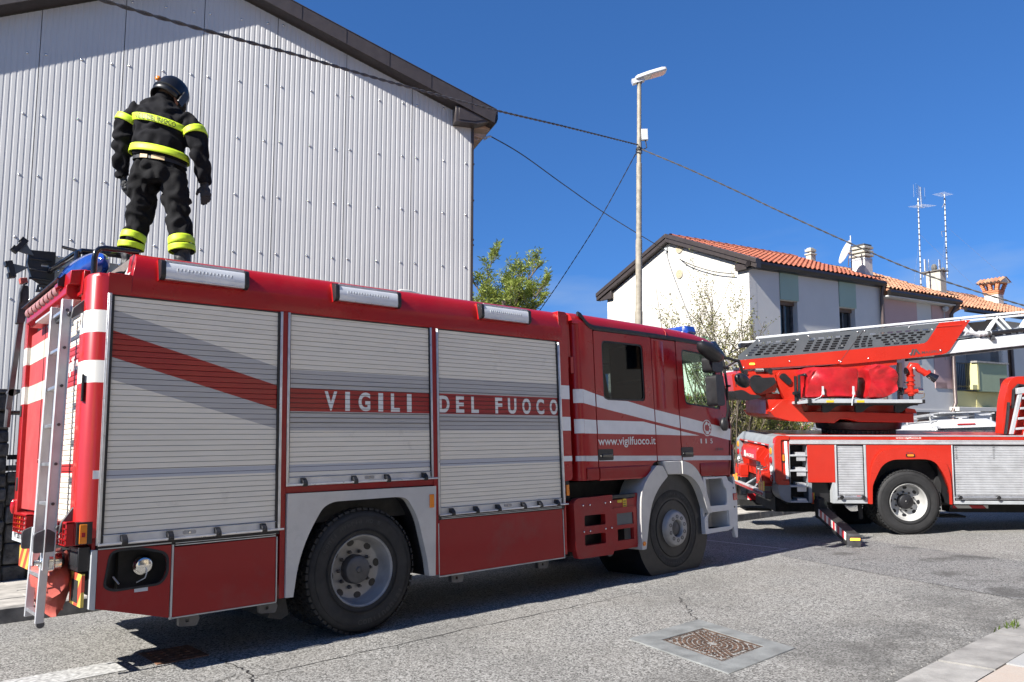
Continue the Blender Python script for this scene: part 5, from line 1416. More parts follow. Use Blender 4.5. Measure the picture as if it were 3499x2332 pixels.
# access ladder hung on the back
def lp(y, z): return Vector((-.135 - (2.7-z)*.015, y, z))
lad = MB()
for y in (.25, .62):
    a0, a1 = lp(y, .78), lp(y, 2.68); lad.obox((a0+a1)/2, Vector((.032, 0, 0)), Vector((0, .014, 0)), (a1-a0)/2)
    for s in (-1, 1): lad.obox((a0+a1)/2+Vector((s*.032, 0, 0)), Vector((.004, 0, 0)), Vector((0, .024, 0)), (a1-a0)/2)
ld = lad.obj('rear_ladder', 'alu_matte', T, .003)
for k in range(7):
    z = .95 + k*.275; p = lp(.435, z)
    b = MB(); b.box(p.x-.022, p.x+.022, .25, .62, z-.012, z+.012); b.obj('rung', 'alu', ld, .003)
b = MB()
for k in range(7):
    z = .95 + k*.275
    for y in (.235, .635): p = lp(y, z); b.disc((p.x, p.y, p.z), .011, -.006, .006, 'y', 10)
b.obj('rung_bolt', 'hub', ld)
# lower folding section of that ladder
b = MB()
for y in (.27, .64):
    b.obox((-.185, y, .74), (.026, 0, 0), (0, .014, 0), (.008, 0, .31))
fl_ = b.obj('folding_ladder', 'alu_matte', T, .003)
for z in (.48, .74): b = MB(); b.box(-.21, -.165, .27, .64, z-.012, z+.012); b.obj('rung', 'alu', fl_, .003)
b = MB(); b.plate(rp([(-.26, .90), (-.13, .90), (-.12, 1.02), (-.18, 1.06), (-.26, 1.03)], .02), .235, .265); b.plate(rp([(-.26, .90), (-.13, .90), (-.12, 1.02), (-.18, 1.06), (-.26, 1.03)], .02), .655, .685); b.obj('hinge_plate', 'hub', fl_, .004)
b = MB(); b.tube([(-.18, .64, .52), (-.0, .9, .60)], .012, 6); b.disc((-.185, .28, .42), .025, -.02, .02); b.obj('ladder_stay', 'hub', fl_)
b = MB(); b.plate([(-.02, 1.13), (-.13, 1.02), (-.12, 1.10), (-.02, 1.24)], .14, .17); b.tube([(-.12, .2, 1.06), (-.12, .9, 1.06)], .018, 8); b.plate([(-.02, 2.60), (-.13, 2.52), (-.12, 2.60), (-.02, 2.70)], .14, .17); b.tube([(-.12, .2, 2.57), (-.12, .9, 2.57)], .018, 8); b.obj('ladder_bracket', 'hub', T, .004)
# lamp boxes and tail
def lampbox(y0, y1, lens, side):
    b = MB(); b.box(-.06, .06, y0, y1, .945, 1.105); b.box(-.11, -.06, y0, y1, 1.09, 1.105); b.box(-.11, -.06, y0, y0+.012, .945, 1.105); b.box(-.11, -.06, y1-.012, y1, .945, 1.105); lbx = b.obj('rear_lamp_box', 'red', T, .004)
    n = len(lens)
    for k, mt in enumerate(lens):
        c = MB(); a = y0+.02+(y1-y0-.04)*k/n; c.box(-.085, -.06, a+.008, a+(y1-y0-.04)/n-.008, .955, 1.082); c.obj('lamp_lens', mt, lbx, .006)
    b = MB()
    for k in range(6): a = y0+.012+(y1-y0-.024)*k/5; b.box(-.112, -.104, a-.005, a+.005, .945, 1.10)
    for k in range(5): a = .95+.145*k/4; b.box(-.112, -.104, y0, y1, a-.004, a+.004)
    b.obj('lamp_guard', 'red', lbx)
    return lbx
r1_ = lampbox(.03, .44, ('amber', 'redlens', 'redlens', 'lamp_glass'), 0)
lampbox(1.45, 2.0, ('lamp_glass', 'pinklens', 'redlens', 'amber'), 1)
b = MB(); b.box(-.05, .045, .0, .03, .95, 1.10); b.obj('lamp_side', 'black', r1_)
b = MB(); b.box(-.035, .012, -.006, .0, .955, 1.085); b.obj('side_marker', 'amber', r1_, .006)
b = MB(); b.box(-.022, .0, -.010, -.006, 1.0, 1.03); b.obj('reflector', 'redlens', r1_)
b = MB(); b.box(-.03, .04, .02, .30, .77, .93)
for k in range(7): b.box(-.036, -.03, .03+k*.036, .05+k*.036, .80, .90)
b.obj('plate_holder', 'black', T, .004)
M['chev'] = chevron('red_yellow_chevron', (.50, .07, .04), (.50, .38, .08), 2, 3, .22)
b = MB(); b.plate([(.03, .53), (.36, .53), (.36, .75), (.03, .75)], .0, .02, 'x'); b.plate([(1.85, .62), (2.3, .62), (2.3, .80), (1.85, .80)], .0, .02, 'x'); ch = b.obj('chevron_board', M['chev'], T)
b = MB(); b.flat(rect(.12, .30, .55, .70), -.0015, 'x'); b.obj('dark_plate', 'dark', ch)
b = MB(); b.plate(rect(1.62, 2.2, .86, .98), -.08, -.06, 'x'); np_ = b.obj('number_plate', 'plastic_box', T)
b = MB(); text(b, 'VF 26118', 2.12, 1.70, .885, .955, lambda u, w: (-.0815, u, w), .02); b.obj('plate_lettering', 'letter_black', np_)
# hose coupling and red canvas bag on the tail
b = MB(); b.lathe([(.04, .0), (.06, -.02), (.062, -.06), (.075, -.07), (.076, -.10), (.06, -.11), (.06, -.14), (.04, -.15), (.02, -.15), (.02, -.18)], (-.06, .30, .83), 'x', 20); b.obj('hose_coupling', 'steel', T)
b = MB(); rings = []
for k in range(9):
    t = k/8; z = .80-.40*t; r = .15+.10*sin(pi*min(1, t*1.15))*(1-.2*t); rings.append([(-.07+.5*r*cos(2*pi*j/16)*(1+.12*sin(3*j+k)), .62+.45*k/8*0+1.45*r*sin(2*pi*j/16)*(1+.14*cos(2*j+k*1.7)), z+.06+.03*sin(j*1.3+k*1.9)) for j in range(16)])
b.loft(rings); b.obj('canvas_cover', 'red_bag', T, smooth=70)
b = MB(); b.tube([(-.18, .30, .76), (-.17, .36, .64), (-.12, .42, .60)], .005, 6); b.obj('chain', 'alu_matte', T)

# roof fittings
b = MB(); b.box(2.55, 2.95, .9, 1.3, 3.08, 3.17); b.box(4.05, 4.35, .9, 1.2, 3.08, 3.22); b.obj('roof_box', 'plastic_box', T, .02)
b = MB(); b.tube([(3.02, 1.05, 3.16), (3.16, 1.02, 3.24)], .055, 12); lm_ = b.obj('monitor_nozzle', 'red', T)
b = MB(); b.tube([(3.16, 1.02, 3.24), (3.22, 1.0, 3.28), (3.34, 1.0, 3.285), (3.5, 1.0, 3.26), (4.15, 1.0, 3.13)], .026, 10); b.tube([(3.36, 1.0, 3.27), (3.32, 1.0, 3.17), (3.36, 1.0, 3.10)], .02, 8); b.obj('monitor_pipe', 'white', lm_)
b = MB(); b.tube([(4.1, 1.0, 3.14), (4.28, 1.0, 3.12)], .03, 8); b.obj('pipe_cap', 'black', lm_)
b = MB(); b.tube([(4.45, .5, 3.07), (4.47, .5, 3.11), (4.6, .5, 3.12), (4.72, .5, 3.08)], .016, 8); b.obj('roof_handle', 'black', T)
# folding rack arm at the far rear corner
b = MB(); b.plate(rp([(-.10, 3.20), (-.04, 3.20), (-.03, 3.05), (-.055, 2.84), (-.12, 2.83), (-.11, 3.05)], .02), 2.42, 2.52); b.obox((-.105, 2.47, 2.45), (.022, 0, 0), (0, .03, 0), (.028, 0, .42)); b.tube([(-.13, 2.47, 2.05), (-.135, 2.47, 1.86)], .026, 10); b.tube([(-.115, 2.44, 2.18), (-.115, 2.55, 2.18)], .035, 10)
ra = b.obj('rack_arm', 'hub', T, .004)
b = MB(); b.tube([(-.10, 2.41, 3.03), (-.105, 2.40, 3.12), (-.085, 2.40, 3.2), (-.06, 2.41, 3.22)], .010, 8); b.obj('arm_handle', 'black', ra)
b = MB(); b.obox((-.08, 2.47, 3.25), (.03, 0, .006), (0, .04, 0), (-.006, 0, .025)); b.obj('arm_tip', 'red_bag', ra, .004)
b = MB(); b.tube([(-.10, 2.46, 2.0), (.05, 2.44, 2.0)], .014, 8); b.tube([(-.05, 2.46, 1.53), (.05, 2.44, 1.53)], .014, 8); b.obj('arm_stay', 'black', ra)

# ================================================================ folding ladder stack on the engine's roof
LS = empty('extension_ladder', 'aluminium extension ladder with black hooked ends lying on the fire engine roof', 'ladder', Matrix.Translation((0, 0, 0)))
for k, (z, y) in enumerate(((3.36, 1.98), (3.26, 2.02), (3.16, 1.98))):
    b = MB()
    for yy in (y, y+.40):
        b.box(.04, 4.0, yy-.018, yy+.018, z-.045, z+.045); b.box(.04, 4.0, yy-.028, yy+.028, z+.04, z+.05); b.box(.04, 4.0, yy-.028, yy+.028, z-.05, z-.04)
    b.obj('ladder_section', 'zinc', LS, .003)
b = MB()
for z in (3.40, 3.33, 3.27, 3.20):
    for x in (.11, .40, .62): b.ball((x, 1.955, z), .012, 8, 6)
b.obj('rivet', 'steel', LS)
b = MB()
for k in range(12): b.tube([(.3+k*.3, 1.98, 3.31), (.3+k*.3, 2.4, 3.31)], .014, 8)
b.obj('rung', 'alu', LS)
b = MB()
b.plate([(-.13, 3.43), (.08, 3.44), (.08, 3.13), (-.02, 3.13), (-.10, 3.18), (-.14, 3.30)], 1.93, 2.0, 'y', [rect(-.03, .03, 3.29, 3.32)]); b.plate([(-.05, 3.12), (.03, 3.12), (.03, 3.06), (-.06, 3.05)], 1.92, 1.96, 'y', [rect(-.035, .01, 3.075, 3.10)])
for z in (3.35, 3.25, 3.17): b.tube([(-.12, 1.93, z), (.05, 1.93, z)], .012, 8)
b.plate([(.30, 3.47), (.40, 3.48), (.40, 3.42), (.30, 3.42)], 1.935, 1.97, 'y', [rect(.32, .37, 3.44, 3.46)])
b.obj('end_bracket', 'black', LS, .004)
for cx, cz, a in ((-.14, 3.41, 35), (-.185, 3.25, -15)):
    b = MB(); b.plate(rp([(-.06, .05), (.06, .0), (-.06, -.05)], .015), 1.92, 1.95); b.xf(Matrix.Translation((cx, 0, cz)) @ Matrix.Rotation(rad(a), 4, 'Y')); ft = b.obj('ladder_foot', 'panel_grey', LS, .004)
    b = MB(); b.box(-.10, -.055, 1.90, 1.98, -.075, .075); b.box(-.115, -.10, 1.90, 1.98, .03, .075); b.box(-.115, -.10, 1.90, 1.98, -.075, -.03); b.xf(Matrix.Translation((cx, 0, cz)) @ Matrix.Rotation(rad(a), 4, 'Y')); b.obj('rubber_pad', 'black', ft, .004)
b = MB(); b.box(.1, .2, 1.85, 2.45, 3.075, 3.11); b.box(2.6, 2.7, 1.85, 2.45, 3.075, 3.11); b.obj('ladder_cradle', 'hub', LS)
# ================================================================ LADDER ENGINE (u along it, v away from the camera side, w up)
LM_ = Matrix(((.727096, .686042, -.026047), (-.685792, .724019, -.074069), (-.031956, .071718, .996913))).to_4x4()
LM_.translation = Vector((11.99073, -.56657, 0))
G = empty('ladder_engine', 'red turntable ladder fire engine on outriggers across the street', 'ladder engine', LM_)
V = 2.42
b = MB(); b.box(-1.9, 6.5, .25, V-.25, .45, 1.42); b.box(-2.05, -1.9, .3, V-.3, .85, 1.40); b.obj('chassis', 'dark', G)
# deck and side rail
b = MB(); b.box(-1.925, 6.5, .0, V, 1.537, 1.60); b.box(-1.925, 6.5, .006, .2, 1.455, 1.52); b.obj('side_rail', 'red_plain', G, .004)
b = MB(); b.box(-1.925, 6.5, -.012, .03, 1.467, 1.513); b.box(-1.925, 6.5, -.006, .2, 1.594, 1.606); b.obj('side_strip', 'alu_matte', G, .003)
b = MB(); b.box(-1.92, 6.5, -.004, .02, 1.518, 1.534); b.obj('rail_groove', 'lgrey', G)
b = MB(); text(b, 'www.vigilfuoco.it', -.196, .215, 1.552, 1.584, Y(-.002), .02); b.obj('lettering', 'lettering', G)
# rear corner cluster, rounded
b = MB(); prof = rp([(-2.06, 1.535), (-1.93, 1.535), (-1.93, 1.60), (-2.08, 1.60), (-2.155, 1.55), (-2.17, 1.40), (-2.155, .84), (-2.12, .80), (-1.945, .80), (-1.945, .875), (-2.06, .875), (-2.065, 1.5)], .02, 3)
b.plate(prof, -.012, .12); b.obj('corner_frame', 'red_plain', G, .012)
b = MB(); b.plate(rp([(-2.06, .88), (-1.945, .88), (-1.93, 1.53), (-2.04, 1.53), (-2.062, 1.48)], .01), .012, .1); cp_ = b.obj('corner_panel', 'red_plain', G, .004)
b = MB(); b.plate([(-2.008, 1.511), (-1.962, 1.511), (-1.945, .894), (-1.990, .894)], .004, .014); b.obj('reflective_strip', 'white_refl', cp_)
b = MB(); b.plate(rect(-2.05, -2.005, 1.17, 1.31, .012), -.002, .014); ml_ = b.obj('side_marker', 'black', cp_)
b = MB(); b.plate(rect(-2.043, -2.012, 1.19, 1.295, .012), -.010, .0); b.obj('marker_lens', 'amber', ml_)
b = MB(); b.plate(rp([(-2.19, 1.44), (-2.12, 1.52), (-2.10, .82), (-2.17, .82)], .02), .05, .25); b.plate(rp([(-2.19, 1.44), (-2.12, 1.52), (-2.10, .82), (-2.17, .82)], .02), V-.25, V-.05); b.obj('lamp_column', 'grey', G, .01)
for v in (.15, V-.15):
    for w_, mt in ((1.34, 'amber'), (1.19, 'redlens'), (1.04, 'lamp_glass'), (.89, 'redlens')):
        b = MB(); q = MB(); q.ball((0, 0, 0), (.025, .055, .062), 14, 8); q.xf(Matrix.Translation((-2.185, v, w_))); b.join(q); b.obj('tail_lamp', mt, G)
# rear face
b = MB(); b.box(-2.12, -2.0, .24, V-.24, .84, 1.42); b.obj('rear_panel', 'red_plain', G, .01)
b = MB(); b.loft([[(-2.17, v, 1.44), (-2.155, v, 1.50), (-2.08, v, 1.575), (-1.93, v, 1.60), (-1.93, v, 1.5), (-2.1, v, 1.44)] for v in (.1, V-.1)]); b.obj('rear_top_cover', 'grey', G)
b = MB(); b.box(-2.185, -2.14, .2, V-.2, 1.418, 1.445); lb_ = b.obj('light_strip', 'red_plain', G, .004)
b = MB()
for v in (.5, .95, 1.6): b.box(-2.19, -2.183, v, v+.18, 1.424, 1.44)
b.obj('position_lamp', 'lamp_glass', lb_)
b = MB(); b.loft([[(-2.12, v, 1.40), (-2.26, v, 1.37), (-2.30, v, 1.30), (-2.30, v, 1.15), (-2.24, v, 1.12), (-2.12, v, 1.12)] for v in (.62, 1.62)]); bx_ = b.obj('rear_box', 'red_plain', G, .012)
b = MB(); b.plate([(-2.12, 1.38), (-2.26, 1.2), (-2.2, 1.0), (-2.12, 1.0)], .26, .30); b.plate([(-2.12, 1.38), (-2.26, 1.2), (-2.2, 1.0), (-2.12, 1.0)], .60, .62); b.plate([(-2.12, 1.38), (-2.26, 1.2), (-2.2, 1.0), (-2.12, 1.0)], 1.8, 1.84); b.obj('rear_bracket', 'red_plain', G)
b = MB(); text(b, 'MAGIRUS', 1.25, .78, 1.18, 1.24, lambda u, w: (-2.302, u, w), .02); b.plate([(1.42, 1.17), (1.38, 1.28), (1.33, 1.28), (1.29, 1.17), (1.33, 1.17), (1.355, 1.24), (1.38, 1.17)], -2.304, -2.30, 'x'); b.obj('lettering', 'lettering', bx_)
b = MB(); b.plate(rect(.85, 1.16, .96, 1.11), -2.15, -2.12, 'x'); np3 = b.obj('number_plate', 'plastic_box', G)
b = MB(); text(b, 'VF', 1.10, .92, 1.05, 1.09, lambda u, w: (-2.152, u, w), .02); text(b, '27305', 1.13, .88, .98, 1.03, lambda u, w: (-2.152, u, w), .02); b.obj('plate_lettering', 'letter_dark', np3)
for v0 in (.30, 1.78):
    b = MB(); b.box(-2.28, -2.13, v0, v0+.40, .78, .98); b.box(-2.295, -2.28, v0+.03, v0+.17, .80, .96); b.box(-2.295, -2.28, v0+.22, v0+.37, .80, .96); b.box(-2.29, -2.14, v0-.02, v0+.42, .745, .775); wc = b.obj('chock_box', 'red_plain', G, .012)
    b = MB()
    for q in (.1, .3): b.tube([(-2.30, v0+q, .93), (-2.305, v0+q, 1.02), (-2.2, v0+q, 1.06)], .012, 6)
    b.obj('strap', 'letter_dark', wc)
b = MB(); b.plate(rp([(-2.13, .80), (-1.93, .80), (-1.928, .512), (-1.995, .52), (-2.08, .58), (-2.115, .66)], [.02, 0, 0, .04, .05, .05], 4), -.006, .4); b.box(-2.13, -2.0, .4, .5, .74, .82); b.box(-2.13, -2.0, V-.4, V, .60, .82); b.obj('rear_bumper', 'grey', G, .01)
b = MB(); b.box(-2.1, -1.95, .5, V-.5, .55, .82); b.obj('tow_recess', 'black', G)
b = MB(); b.box(-2.31, -2.23, .10, V-.05, .59, .66); ub = b.obj('underrun_bar', 'lgrey', G, .006)
b = MB(); b.box(-2.315, -2.31, .25, V-.06, .60, .645); b.obj('red_reflector', 'redlens', ub)
b = MB(); b.box(-2.33, -2.22, .02, .16, .57, .68); b.obj('bar_end', 'black', ub, .01)
M['chev2'] = chevron('orange_yellow_chevron', (.70, .08, .03), (.72, .48, .04), 1, 2, .105)
for v0 in (.25, V-.40):
    b = MB(); b.box(-2.29, -2.275, v0, v0+.32, .66, .83); b.obj('warning_board', M['chev2'], ub)
b = MB(); b.tube([(-2.27, .9, .64), (-2.05, 1.2, .80)], .02, 6); b.tube([(-2.27, 1.5, .64), (-2.05, 1.4, .80)], .02, 6); b.obj('bar_stay', 'grey', ub)
# step locker
b = MB(); b.box(-1.925, -1.60, .30, .33, .51, 1.46); b.box(-1.64, -1.60, .02, .32, .83, 1.46); b.plate([(-1.632, .51), (-1.578, .51), (-1.578, .832), (-1.632, .832)], -.004, .3); b.box(-1.93, -1.92, .0, .3, .51, 1.46); sl_ = b.obj('step_locker', 'grey', G, .003)
for z in (.526, .776, 1.030, 1.278):
    b = MB(); b.box(-1.922, -1.637, .0, .30, z-.014, z+.014); b.obj('step_shelf', 'lgrey', sl_, .003)
    b = MB(); b.box(-1.81, -1.66, .02, .30, z+.014, z+.05); b.box(-1.81, -1.66, .015, .025, z-.088, z-.014) if z > .6 else None; b.obj('tread_plate', 'alu_matte', sl_, .002)
b = MB(); b.plate([(-1.632, .84), (-1.194, .84), (-1.194, 1.46), (-1.636, 1.46)], .0, .1); b.obj('side_panel', 'red_plain', G, .003)
b = MB(); b.box(-1.6, -1.2, .15, .3, .5, .84); b.obj('outrigger_bay', 'black', G)
b = MB(); b.plate([(-1.244, .505), (-.684, .505), (-.684, .56), (-1.18, .56), (-1.19, .838), (-1.244, .838)], .0, .12); b.box(-1.19, -1.165, -.008, .05, .56, 1.455); b.box(-.722, -.688, -.006, .05, .56, 1.455); b.obj('shutter_frame', 'lgrey', G, .003)
def ribbed(u0, u1, w0, w1, n, name):
    b = MB(); pr = []
    for k in range(n):
        z = w0+(w1-w0)*k/n; h_ = (w1-w0)/n
        pr += [(.024, z), (.014, z+.12*h_), (.012, z+.5*h_), (.014, z+.88*h_)]
    pr.append((.024, w1)); b.loft([[(u, y, z) for y, z in pr] for u in (u0, u1)], cap=False, closed=False)
    o = b.obj(name, 'alu_matte', G, 0, 30)
    b = MB(); b.box(u0-.012, u0, .0, .04, w0-.08, w1); b.box(u1, u1+.012, .0, .04, w0-.08, w1); b.box(u0-.01, u1+.01, .0, .06, w1, w1+.014); b.box(u0-.01, u1+.01, .004, .03, w0-.10, w0-.085); b.obj('shutter_seal', 'black', o)
    b = MB(); b.tube([(u0-.02, -.02, w0-.042), (u1+.02, -.02, w0-.042)], .013, 8); b.box(u0, u1, .008, .04, w0-.085, w0); b.obj('pull_bar', 'alu', o)
    return o
rb1 = ribbed(-1.153, -.735, .65, 1.445, 20, 'roller_shutter')
b = MB()
for u in (-1.11, -.76): b.disc((u, 0, .608), .032, -.045, .01, 'y', 14)
b.obj('bar_clip', 'black', rb1, .004)
b = MB(); b.box(-.85, -.79, .005, .009, .60, .63); b.obj('label', 'redlens', rb1); b = MB(); text(b, 'MAGIRUS', -1.04, -.92, .615, .632, Y(.006), .02); b.obj('lettering', 'letter_dark', rb1)
rb2 = ribbed(.730, 6.2, .652, 1.447, 20, 'roller_shutter')
b = MB()
for u in (.79, 1.40, 2.0, 2.7, 3.4): b.disc((u, 0, .61), .032, -.045, .01, 'y', 14)
b.obj('bar_clip', 'black', rb2, .004)
b = MB(); text(b, 'MAGIRUS', .87, 1.0, .608, .625, Y(.006), .02)
b.obj('lettering', 'letter_dark', rb2)
b = MB()
for u in (.76, 1.36):
    for k in range(7): b.box(u, u+.03, .008, .013, 1.42-k*.031, 1.426-k*.031)
b.obj('slat_mark', 'hub', rb2)
b = MB(); b.box(.70, 6.4, .0, .1, .50, .553); b.box(.696, .714, -.004, .05, .5, 1.455); b.obj('lower_rail', 'lgrey', G, .004)
# wheel arch, raised lip
ar_in = rp([(.625, .50), (.625, .77), (.53, 1.005), (.43, 1.16), (.34, 1.215), (.2, 1.23), (-.29, 1.22), (-.45, 1.125), (-.55, .93), (-.61, .80), (-.62, .50)], [0, .15, .15, .12, .1, .1, .12, .12, .12, .1, 0], 4)
b = MB(); b.plate([(-.682, .50), (-.682, 1.457), (.692, 1.457), (.692, .50)] + ar_in, .0, .05); b.obj('arch_panel', 'red_plain', G, .003)
lip = rp([(.655, .50), (.652, .86), (.62, 1.10), (.52, 1.27), (.38, 1.385), (.07, 1.415), (-.23, 1.414), (-.44, 1.37), (-.53, 1.28), (-.62, 1.1), (-.655, .85), (-.66, .50)], [0, .15, .15, .15, .12, .12, .12, .12, .12, .15, .1, 0], 4)
b = MB(); b.plate(lip + list(reversed(ar_in)), -.035, .02); b.obj('wheel_arch', 'red_plain', G, .014)
b = MB(); b.loft([[(u, v, w_) for u, w_ in ar_in] for v in (.0, .6)], cap=False, closed=False); b.box(-.7, .7, .6, .64, .4, 1.3); b.obj('wheel_well', 'black', G)
b = MB(); b.plate(rect(-.06, .082, 1.266, 1.314, .012), -.045, -.034); mk = b.obj('side_marker', 'black', G)
b = MB(); b.plate(rect(-.04, .062, 1.274, 1.306, .01), -.052, -.045); b.obj('marker_lens', 'amber', mk)
b = MB(); text(b, '7.0 bar', -.05, .065, 1.322, 1.345, Y(-.037), .01); b.obj('lettering', 'letter_dark', G)
wheel(G, (.0, .045, .517), True, False, 'rim_white', 'black', None, .2)
inst('tyre', tyre_me, G, (0, .38, .517)); inst('tyre', tyre_me, G, (0, V-.35, .34), (0, 0, 0))
b = MB(); b.plate(rp([(.44, .62), (.60, .60), (.62, .95), (.54, .95)], .05), .2, .4); b.plate([(-.72, .50), (-.66, .50), (-.64, .22), (-.70, .20)], .3, .34); b.obj('mud_flap', 'rubber', G)
# front wheel is outside the picture; cab block and rescue ladders at its back
b = MB(); b.plate(rp([(1.76, 1.62), (1.82, 2.17), (1.91, 2.50), (2.02, 2.59), (3.3, 2.60), (3.3, 1.61)], [.02, .1, .1, .1, .1, .02], 4), .42, .62); b.plate([(2.75, .8), (2.75, 2.6), (4.6, 2.62), (4.9, 1.9), (4.9, .8)], .3, V-.3); b.obj('cab', 'red_plain', G, .03)
b = MB(); b.tube([(1.93, .38, 2.05), (1.96, .37, 2.36), (2.04, .37, 2.44), (2.16, .37, 2.43), (2.22, .37, 2.3), (2.2, .37, 1.9)], .028, 8); b.tube([(1.86, .36, 2.15), (1.80, .34, 1.8), (1.76, .33, 1.62)], .025, 8); b.obj('cab_handrail', 'black', G)
b = MB(); b.obox((1.93, .30, 1.97), (.03, 0, 0), (0, .02, 0), (.09, 0, .35)); b.obox((2.17, .30, 1.97), (.04, 0, 0), (0, .02, 0), (.09, 0, .37)); b.obox((2.1, .30, 2.36), (.14, 0, .02), (0, .03, 0), (0, 0, .05))
for k in range(4): b.obox((2.03+.045*k, .30, 1.72+k*.17), (.12, 0, .01), (0, .018, 0), (0, 0, .018))
b.obj('cab_ladder', 'lgrey', G, .004)
# second outrigger beam under the body, far feet
M['rw'] = chevron('red_white_stripe', (.50, .02, .03), (.72, .71, .68), 0, 2, .16)
b = MB(); b.box(.96, 1.55, .55, .65, .36, .47); b.obj('striped_beam', M['rw'], G)
b = MB(); b.box(.95, 3.5, .65, .9, .28, .46); b.box(.80, 1.25, .7, 1.0, .18, .21); b.box(-2.25, -1.6, V-.4, V+.3, .20, .30); b.box(-2.0, -1.5, V+.1, V+.6, .02, .07); b.box(-2.0, -1.2, .6, V-.6, .28, .55); b.obj('stabiliser_beam', 'dark', G)
b = MB(); b.box(-2.1, -1.75, V-.42, V-.40, .30, .42); b.obj('striped_plate', M['rw'], G)
# near outrigger reaching to the ground
P0, P1 = Vector((-1.43, -.06, .35)), Vector((-1.47, -1.35, .16))
dv = (P1-P0); ln_ = dv.length; dz = dv.normalized(); sx = Vector((1, 0, 0)); up_ = sx.cross(dz).normalized()
if up_.z < 0: up_ = -up_
b = MB(); b.obox((P0+P1)/2, sx*.085, dz*(ln_/2), up_*.085); og = b.obj('outrigger_arm', 'dark', G, .008)
M['rw2'] = chevron('outrigger_red_white_stripe', (.50, .02, .03), (.72, .71, .68), 1, 2, .20)
b = MB(); b.obox((P0+P1)/2 - sx*.087 + up_*.03, sx*.002, dz*(ln_/2-.04), up_*.055); b.obj('arm_stripe', M['rw2'], og)
b = MB(); b.obox(P1 + dz*.04 + up_*.0, sx*.088, dz*.04, up_*.09); b.obj('arm_tip', 'hub', og, .006)
b = MB(); b.obox(P1 + dz*.082 + up_*.03, sx*.07, dz*.006, up_*.016); b.obj('tip_lamp', 'amber_lit', og, .005)
b = MB(); c0 = P1 + dz*.02; b.tube([c0, (c0.x, c0.y, .03)], .05, 8); b.obox((c0.x, c0.y-.02, .03), (.2, -.05, 0), (.05, .2, 0), (0, 0, .01)); b.ball((c0.x-.05, c0.y, .06), (.05, .06, .05)); b.obj('foot_plate', 'hub', og, .004)
b = MB(); b.plate(rp([(-1.5, .25), (-1.36, .25), (-1.38, .55), (-1.44, .62), (-1.52, .55)], .03), -.1, .1); b.tube([(-1.52, -.02, .62), (-1.48, -.05, .50)], .016, 6); b.tube([(-1.36, .1, .30), (-1.15, .2, .33)], .02, 6); b.obj('arm_hinge', 'dark', og, .01)
b = MB(); b.box(-1.545, -1.505, .10, .13, .48, .66); b.obj('level_plate', M['chev2'], G)
# turntable ring
b = MB(); b.lathe([(.58, 1.58), (.60, 1.60), (.60, 1.66), (.70, 1.68), (.72, 1.80), (.60, 1.84), (.3, 1.84)], (-.30, 1.25, 0), 'z', 40); b.plate([(-.96, 1.78), (-.80, 1.68), (-.62, 1.64), (-.62, 1.80)], .9, 1.3)
tt_ = b.obj('turntable', 'black', G)
b = MB()
for k in range(48):
    a = 2*pi*k/48; b.box(-.30+.60*cos(a)-.012, -.30+.60*cos(a)+.012, 1.25+.60*sin(a)-.012, 1.25+.60*sin(a)+.012, 1.60, 1.66)
b.obj('gear_tooth', 'hub', tt_)
# red superstructure of the turret
b = MB(); b.plate([(-2.12, 2.0), (-2.05, 1.90), (-1.79, 1.83), (-1.05, 1.80), (-.95, 1.865), (-.80, 1.865), (-.62, 1.82), (.28, 1.81), (.28, 1.965), (-.9, 1.995), (-1.55, 1.99), (-1.62, 2.2), (-1.9, 2.2)], .36, 2.1)
b.plate([(.15, 1.965), (.345, 1.965), (.32, 2.035), (.15, 2.06)], .38, 2.0); b.plate([(-1.9, 2.10), (-1.7, 2.0), (.15, 1.97), (.15, 2.1), (-1.6, 2.14)], .55, 1.9)
b.obj('turret_base', 'red_plain', G, .008)
b = MB(); arm = rp([(-1.97, 2.60), (-1.93, 2.67), (-1.86, 2.70), (-1.76, 2.67), (-1.66, 2.645), (-1.45, 2.65), (-1.45, 2.45), (-1.63, 2.38), (-1.63, 1.98), (-1.74, 2.0), (-1.90, 2.32), (-1.96, 2.46)], .03, 3)
b.plate(arm, .42, .55); b.plate(arm, 1.9, 2.03); b.plate([(-2.12, 2.2), (-1.92, 2.2), (-1.74, 2.0), (-1.62, 1.95), (-1.75, 1.85), (-2.05, 1.92)], .5, .62); b.box(-2.12, -1.6, .60, 1.9, 1.95, 2.3); b.obj('turret_arm', 'red_plain', G, .012)
b = MB(); cw = rp([(-2.73, 2.63), (-2.58, 2.655), (-2.56, 2.63), (-2.0, 2.64), (-1.95, 2.45), (-2.0, 2.33), (-2.28, 2.27), (-2.42, 2.28), (-2.53, 2.35), (-2.58, 2.36), (-2.70, 2.33)], .02, 3)
b.plate(cw, .46, 2.0); b.plate([(-2.56, 2.70), (-1.45, 2.72), (-1.0, 2.78), (-.8, 2.83), (.15, 2.90), (.15, 2.80), (-1.4, 2.60), (-2.56, 2.58)], .62, 1.86); cwo = b.obj('ladder_bed', 'red_plain', G, .014)
b = MB(); b.plate(rp([(-2.71, 2.345), (-2.575, 2.365), (-2.53, 2.355), (-2.42, 2.285), (-2.28, 2.275), (-2.22, 2.235), (-2.46, 2.18), (-2.64, 2.20)], .02, 3), .44, 1.95); b.obj('bed_underside', 'black', cwo, .012)
b = MB(); b.plate(rp([(-2.455, 2.47), (-2.43, 2.57), (-2.36, 2.62), (-2.27, 2.615), (-2.23, 2.57), (-2.02, 2.58), (-1.995, 2.49), (-2.03, 2.45), (-2.27, 2.30), (-2.36, 2.32)], .03, 4), .40, .48); b.obj('pivot_cover', 'black', cwo, .02)
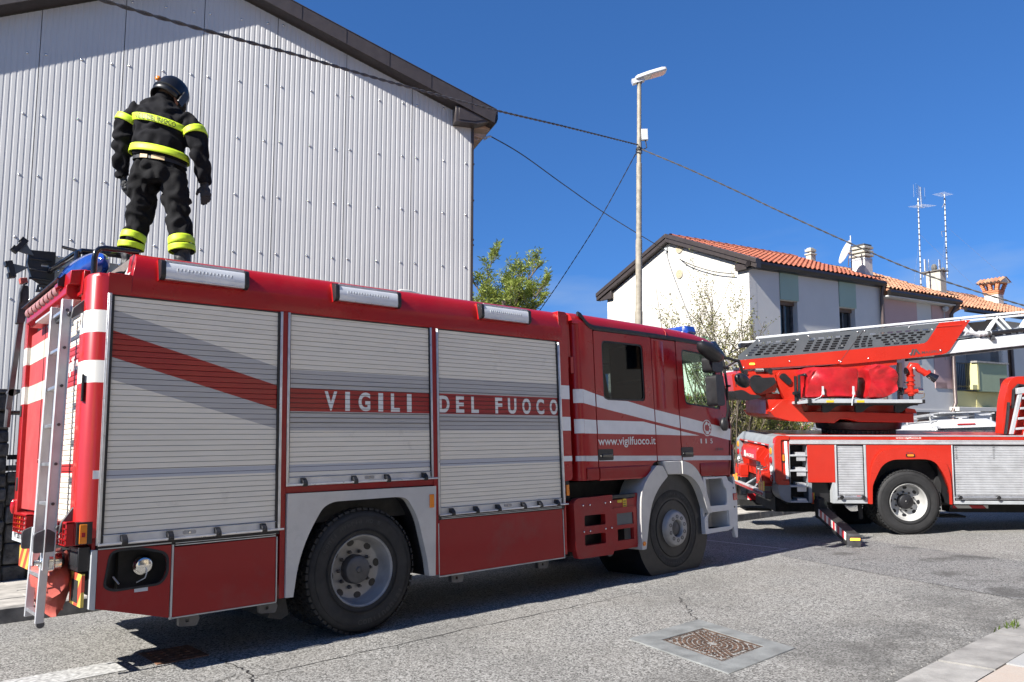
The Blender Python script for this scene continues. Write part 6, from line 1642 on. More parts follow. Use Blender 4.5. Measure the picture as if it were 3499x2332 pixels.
b = MB(); b.plate(rp([(-1.945, 2.58), (-1.90, 2.645), (-1.84, 2.645), (-1.735, 2.53), (-1.745, 2.46), (-1.80, 2.445)], .03, 4), .385, .43); b.obj('pivot_cover', 'black', cwo, .015)
b = MB(); b.disc((-2.50, 0, 2.66), .045, .44, .5, 'y', 14); b.disc((-2.08, 0, 2.69), .045, .44, .62, 'y', 14); b.obj('bed_roller', 'black', cwo)
b = MB(); b.box(-2.63, -2.615, .452, .458, 2.44, 2.54); b.box(-2.67, -2.66, .452, .458, 2.42, 2.55); b.obj('vent_slot', 'letter_black', cwo)
b = MB(); b.box(-2.30, -2.15, .54, .60, 2.675, 2.735); b.obj('number_box', 'hub', cwo, .004)
b = MB(); text(b, '5333370', -2.29, -2.16, 2.705, 2.73, Y(.538), .02); b.obj('lettering', 'lettering', cwo)
b = MB(); b.box(-1.79, -1.765, .08, .1, 2.15, 2.59)
b.tube([(-1.765, .1, 2.12), (-1.765, .1, 2.59)], .024, 10); b.tube([(-1.70, .12, 2.2), (-1.70, .12, 2.60), (-1.62, .12, 2.61)], .026, 8); b.ball((-1.60, .12, 2.61), .028); b.tube([(-1.82, .05, 2.30), (-1.70, .1, 2.31)], .03, 8); b.tube([(-1.74, .12, 2.31), (-1.74, .12, 2.15)], .03, 8); b.obj('control_column', 'black', G)
# deck platform
b = MB(); b.box(-1.56, .29, .06, .5, 2.14, 2.2); b.plate([(-1.56, 2.14), (-1.75, 2.12), (-1.75, 2.16), (-1.56, 2.2)], .08, .5); dk = b.obj('operator_deck', 'lgrey', G, .006)
b = MB(); b.box(.29, .33, .05, .5, 2.135, 2.2); b.box(-1.58, -1.53, .04, .1, 2.13, 2.215); b.obj('deck_end', 'black', dk, .006)
b = MB()
for u in (-1.28, -.78): b.box(u, u+.12, .055, .06, 2.15, 2.187)
b.obj('deck_label', 'yellow', dk)
b = MB()
for u in (-1.3, -.75, -.1): b.plate(rp([(u, 2.14), (u+.5, 2.14), (u+.22, 2.08), (u+.1, 1.98), (u, 1.98)], .04), .2, .26)
b.box(-1.56, .25, .14, .2, 2.10, 2.14); b.obj('deck_bracket', 'black', dk, .004)
# tarpaulin covers, soft folded boxes
def cover(path, v0, v1, name, seed, folds):
    rnd = random.Random(seed); P = rp(path, .05, 3); rings = []
    N = 10
    for i in range(N+1):
        t = i/N; v = v0+(v1-v0)*t; s = 1-.10*abs(2*t-1)**4
        cx = sum(p[0] for p in P)/len(P); cz = sum(p[1] for p in P)/len(P)
        rings.append([(cx+(x-cx)*s, v, cz+(z-cz)*s) for x, z in P])
    b = MB(); b.loft(rings)
    me = b.mesh(name, 'red_cloth', 60)
    bm = bmesh.new(); bm.from_mesh(me); bmesh.ops.triangulate(bm, faces=[f for f in bm.faces if len(f.verts) > 4]); bmesh.ops.subdivide_edges(bm, edges=bm.edges, cuts=2, use_grid_fill=True)
    bmesh.ops.triangulate(bm, faces=bm.faces)
    for vtx in bm.verts:
        p = vtx.co; d = .045*mnoise.noise(Vector((p.x*3+seed, p.y*3, p.z*5))) + .026*mnoise.noise(Vector((p.x*9+p.z*6, p.y*7, p.z*4-p.x*5+seed)))
        for fx, fz, a, amp in folds:
            q = (p.x-fx)*cos(a)+(p.z-fz)*sin(a); d += amp*math.exp(-(q/.035)**2)
        vtx.co += Vector((0, -1, .3))*d
    bm.to_mesh(me); bm.free()
    for p in me.polygons: p.use_smooth = True
    o = bpy.data.objects.new(name, me); COL.objects.link(o); o.parent = G; return o
cv = cover([(-1.63, 2.22), (-.69, 2.225), (-.67, 2.735), (-1.43, 2.75), (-1.63, 2.66), (-1.57, 2.45)], .12, .75, 'tarpaulin_cover', 3, [(-1.2, 2.4, rad(50), .03), (-1.0, 2.45, rad(35), -.02), (-1.45, 2.32, rad(-30), .03)])
cv2 = cover([(-.60, 2.215), (-.28, 2.215), (-.05, 2.33), (-.03, 2.60), (-.13, 2.76), (-.38, 2.795), (-.57, 2.72), (-.53, 2.5), (-.58, 2.35)], .12, .65, 'tarpaulin_cover', 8, [(-.3, 2.45, rad(-40), .03), (-.25, 2.35, rad(-55), -.02), (-.35, 2.65, rad(30), .02)])
b = MB()
for u in (-1.33, -.83): b.box(u-.014, u+.014, .055, .075, 2.30, 2.42); b.box(u-.02, u+.02, .05, .07, 2.28, 2.33)
b.tube([(-1.33, .06, 2.30), (-1.38, .05, 2.24), (-1.48, .05, 2.20)], .006, 5); b.tube([(-.83, .055, 2.28), (-.86, .04, 2.2), (-.87, .04, 2.10)], .010, 5); b.obj('cover_buckle', 'plastic_box', cv)
# water monitor
b = MB(); b.tube([(.23, .32, 2.2), (.23, .32, 2.28)], .035, 10); mo = b.obj('monitor_mount', 'black', G)
b = MB(); b.tube([(.23, .32, 2.26), (.23, .32, 2.42)], .05, 12); b.tube([(.23, .32, 2.40), (.225, .32, 2.62), (.215, .32, 2.70), (.25, .31, 2.77), (.32, .29, 2.76), (.36, .27, 2.70), (.46, .24, 2.635)], [.055, .058, .062, .065, .06, .055, .048], 12)
for z in (2.30, 2.45, 2.52, 2.60): b.disc((.23, .32, z), .072, -.014, .014, 'z', 14)
b.tube([(.08, .32, 2.34), (.34, .32, 2.34)], [.055, .04], 12); b.tube([(.45, .24, 2.66), (.475, .235, 2.625)], .072, 12); b.obj('monitor_body', 'red_plain', mo)
b = MB(); b.tube([(.475, .235, 2.625), (.60, .20, 2.54)], [.05, .075], 14); b.tube([(.05, .32, 2.34), (.085, .32, 2.34)], .068, 14); b.lathe([(.05, 0), (.06, 0), (.06, .02), (.05, .02)], (.13, .28, 2.68), 'x', 14); b.tube([(.13, .28, 2.68), (.2, .3, 2.68)], .02, 6); b.tube([(.1, .27, 2.49), (.2, .3, 2.48)], .012, 6); b.obj('monitor_nozzle', 'black_gloss', mo)
b = MB(); b.tube([(.34, .32, 2.34), (.42, .31, 2.34)], .045, 12); b.ball((.26, .25, 2.72), .03); b.tube([(.38, .26, 2.73), (.36, .26, 2.77)], .025, 8); b.obj('monitor_coupling', 'steel', mo)
b = MB(); b.tube([(.44, .3, 2.31), (.43, .29, 2.24), (.38, .29, 2.22)], .006, 5); b.obj('chain', 'brass', mo)
b = MB(); b.box(.42, .48, 1.15, 1.25, 2.0, 2.86); b.obj('support_post', 'white', G, .004)
# boom: rails, rungs, diagonals
zt_ = lambda u: 3.275+.096*(u+2.22)
zb_ = lambda u: 2.98+.112*(u-.95)
b = MB()
for v in (.66, 1.84):
    b.loft([[(u, v-.03, zt_(u)-.02), (u, v+.03, zt_(u)-.02), (u, v+.03, zt_(u)+.02), (u, v-.03, zt_(u)+.02)] for u in (-2.24, 9)])
    b.loft([[(u, v-.05, zb_(u)+d0), (u, v+.05, zb_(u)+d0), (u, v+.05, zb_(u)+d1), (u, v-.05, zb_(u)+d1)] for u, d0, d1 in ((.70, .0, .06), (1.0, .0, .16), (1.18, .0, .21), (9, .0, .22))])
    b.loft([[(u, v-.03, zb_(u)-.02+q), (u, v+.03, zb_(u)-.02+q), (u, v+.03, zb_(u)+.04+q), (u, v-.03, zb_(u)+.04+q)] for u, q in ((-2.5, .10), (.8, .0))])
b.obj('ladder_rail', 'ladder_grey', G, .006)
b = MB()
for v in (.66, 1.84):
    u = 1.30
    for k in range(9): 
        a0, a1 = (u+k*.62, zt_(u+k*.62)-.02), (u+k*.62+.28, zb_(u+k*.62+.28)+.2)
        q0, q1 = (u+k*.62+.62, zt_(u+k*.62+.62)-.02), (u+k*.62+.36, zb_(u+k*.62+.36)+.2)
        for s0, s1 in ((a0, a1), (q0, q1)): 
            p, r = Vector((s0[0], v, s0[1])), Vector((s1[0], v, s1[1])); d = (r-p); b.obox((p+r)/2, d*.5, Vector((0, .02, 0)), d.cross(Vector((0, 1, 0))).normalized()*.022)
b.obj('ladder_brace', 'ladder_grey', G, .003)
b = MB()
for k in range(26): u = -2.2+k*.32; b.tube([(u, .68, zb_(u)+.30-.0*u if u > .9 else zb_(u)+.22), (u, 1.82, zb_(u)+.30 if u > .9 else zb_(u)+.22)], .018, 6)
b.obj('ladder_rung', 'lgrey', G)
b = MB()  # inner telescoped sections
for v in (.80, 1.70):
    for dz_, hh in ((.10, .05), (.25, .03)): b.loft([[(u, v-.025, zb_(u)+dz_), (u, v+.025, zb_(u)+dz_), (u, v+.025, zb_(u)+dz_+hh), (u, v-.025, zb_(u)+dz_+hh)] for u in (-2.4, 9)])
    for k in range(18):
        u = -2.3+k*.45; p, r = Vector((u, v, zb_(u)+.1)), Vector((u+(.22 if k % 2 else -.22), v, zb_(u)+.33)); d = r-p; b.obox((p+r)/2, d*.5, Vector((0, .015, 0)), d.cross(Vector((0, 1, 0))).normalized()*.016)
b.obj('inner_ladder', 'zinc', G)
b = MB(); b.plate([(-2.4, 2.78), (9, 3.85), (9, 3.83), (-2.4, 2.74)], .75, 1.7); b.loft([[(u, v, zb_(u)+q) for v, q in ((.95, .02), (1.55, .02), (1.55, .24), (.95, .24))] for u in (-2.2, 8)]); b.plate([(-2.25, 2.86), (.85, 3.10), (.95, 3.44), (-2.1, 3.17)], .98, 1.5); b.obj('boom_dark_backing', 'black', G)  # black filling added inside the boom so its slots look dark
b = MB(); b.tube([(1.75, .60, zb_(1.75)+.27), (9, .60, zb_(9)+.27)], .036, 10); hp_ = b.obj('water_pipe', 'black', G)
b = MB(); b.tube([(1.30, .60, 3.40), (1.38, .60, 3.36), (1.55, .60, 3.325)], .034, 10); b.tube([(1.54, .60, 3.325), (1.75, .60, 3.345)], [.045, .04], 12)
for u in (1.33, 1.56, 1.62): b.disc((u, .60, 3.335+.03*(u < 1.4)), .05, -.012, .012, 'x', 12)
b.obj('pipe_elbow', 'white_clean', hp_)
b = MB(); b.disc((1.70, .58, 3.33), .055, -.02, .02, 'x', 12); b.box(1.74, 1.80, .56, .62, 3.22, 3.30); b.obj('pipe_clamp', 'hub', hp_, .004)
b = MB(); b.loft([[(u, v-.06, zb_(u)-.05), (u, v+.06, zb_(u)-.05), (u, v+.06, zb_(u)-.005), (u, v-.06, zb_(u)-.005)] for u in (.35, 9) for v in (.70,)]); b.obj('boom_keel', 'hub', G)
# cover panel of the boom with its slots
Zl = lambda u, o: 2.965+.0775*(u+2.45)+o
def slots():
    H = []
    def row(u0, u1, o, L_=.105, gp=.045):
        u = u0
        while u < u1:
            e = min(u+L_, u1)
            if e-u > .03:
                h_ = .0155; q = [(u, Zl(u, o)-h_), (e, Zl(e, o)-h_), (e, Zl(e, o)+h_), (u, Zl(u, o)+h_)]; H.append(rp(q, .012, 3))
            u = e+gp
    for k in range(6):
        o = .0+k*.040; sh_ = k*.042
        row(-2.44+sh_, -1.62+sh_*.55, o)
        row(-1.46+sh_*.55, -.72+sh_*.6, o)
        if k < 5: row(-.60+sh_*.4 if k else -.58, -.22-sh_*.5, o, .085, .03)
        row(-.06-.0*sh_-(.05*k if k > 2 else .03*k), .50+.055*k, o)
    return H
gp_out = [(-2.575, 2.90), (-2.56, 2.885), (-1.4, 2.99), (-.23, 3.10), (.56, 3.165), (.62, 3.178), (.665, 3.21), (.88, 3.525), (-2.24, 3.252), (-2.585, 2.95)]
SLOTS = [s for s in slots()]
b = MB(); b.plate(gp_out, .585, .60, 'y', SLOTS); pg = b.obj('slotted_panel', 'panel_grey', G)
b = MB(); b.plate([(-2.56, 2.882), (-2.56, 2.72), (-.86, 2.815), (-.80, 2.80), (.15, 2.89), (.90, 2.975), (.98, 3.0), (1.05, 3.06), (1.15, 3.21), (1.41, 3.575), (.885, 3.525), (.67, 3.207), (.625, 3.175), (.56, 3.162), (-.23, 3.097)], .583, .60); rdp = b.obj('boom_panel', 'red_plain', G, .002)
b = MB(); b.loft([[(u, .5825, 3.30+.0775*(u+.9)), (u, .575, 3.31+.0775*(u+.9)), (u, .575, 3.325+.0775*(u+.9)), (u, .5825, 3.335+.0775*(u+.9))] for u in (.83, 1.25)], closed=False, cap=False); b.obj('panel_crease', 'red_plain', rdp)
b = MB(); b.tube([(-.86, .582, 2.81), (-.80, .582, 2.90), (-.42, .582, 3.40)], .0035, 4); b.obj('panel_seam', 'letter_dark', pg)
b = MB()
for u, w_ in ((-2.49, 2.755), (-1.70, 2.86), (-.85, 2.87), (-.82, 2.85), (-.35, 2.91), (-2.21, 3.215), (-1.36, 3.30), (-.52, 3.37), (-.40, 3.385), (.36, 3.45), (1.33, 3.545), (.36, 2.99), (.88, 3.045)): b.ball((u, .583, w_), .013, 8, 6)
b.obj('panel_screw', 'alu', pg)
b = MB(); b.plate(rect(-2.39, -2.30, 2.80, 2.833, .014), .572, .584); b.obj('panel_lamp', 'amber_lit', rdp)
b = MB(); ts = .08
text(b, 'MAGIRUS', .56, .905, 2.985, 3.03, lambda u, w: (u, .5815, w+ts*(u-.56)), .012)
for q in ([(.36, 2.955), (.40, 3.07), (.43, 3.07), (.392, 2.96)], [(.41, 2.96), (.445, 3.07), (.475, 3.072), (.54, 2.985), (.50, 2.98), (.465, 3.035), (.44, 2.965)]): b.plate(q, .579, .583)
b.obj('lettering', 'letter_dark', rdp)
b = MB(); b.tube([(-2.55, .64, 2.90), (-2.75, .7, 2.78), (-2.95, .8, 2.66)], .02, 6); b.tube([(-2.55, .7, 2.95), (-2.72, .7, 3.0), (-2.4, .7, 3.16)], .012, 6); b.box(-2.5, -2.2, .70, .9, 3.12, 3.19); b.obj('boom_cable', 'black', G)
# ================================================================ street lamp and overhead cables
LP = empty('street_lamp', 'tall weathered street lamp post with flat white luminaire and cable junction', 'street lamp')
b = MB(); base = Vector((11.82, 4.98, .1)); top = Vector((11.905, 4.36, 9.84)); dd = top-base
pt = lambda t: base+dd*t
b.tube([pt(0), pt(.38), pt(.455), pt(.456), pt(.62), pt(.621), pt(.80), pt(.801), pt(1.)], [.088, .086, .084, .073, .072, .062, .060, .05, .048], 16); b.obj('pole', 'pole', LP)
b = MB(); b.tube([pt(.992), pt(1.006)], .06, 12); b.obj('collar', 'hub', LP)
ax = Vector((.55, -.50, .20)).normalized(); sd = ax.cross(Vector((0, 0, 1))).normalized(); nn = sd.cross(ax).normalized()
b = MB(); c0 = top + ax*.26 + nn*.05
hp2 = rp([(-.34, -.10), (.0, -.15), (.36, -.15), (.40, -.11), (.40, .11), (.36, .15), (.0, .15), (-.34, .10)], .03, 3)
b.loft([[c0 + ax*u*s + sd*v*s + nn*h for u, v in hp2] for h, s in ((-.035, .92), (-.02, 1.), (.03, 1.), (.055, .86))]); b.loft([[top + nn*h + ax*(u*.14-.03) + sd*(v*.06) for u, v in ((-1, -1), (1, -1), (1, 1), (-1, 1))] for h in (-.05, .06)]); lm2 = b.obj('luminaire', 'white_clean', LP)
b = MB(); b.loft([[c0 + ax*u + sd*v + nn*h for u, v in ((.02, -.11), (.34, -.11), (.34, .11), (.02, .11))] for h in (-.042, -.036)]); b.obj('lamp_glass', 'lamp_glass', lm2)
b = MB(); jb = pt(.868); b.obox(jb+Vector((.09, -.08, 0)), (.055, -.05, 0), (.03, .034, 0), (0, 0, .13)); jbx = b.obj('junction_box', 'plastic_box', LP, .01)
b = MB(); b.tube([jb+Vector((.1, -.09, -.13)), jb+Vector((.12, -.10, -.3)), jb+Vector((.02, -.06, -.36)), jb+Vector((-.04, -.05, -.28))], .014, 6); b.tube([jb+Vector((-.03, -.06, -.2)), jb+Vector((-.04, -.05, -.45))], .02, 6)
for k in range(3): a = pt(.836-.006*k); b.tube([a+Vector((.07*cos(t), .07*sin(t), .02*sin(2*t+k))) for t in [2*pi*i/12 for i in range(13)]], .010, 5)
b.obj('cable_loop', 'cable_black', LP)
def cable(name, pts, r, label, mat='cable', twist=True):
    P = [Vector(p) for p in pts]; S = []
    for i in range(len(P)-1):     # Catmull-Rom
        p0, p1, p2, p3 = P[max(i-1, 0)], P[i], P[i+1], P[min(i+2, len(P)-1)]
        for k in range(14):
            t = k/14; S.append(.5*((2*p1)+(p2-p0)*t+(2*p0-5*p1+4*p2-p3)*t*t+(3*p1-p0-3*p2+p3)*t**3))
    S.append(P[-1]); b = MB()
    if twist:
        dist = [0]
        for i in range(1, len(S)): dist.append(dist[-1]+(S[i]-S[i-1]).length)
        n = int(dist[-1]/.05); Q = []
        j = 0
        for k in range(n+1):
            d = dist[-1]*k/n
            while j < len(S)-2 and dist[j+1] < d: j += 1
            Q.append(S[j].lerp(S[j+1], (d-dist[j])/max(1e-6, dist[j+1]-dist[j])))
        for ph in (0, pi):
            b.tube([q+Vector((0, r*.62*cos(ph+2*pi*k*.05/.34), r*.62*sin(ph+2*pi*k*.05/.34))) for k, q in enumerate(Q)], r*.62, 5)
    else: b.tube(S, r, 6)
    o = b.obj(name, mat, None, 0, 60); return tag(o, label, 'cable', 'overhead cables')
cable('overhead_cable', [(-.032, .455, 5.199), (.46, .622, 5.311), (.962, .791, 5.435), (1.592, 1.002, 5.598), (2.154, 1.19, 5.743), (3.545, 1.659, 6.081), (5.871, 2.439, 6.681), (8.258, 3.235, 7.337), (11.80, 4.40, 8.28)], .016, 'thick twisted cable crossing in front of the warehouse gable to the lamp post')
cable('overhead_cable', [(11.845, 4.40, 8.206), (12.405, 3.561, 7.607), (13.027, 2.701, 6.945), (13.529, 2.01, 6.402), (14.251, 1.011, 5.641), (14.937, .053, 4.949), (15.584, -.879, 4.407), (16.2, -1.777, 3.939)], .016, 'twisted cable dropping from the lamp post in front of the banded chimney')
gb = HRm @ Vector((-.14, 3.31, 1.16)); ge = HRm @ Vector((-.12, .42, -.10))
mid = lambda a, c, t, s: Vector(a).lerp(Vector(c), t) - Vector((0, 0, s))
cable('overhead_cable', [(9.143, 6.381, 8.467), (10.382, 6.721, 8.456), (12.395, 7.29, 8.288), (14.825, 7.973, 8.121), tuple(gb), tuple(mid(gb, ge, .35, .18)), tuple(mid(gb, ge, .7, .16)), tuple(ge)], .014, 'cable from the warehouse eave to the white house gable', 'cable_black', False)
cable('guy_cable', [(11.80, 4.50, 8.10), (11.95, 5.7, 7.03), (12.11, 6.83, 6.20), (12.3, 8.151, 5.32), (12.6, 10.2, 4.1)], .012, 'thin cable slanting down from the lamp post behind the near engine', 'cable_black')
b = MB(); w0 = FRm @ Vector((5.36, .02, 1.52)); b.tube([w0, Vector((9.09, 6.42, 8.46)), Vector((9.15, 6.38, 8.47))], .024, 6); b.tube([w0+Vector((0, 0, -.04)), Vector((9.06, 6.42, 8.41)), Vector((9.10, 6.42, 8.46))], .011, 5); o_ = b.obj('cable_anchor', 'zinc', None); tag(o_, 'metal cable anchor with turnbuckle under the warehouse eave corner', 'cable anchor')

# ================================================================ white van behind the ladder engine
VN = empty('white_van', 'white van with roof rack parked behind the ladder engine', 'van', Matrix.Translation((19.75, 1.02, .09)) @ Matrix.Rotation(rad(38), 4, 'Z'))
def vsec(x, k=1., top=1.96):   # cross-section of the van body
    return [(x, -.92*k, .35), (x, -.95*k, .9), (x, -.92*k, 1.25), (x, -.80*k, 1.62*top/1.96), (x, -.70*k, 1.86*top/1.96), (x, -.5*k, top), (x, .5*k, top), (x, .70*k, 1.86*top/1.96), (x, .80*k, 1.62*top/1.96), (x, .92*k, 1.25), (x, .95*k, .9), (x, .92*k, .35)]
b = MB(); b.loft([vsec(-.02, .96, 1.90), vsec(.05, 1., 1.95), vsec(2.6, 1., 1.98), vsec(3.3, .98, 1.93), [(x+.0, y, min(z, 1.15)) for x, y, z in vsec(4.25, .97)], [(x, y*.9, min(z, .9)) for x, y, z in vsec(4.75)]]); b.obj('body', 'white_clean', VN, .01)
b = MB(); b.add([(-.045, -.78, 1.28), (-.045, .78, 1.28), (-.03, .66, 1.74), (-.03, -.66, 1.74)], [(0, 1, 2, 3)]); b.add([(-.035, -.72, 1.30), (-.035, .72, 1.30)], []) ; rw_ = b.obj('rear_window', 'glass_house', VN)
b = MB(); b.box(-.04, .0, -.2, .2, 1.81, 1.84); b.obj('brake_lamp', 'redlens', VN)
b = MB(); b.box(.25, .30, -.72, .72, 2.03, 2.06); b.box(1.8, 1.85, -.72, .72, 2.03, 2.06)
for y in (-.70, .70): b.box(.1, 2.6, y-.025, y+.025, 2.06, 2.09); b.box(.3, .34, y-.02, y+.02, 1.88, 2.05); b.box(2.2, 2.24, y-.02, y+.02, 1.88, 2.05)
b.box(-.05, 2.9, -.35, .2, 2.10, 2.13); b.box(-.1, 2.9, .25, .6, 2.10, 2.135); b.obj('roof_rack', 'alu_matte', VN, .005)
for x in (.9, 3.7):
    for s in (-1, 1):
        b = MB(); b.lathe([(.19, -.1), (.31, -.1), (.33, -.07), (.33, .09), (.31, .1), (.19, .1)], (x, s*.84, .33), 'y', 28); b.lathe([(.19, -.08), (.05, -.05), (.05, .05), (.19, .08)], (x, s*.84, .33), 'y', 20); b.obj('wheel', 'rubber', VN)
b = MB(); b.box(-.06, .0, -.90, -.78, .95, 1.25); b.box(-.06, .0, .78, .90, .95, 1.25); b.obj('tail_lamp', 'redlens', VN, .01)

# ================================================================ vegetation
def branch_tree(root, base, height, nmain, spread, seed, rtop, depth=3, leaf=('leaf_spring', .06, .018, 26), up=.75, rb=.05):
    rnd = random.Random(seed); b = MB(); tips = []
    def grow(p, d, ln, r, lv):
        P = [Vector(p)]; n = 6; dd_ = Vector(d)
        for k in range(n):
            dd_ = (dd_ + Vector((rnd.gauss(0, .10), rnd.gauss(0, .10), .05*up))).normalized(); P.append(P[-1] + dd_*ln/n)
        b.tube(P, [r*(1-.6*k/n) for k in range(n+1)], 5 if lv else 7, 0, False)
        for k in range(2, n+1): tips.append((P[k], dd_, lv))
        if lv < depth:
            for k in range(rnd.randint(3, 5)):
                i = rnd.randint(1, n); a = rnd.uniform(0, 2*pi); s = Vector((cos(a), sin(a), rnd.uniform(.1, .9)))
                grow(P[i], (dd_*1.0 + s*.75).normalized(), ln*rnd.uniform(.40, .62), r*.5, lv+1)
    for k in range(nmain):
        a = 2*pi*k/nmain + rnd.uniform(-.4, .4); q = spread*rnd.uniform(.25, 1.)
        grow(Vector(base)+Vector((rnd.gauss(0, .06), rnd.gauss(0, .06), 0)), Vector((cos(a)*q, sin(a)*q, 1)).normalized(), height*rnd.uniform(.6, .95), rb*rnd.uniform(.6, 1.), 0)
    b.obj('trunk', 'twig', root, 0, 60)
    v = []; f = []; tone = []; mt, ll, lw_, n = leaf
    for p, d, lv in tips:
        if lv < 1: continue
        for k in range(n//8 if lv < depth else n//4):
            a = rnd.uniform(0, 2*pi); q = Vector((cos(a), sin(a), rnd.uniform(-.2, 1.2))).normalized(); c = p + d*rnd.uniform(-.06, .1) + q*.02
            s = q.cross(Vector((rnd.random(), rnd.random(), rnd.random()))).normalized(); l_ = ll*rnd.uniform(.5, 1.2); i = len(v)
            v += [c, c+q*l_*.5+s*lw_, c+q*l_, c+q*l_*.5-s*lw_]; f.append((i, i+1, i+2, i+3)); tone.append(rnd.random())
    return leafy('crown', mt, v, f, tone, root)
SH = empty('budding_shrub', 'bare branched budding shrub with tiny pale leaves before the white gable', 'shrub', Matrix.Translation((14.6, 4.35, 1.2)))
branch_tree(SH, (-.1, .1, -1.0), 3.6, 13, .50, 5, .01, 3, ('leaf_spring', .065, .012, 10), rb=.05)
branch_tree(SH, (.6, -.8, -1.0), 3.0, 6, .30, 9, .01, 3, ('leaf_spring', .065, .012, 16), rb=.03)
SH2 = empty('garden_tree', 'light green feathery tree showing beside the warehouse corner', 'tree', Matrix.Translation((33.9, 34.7, .1)) @ Matrix.Scale(2.15, 4))
b = MB(); b.tube([(0, 0, 0), (.1, 0, 2), (0, .1, 4)], [.2, .17, .13], 8); b.obj('trunk_base', 'bark', SH2)
branch_tree(SH2, (0, .1, 3.5), 2.9, 9, .55, 21, .01, 3, ('leaf_willow', .16, .017, 22), .2, .09)
# hedge: stems and glossy leaves, red young shoots on the sunny face
HG = empty('hedge', 'glossy green hedge with red young leaves above the rubble wall', 'hedge', Matrix.Translation((13.6, 5.15, 1.1)))
rnd = random.Random(4)
def hedge(n, fun, mat, name, ll):
    v = []; f = []; tone = []
    for k in range(n):
        c, nr = fun(); q = (nr + Vector((rnd.gauss(0, .5), rnd.gauss(0, .5), rnd.gauss(.3, .5)))).normalized()
        s = q.cross(Vector((rnd.random()-.5, rnd.random()-.5, rnd.random()))).normalized(); l_ = ll*rnd.uniform(.6, 1.2); w_ = l_*.24; i = len(v); m_ = q.cross(s)*l_*.1
        v += [c, c+q*l_*.45+s*w_+m_, c+q*l_, c+q*l_*.45-s*w_+m_]; f += [(i, i+1, i+2), (i, i+2, i+3)]; t = rnd.random(); tone += [t, t]
    return leafy(name, mat, v, f, tone, HG)
def hp_f(front):
    def fn():
        x = rnd.uniform(0, 5.9); top_ = 1.45 + .14*sin(x*2.1) + .10*sin(x*5.3+1) - .42*max(0, (x-3.4)/2.5); t = rnd.random()
        if t < .55: return Vector((x, -.02+rnd.gauss(0, .09)+.10*sin(x*4+1)*.6, rnd.uniform(0, top_))), Vector((-.2, -1, .2))
        if t < .85: return Vector((x, rnd.uniform(0, .8), top_+rnd.gauss(0, .07))), Vector((0, -.2, 1))
        return Vector((rnd.gauss(0, .08), rnd.uniform(0, .8), rnd.uniform(0, top_))), Vector((-1, 0, .2))
    return fn
hedge(9000, hp_f(0), 'leaf_hedge', 'foliage', .115); hedge(2200, hp_f(1), 'leaf_red', 'red_shoots', .105)
b = MB()
for k in range(46):
    x = rnd.uniform(.1, 5.8); b.tube([(x, .35, 0), (x+rnd.gauss(0, .1), .3, .7), (x+rnd.gauss(0, .2), .1, 1.3)], [.02, .014, .006], 5)
b.obj('stems', 'bark', HG, 0, 60, 'stuff')

# ================================================================ firefighter on the roof of the near engine
PZ = Matrix.Rotation(YAW-pi/2, 4, 'Z'); PZ.translation = Vector((.7457, .8998, 3.085))
PS = empty('person', 'person in black turnout gear with lime bands on the engine roof, back turned', 'person', PZ)
def ring3(c, rx, ry, n=16, tilt=0., yaw=0., lean=0.):
    m = Matrix.Translation(c) @ Matrix.Rotation(yaw, 4, 'Z') @ Matrix.Rotation(tilt, 4, 'Y') @ Matrix.Rotation(lean, 4, 'X')
    return [m @ Vector((rx*cos(2*pi*k/n), ry*sin(2*pi*k/n), 0)) for k in range(n)]
def limb(b, pts, n=14):
    """pts: (centre, radius across, radius front to back) along a limb; rings square to the path"""
    P = [Vector(p[0]) for p in pts]; R = []
    for i, (c, rx, ry) in enumerate(pts):
        d = (P[min(i+1, len(P)-1)]-P[max(i-1, 0)]).normalized(); f_ = Vector((0, 1, 0)); s = f_.cross(d).normalized(); f_ = d.cross(s)
        R.append([Vector(c)+s*(rx*cos(2*pi*k/n))+f_*(ry*sin(2*pi*k/n)) for k in range(n)])
    b.loft(R); return R
def remesh(o, vox, fold=.0, fs=.09, smooth_it=4):
    r = o.modifiers.new('remesh', 'REMESH'); r.mode = 'VOXEL'; r.voxel_size = vox; r.use_smooth_shade = True
    s = o.modifiers.new('smooth', 'SMOOTH'); s.iterations = smooth_it; s.factor = .5
    if fold:
        tx = bpy.data.textures.new('folds', 'WOOD'); tx.wood_type = 'BANDNOISE'; tx.noise_scale = fs; tx.turbulence = 9; tx.noise_basis_2 = 'SIN'
        d = o.modifiers.new('folds', 'DISPLACE'); d.texture = tx; d.strength = fold; d.mid_level = .5; d.texture_coords = 'LOCAL'
SP = [(-.105, 1.66), (-.10, 1.60), (-.115, 1.52), (-.105, 1.40), (-.10, 1.25), (-.10, 1.12), (-.105, 1.06)]
b = MB()
# trousers and boots
tl = -.10
b.loft([ring3((-.10, .0, 1.13), .19, .13, 18, .17), ring3((-.105, .0, 1.04), .215, .145, 18, .17), ring3((-.11, .0, .94), .225, .155, 18, .12), ring3((-.11, 0, .85), .22, .15, 18, .08)])
limb(b, [((-.215, .0, .95), .12, .13), ((-.235, .0, .82), .125, .13), ((-.255, .02, .66), .108, .115), ((-.285, .03, .54), .10, .105), ((-.30, .02, .44), .085, .10), ((-.318, .0, .33), .088, .10), ((-.328, .0, .26), .08, .095)])
limb(b, [((.015, .0, .93), .115, .13), ((.04, .0, .80), .118, .13), ((.066, .02, .62), .112, .115), ((.075, .03, .52), .10, .105), ((.095, .02, .42), .085, .10), ((.118, .0, .30), .09, .10), ((.125, .0, .22), .085, .095)])
body = b.obj('trousers', 'cloth2', PS); remesh(body, .012, .034, .11)
b = MB()
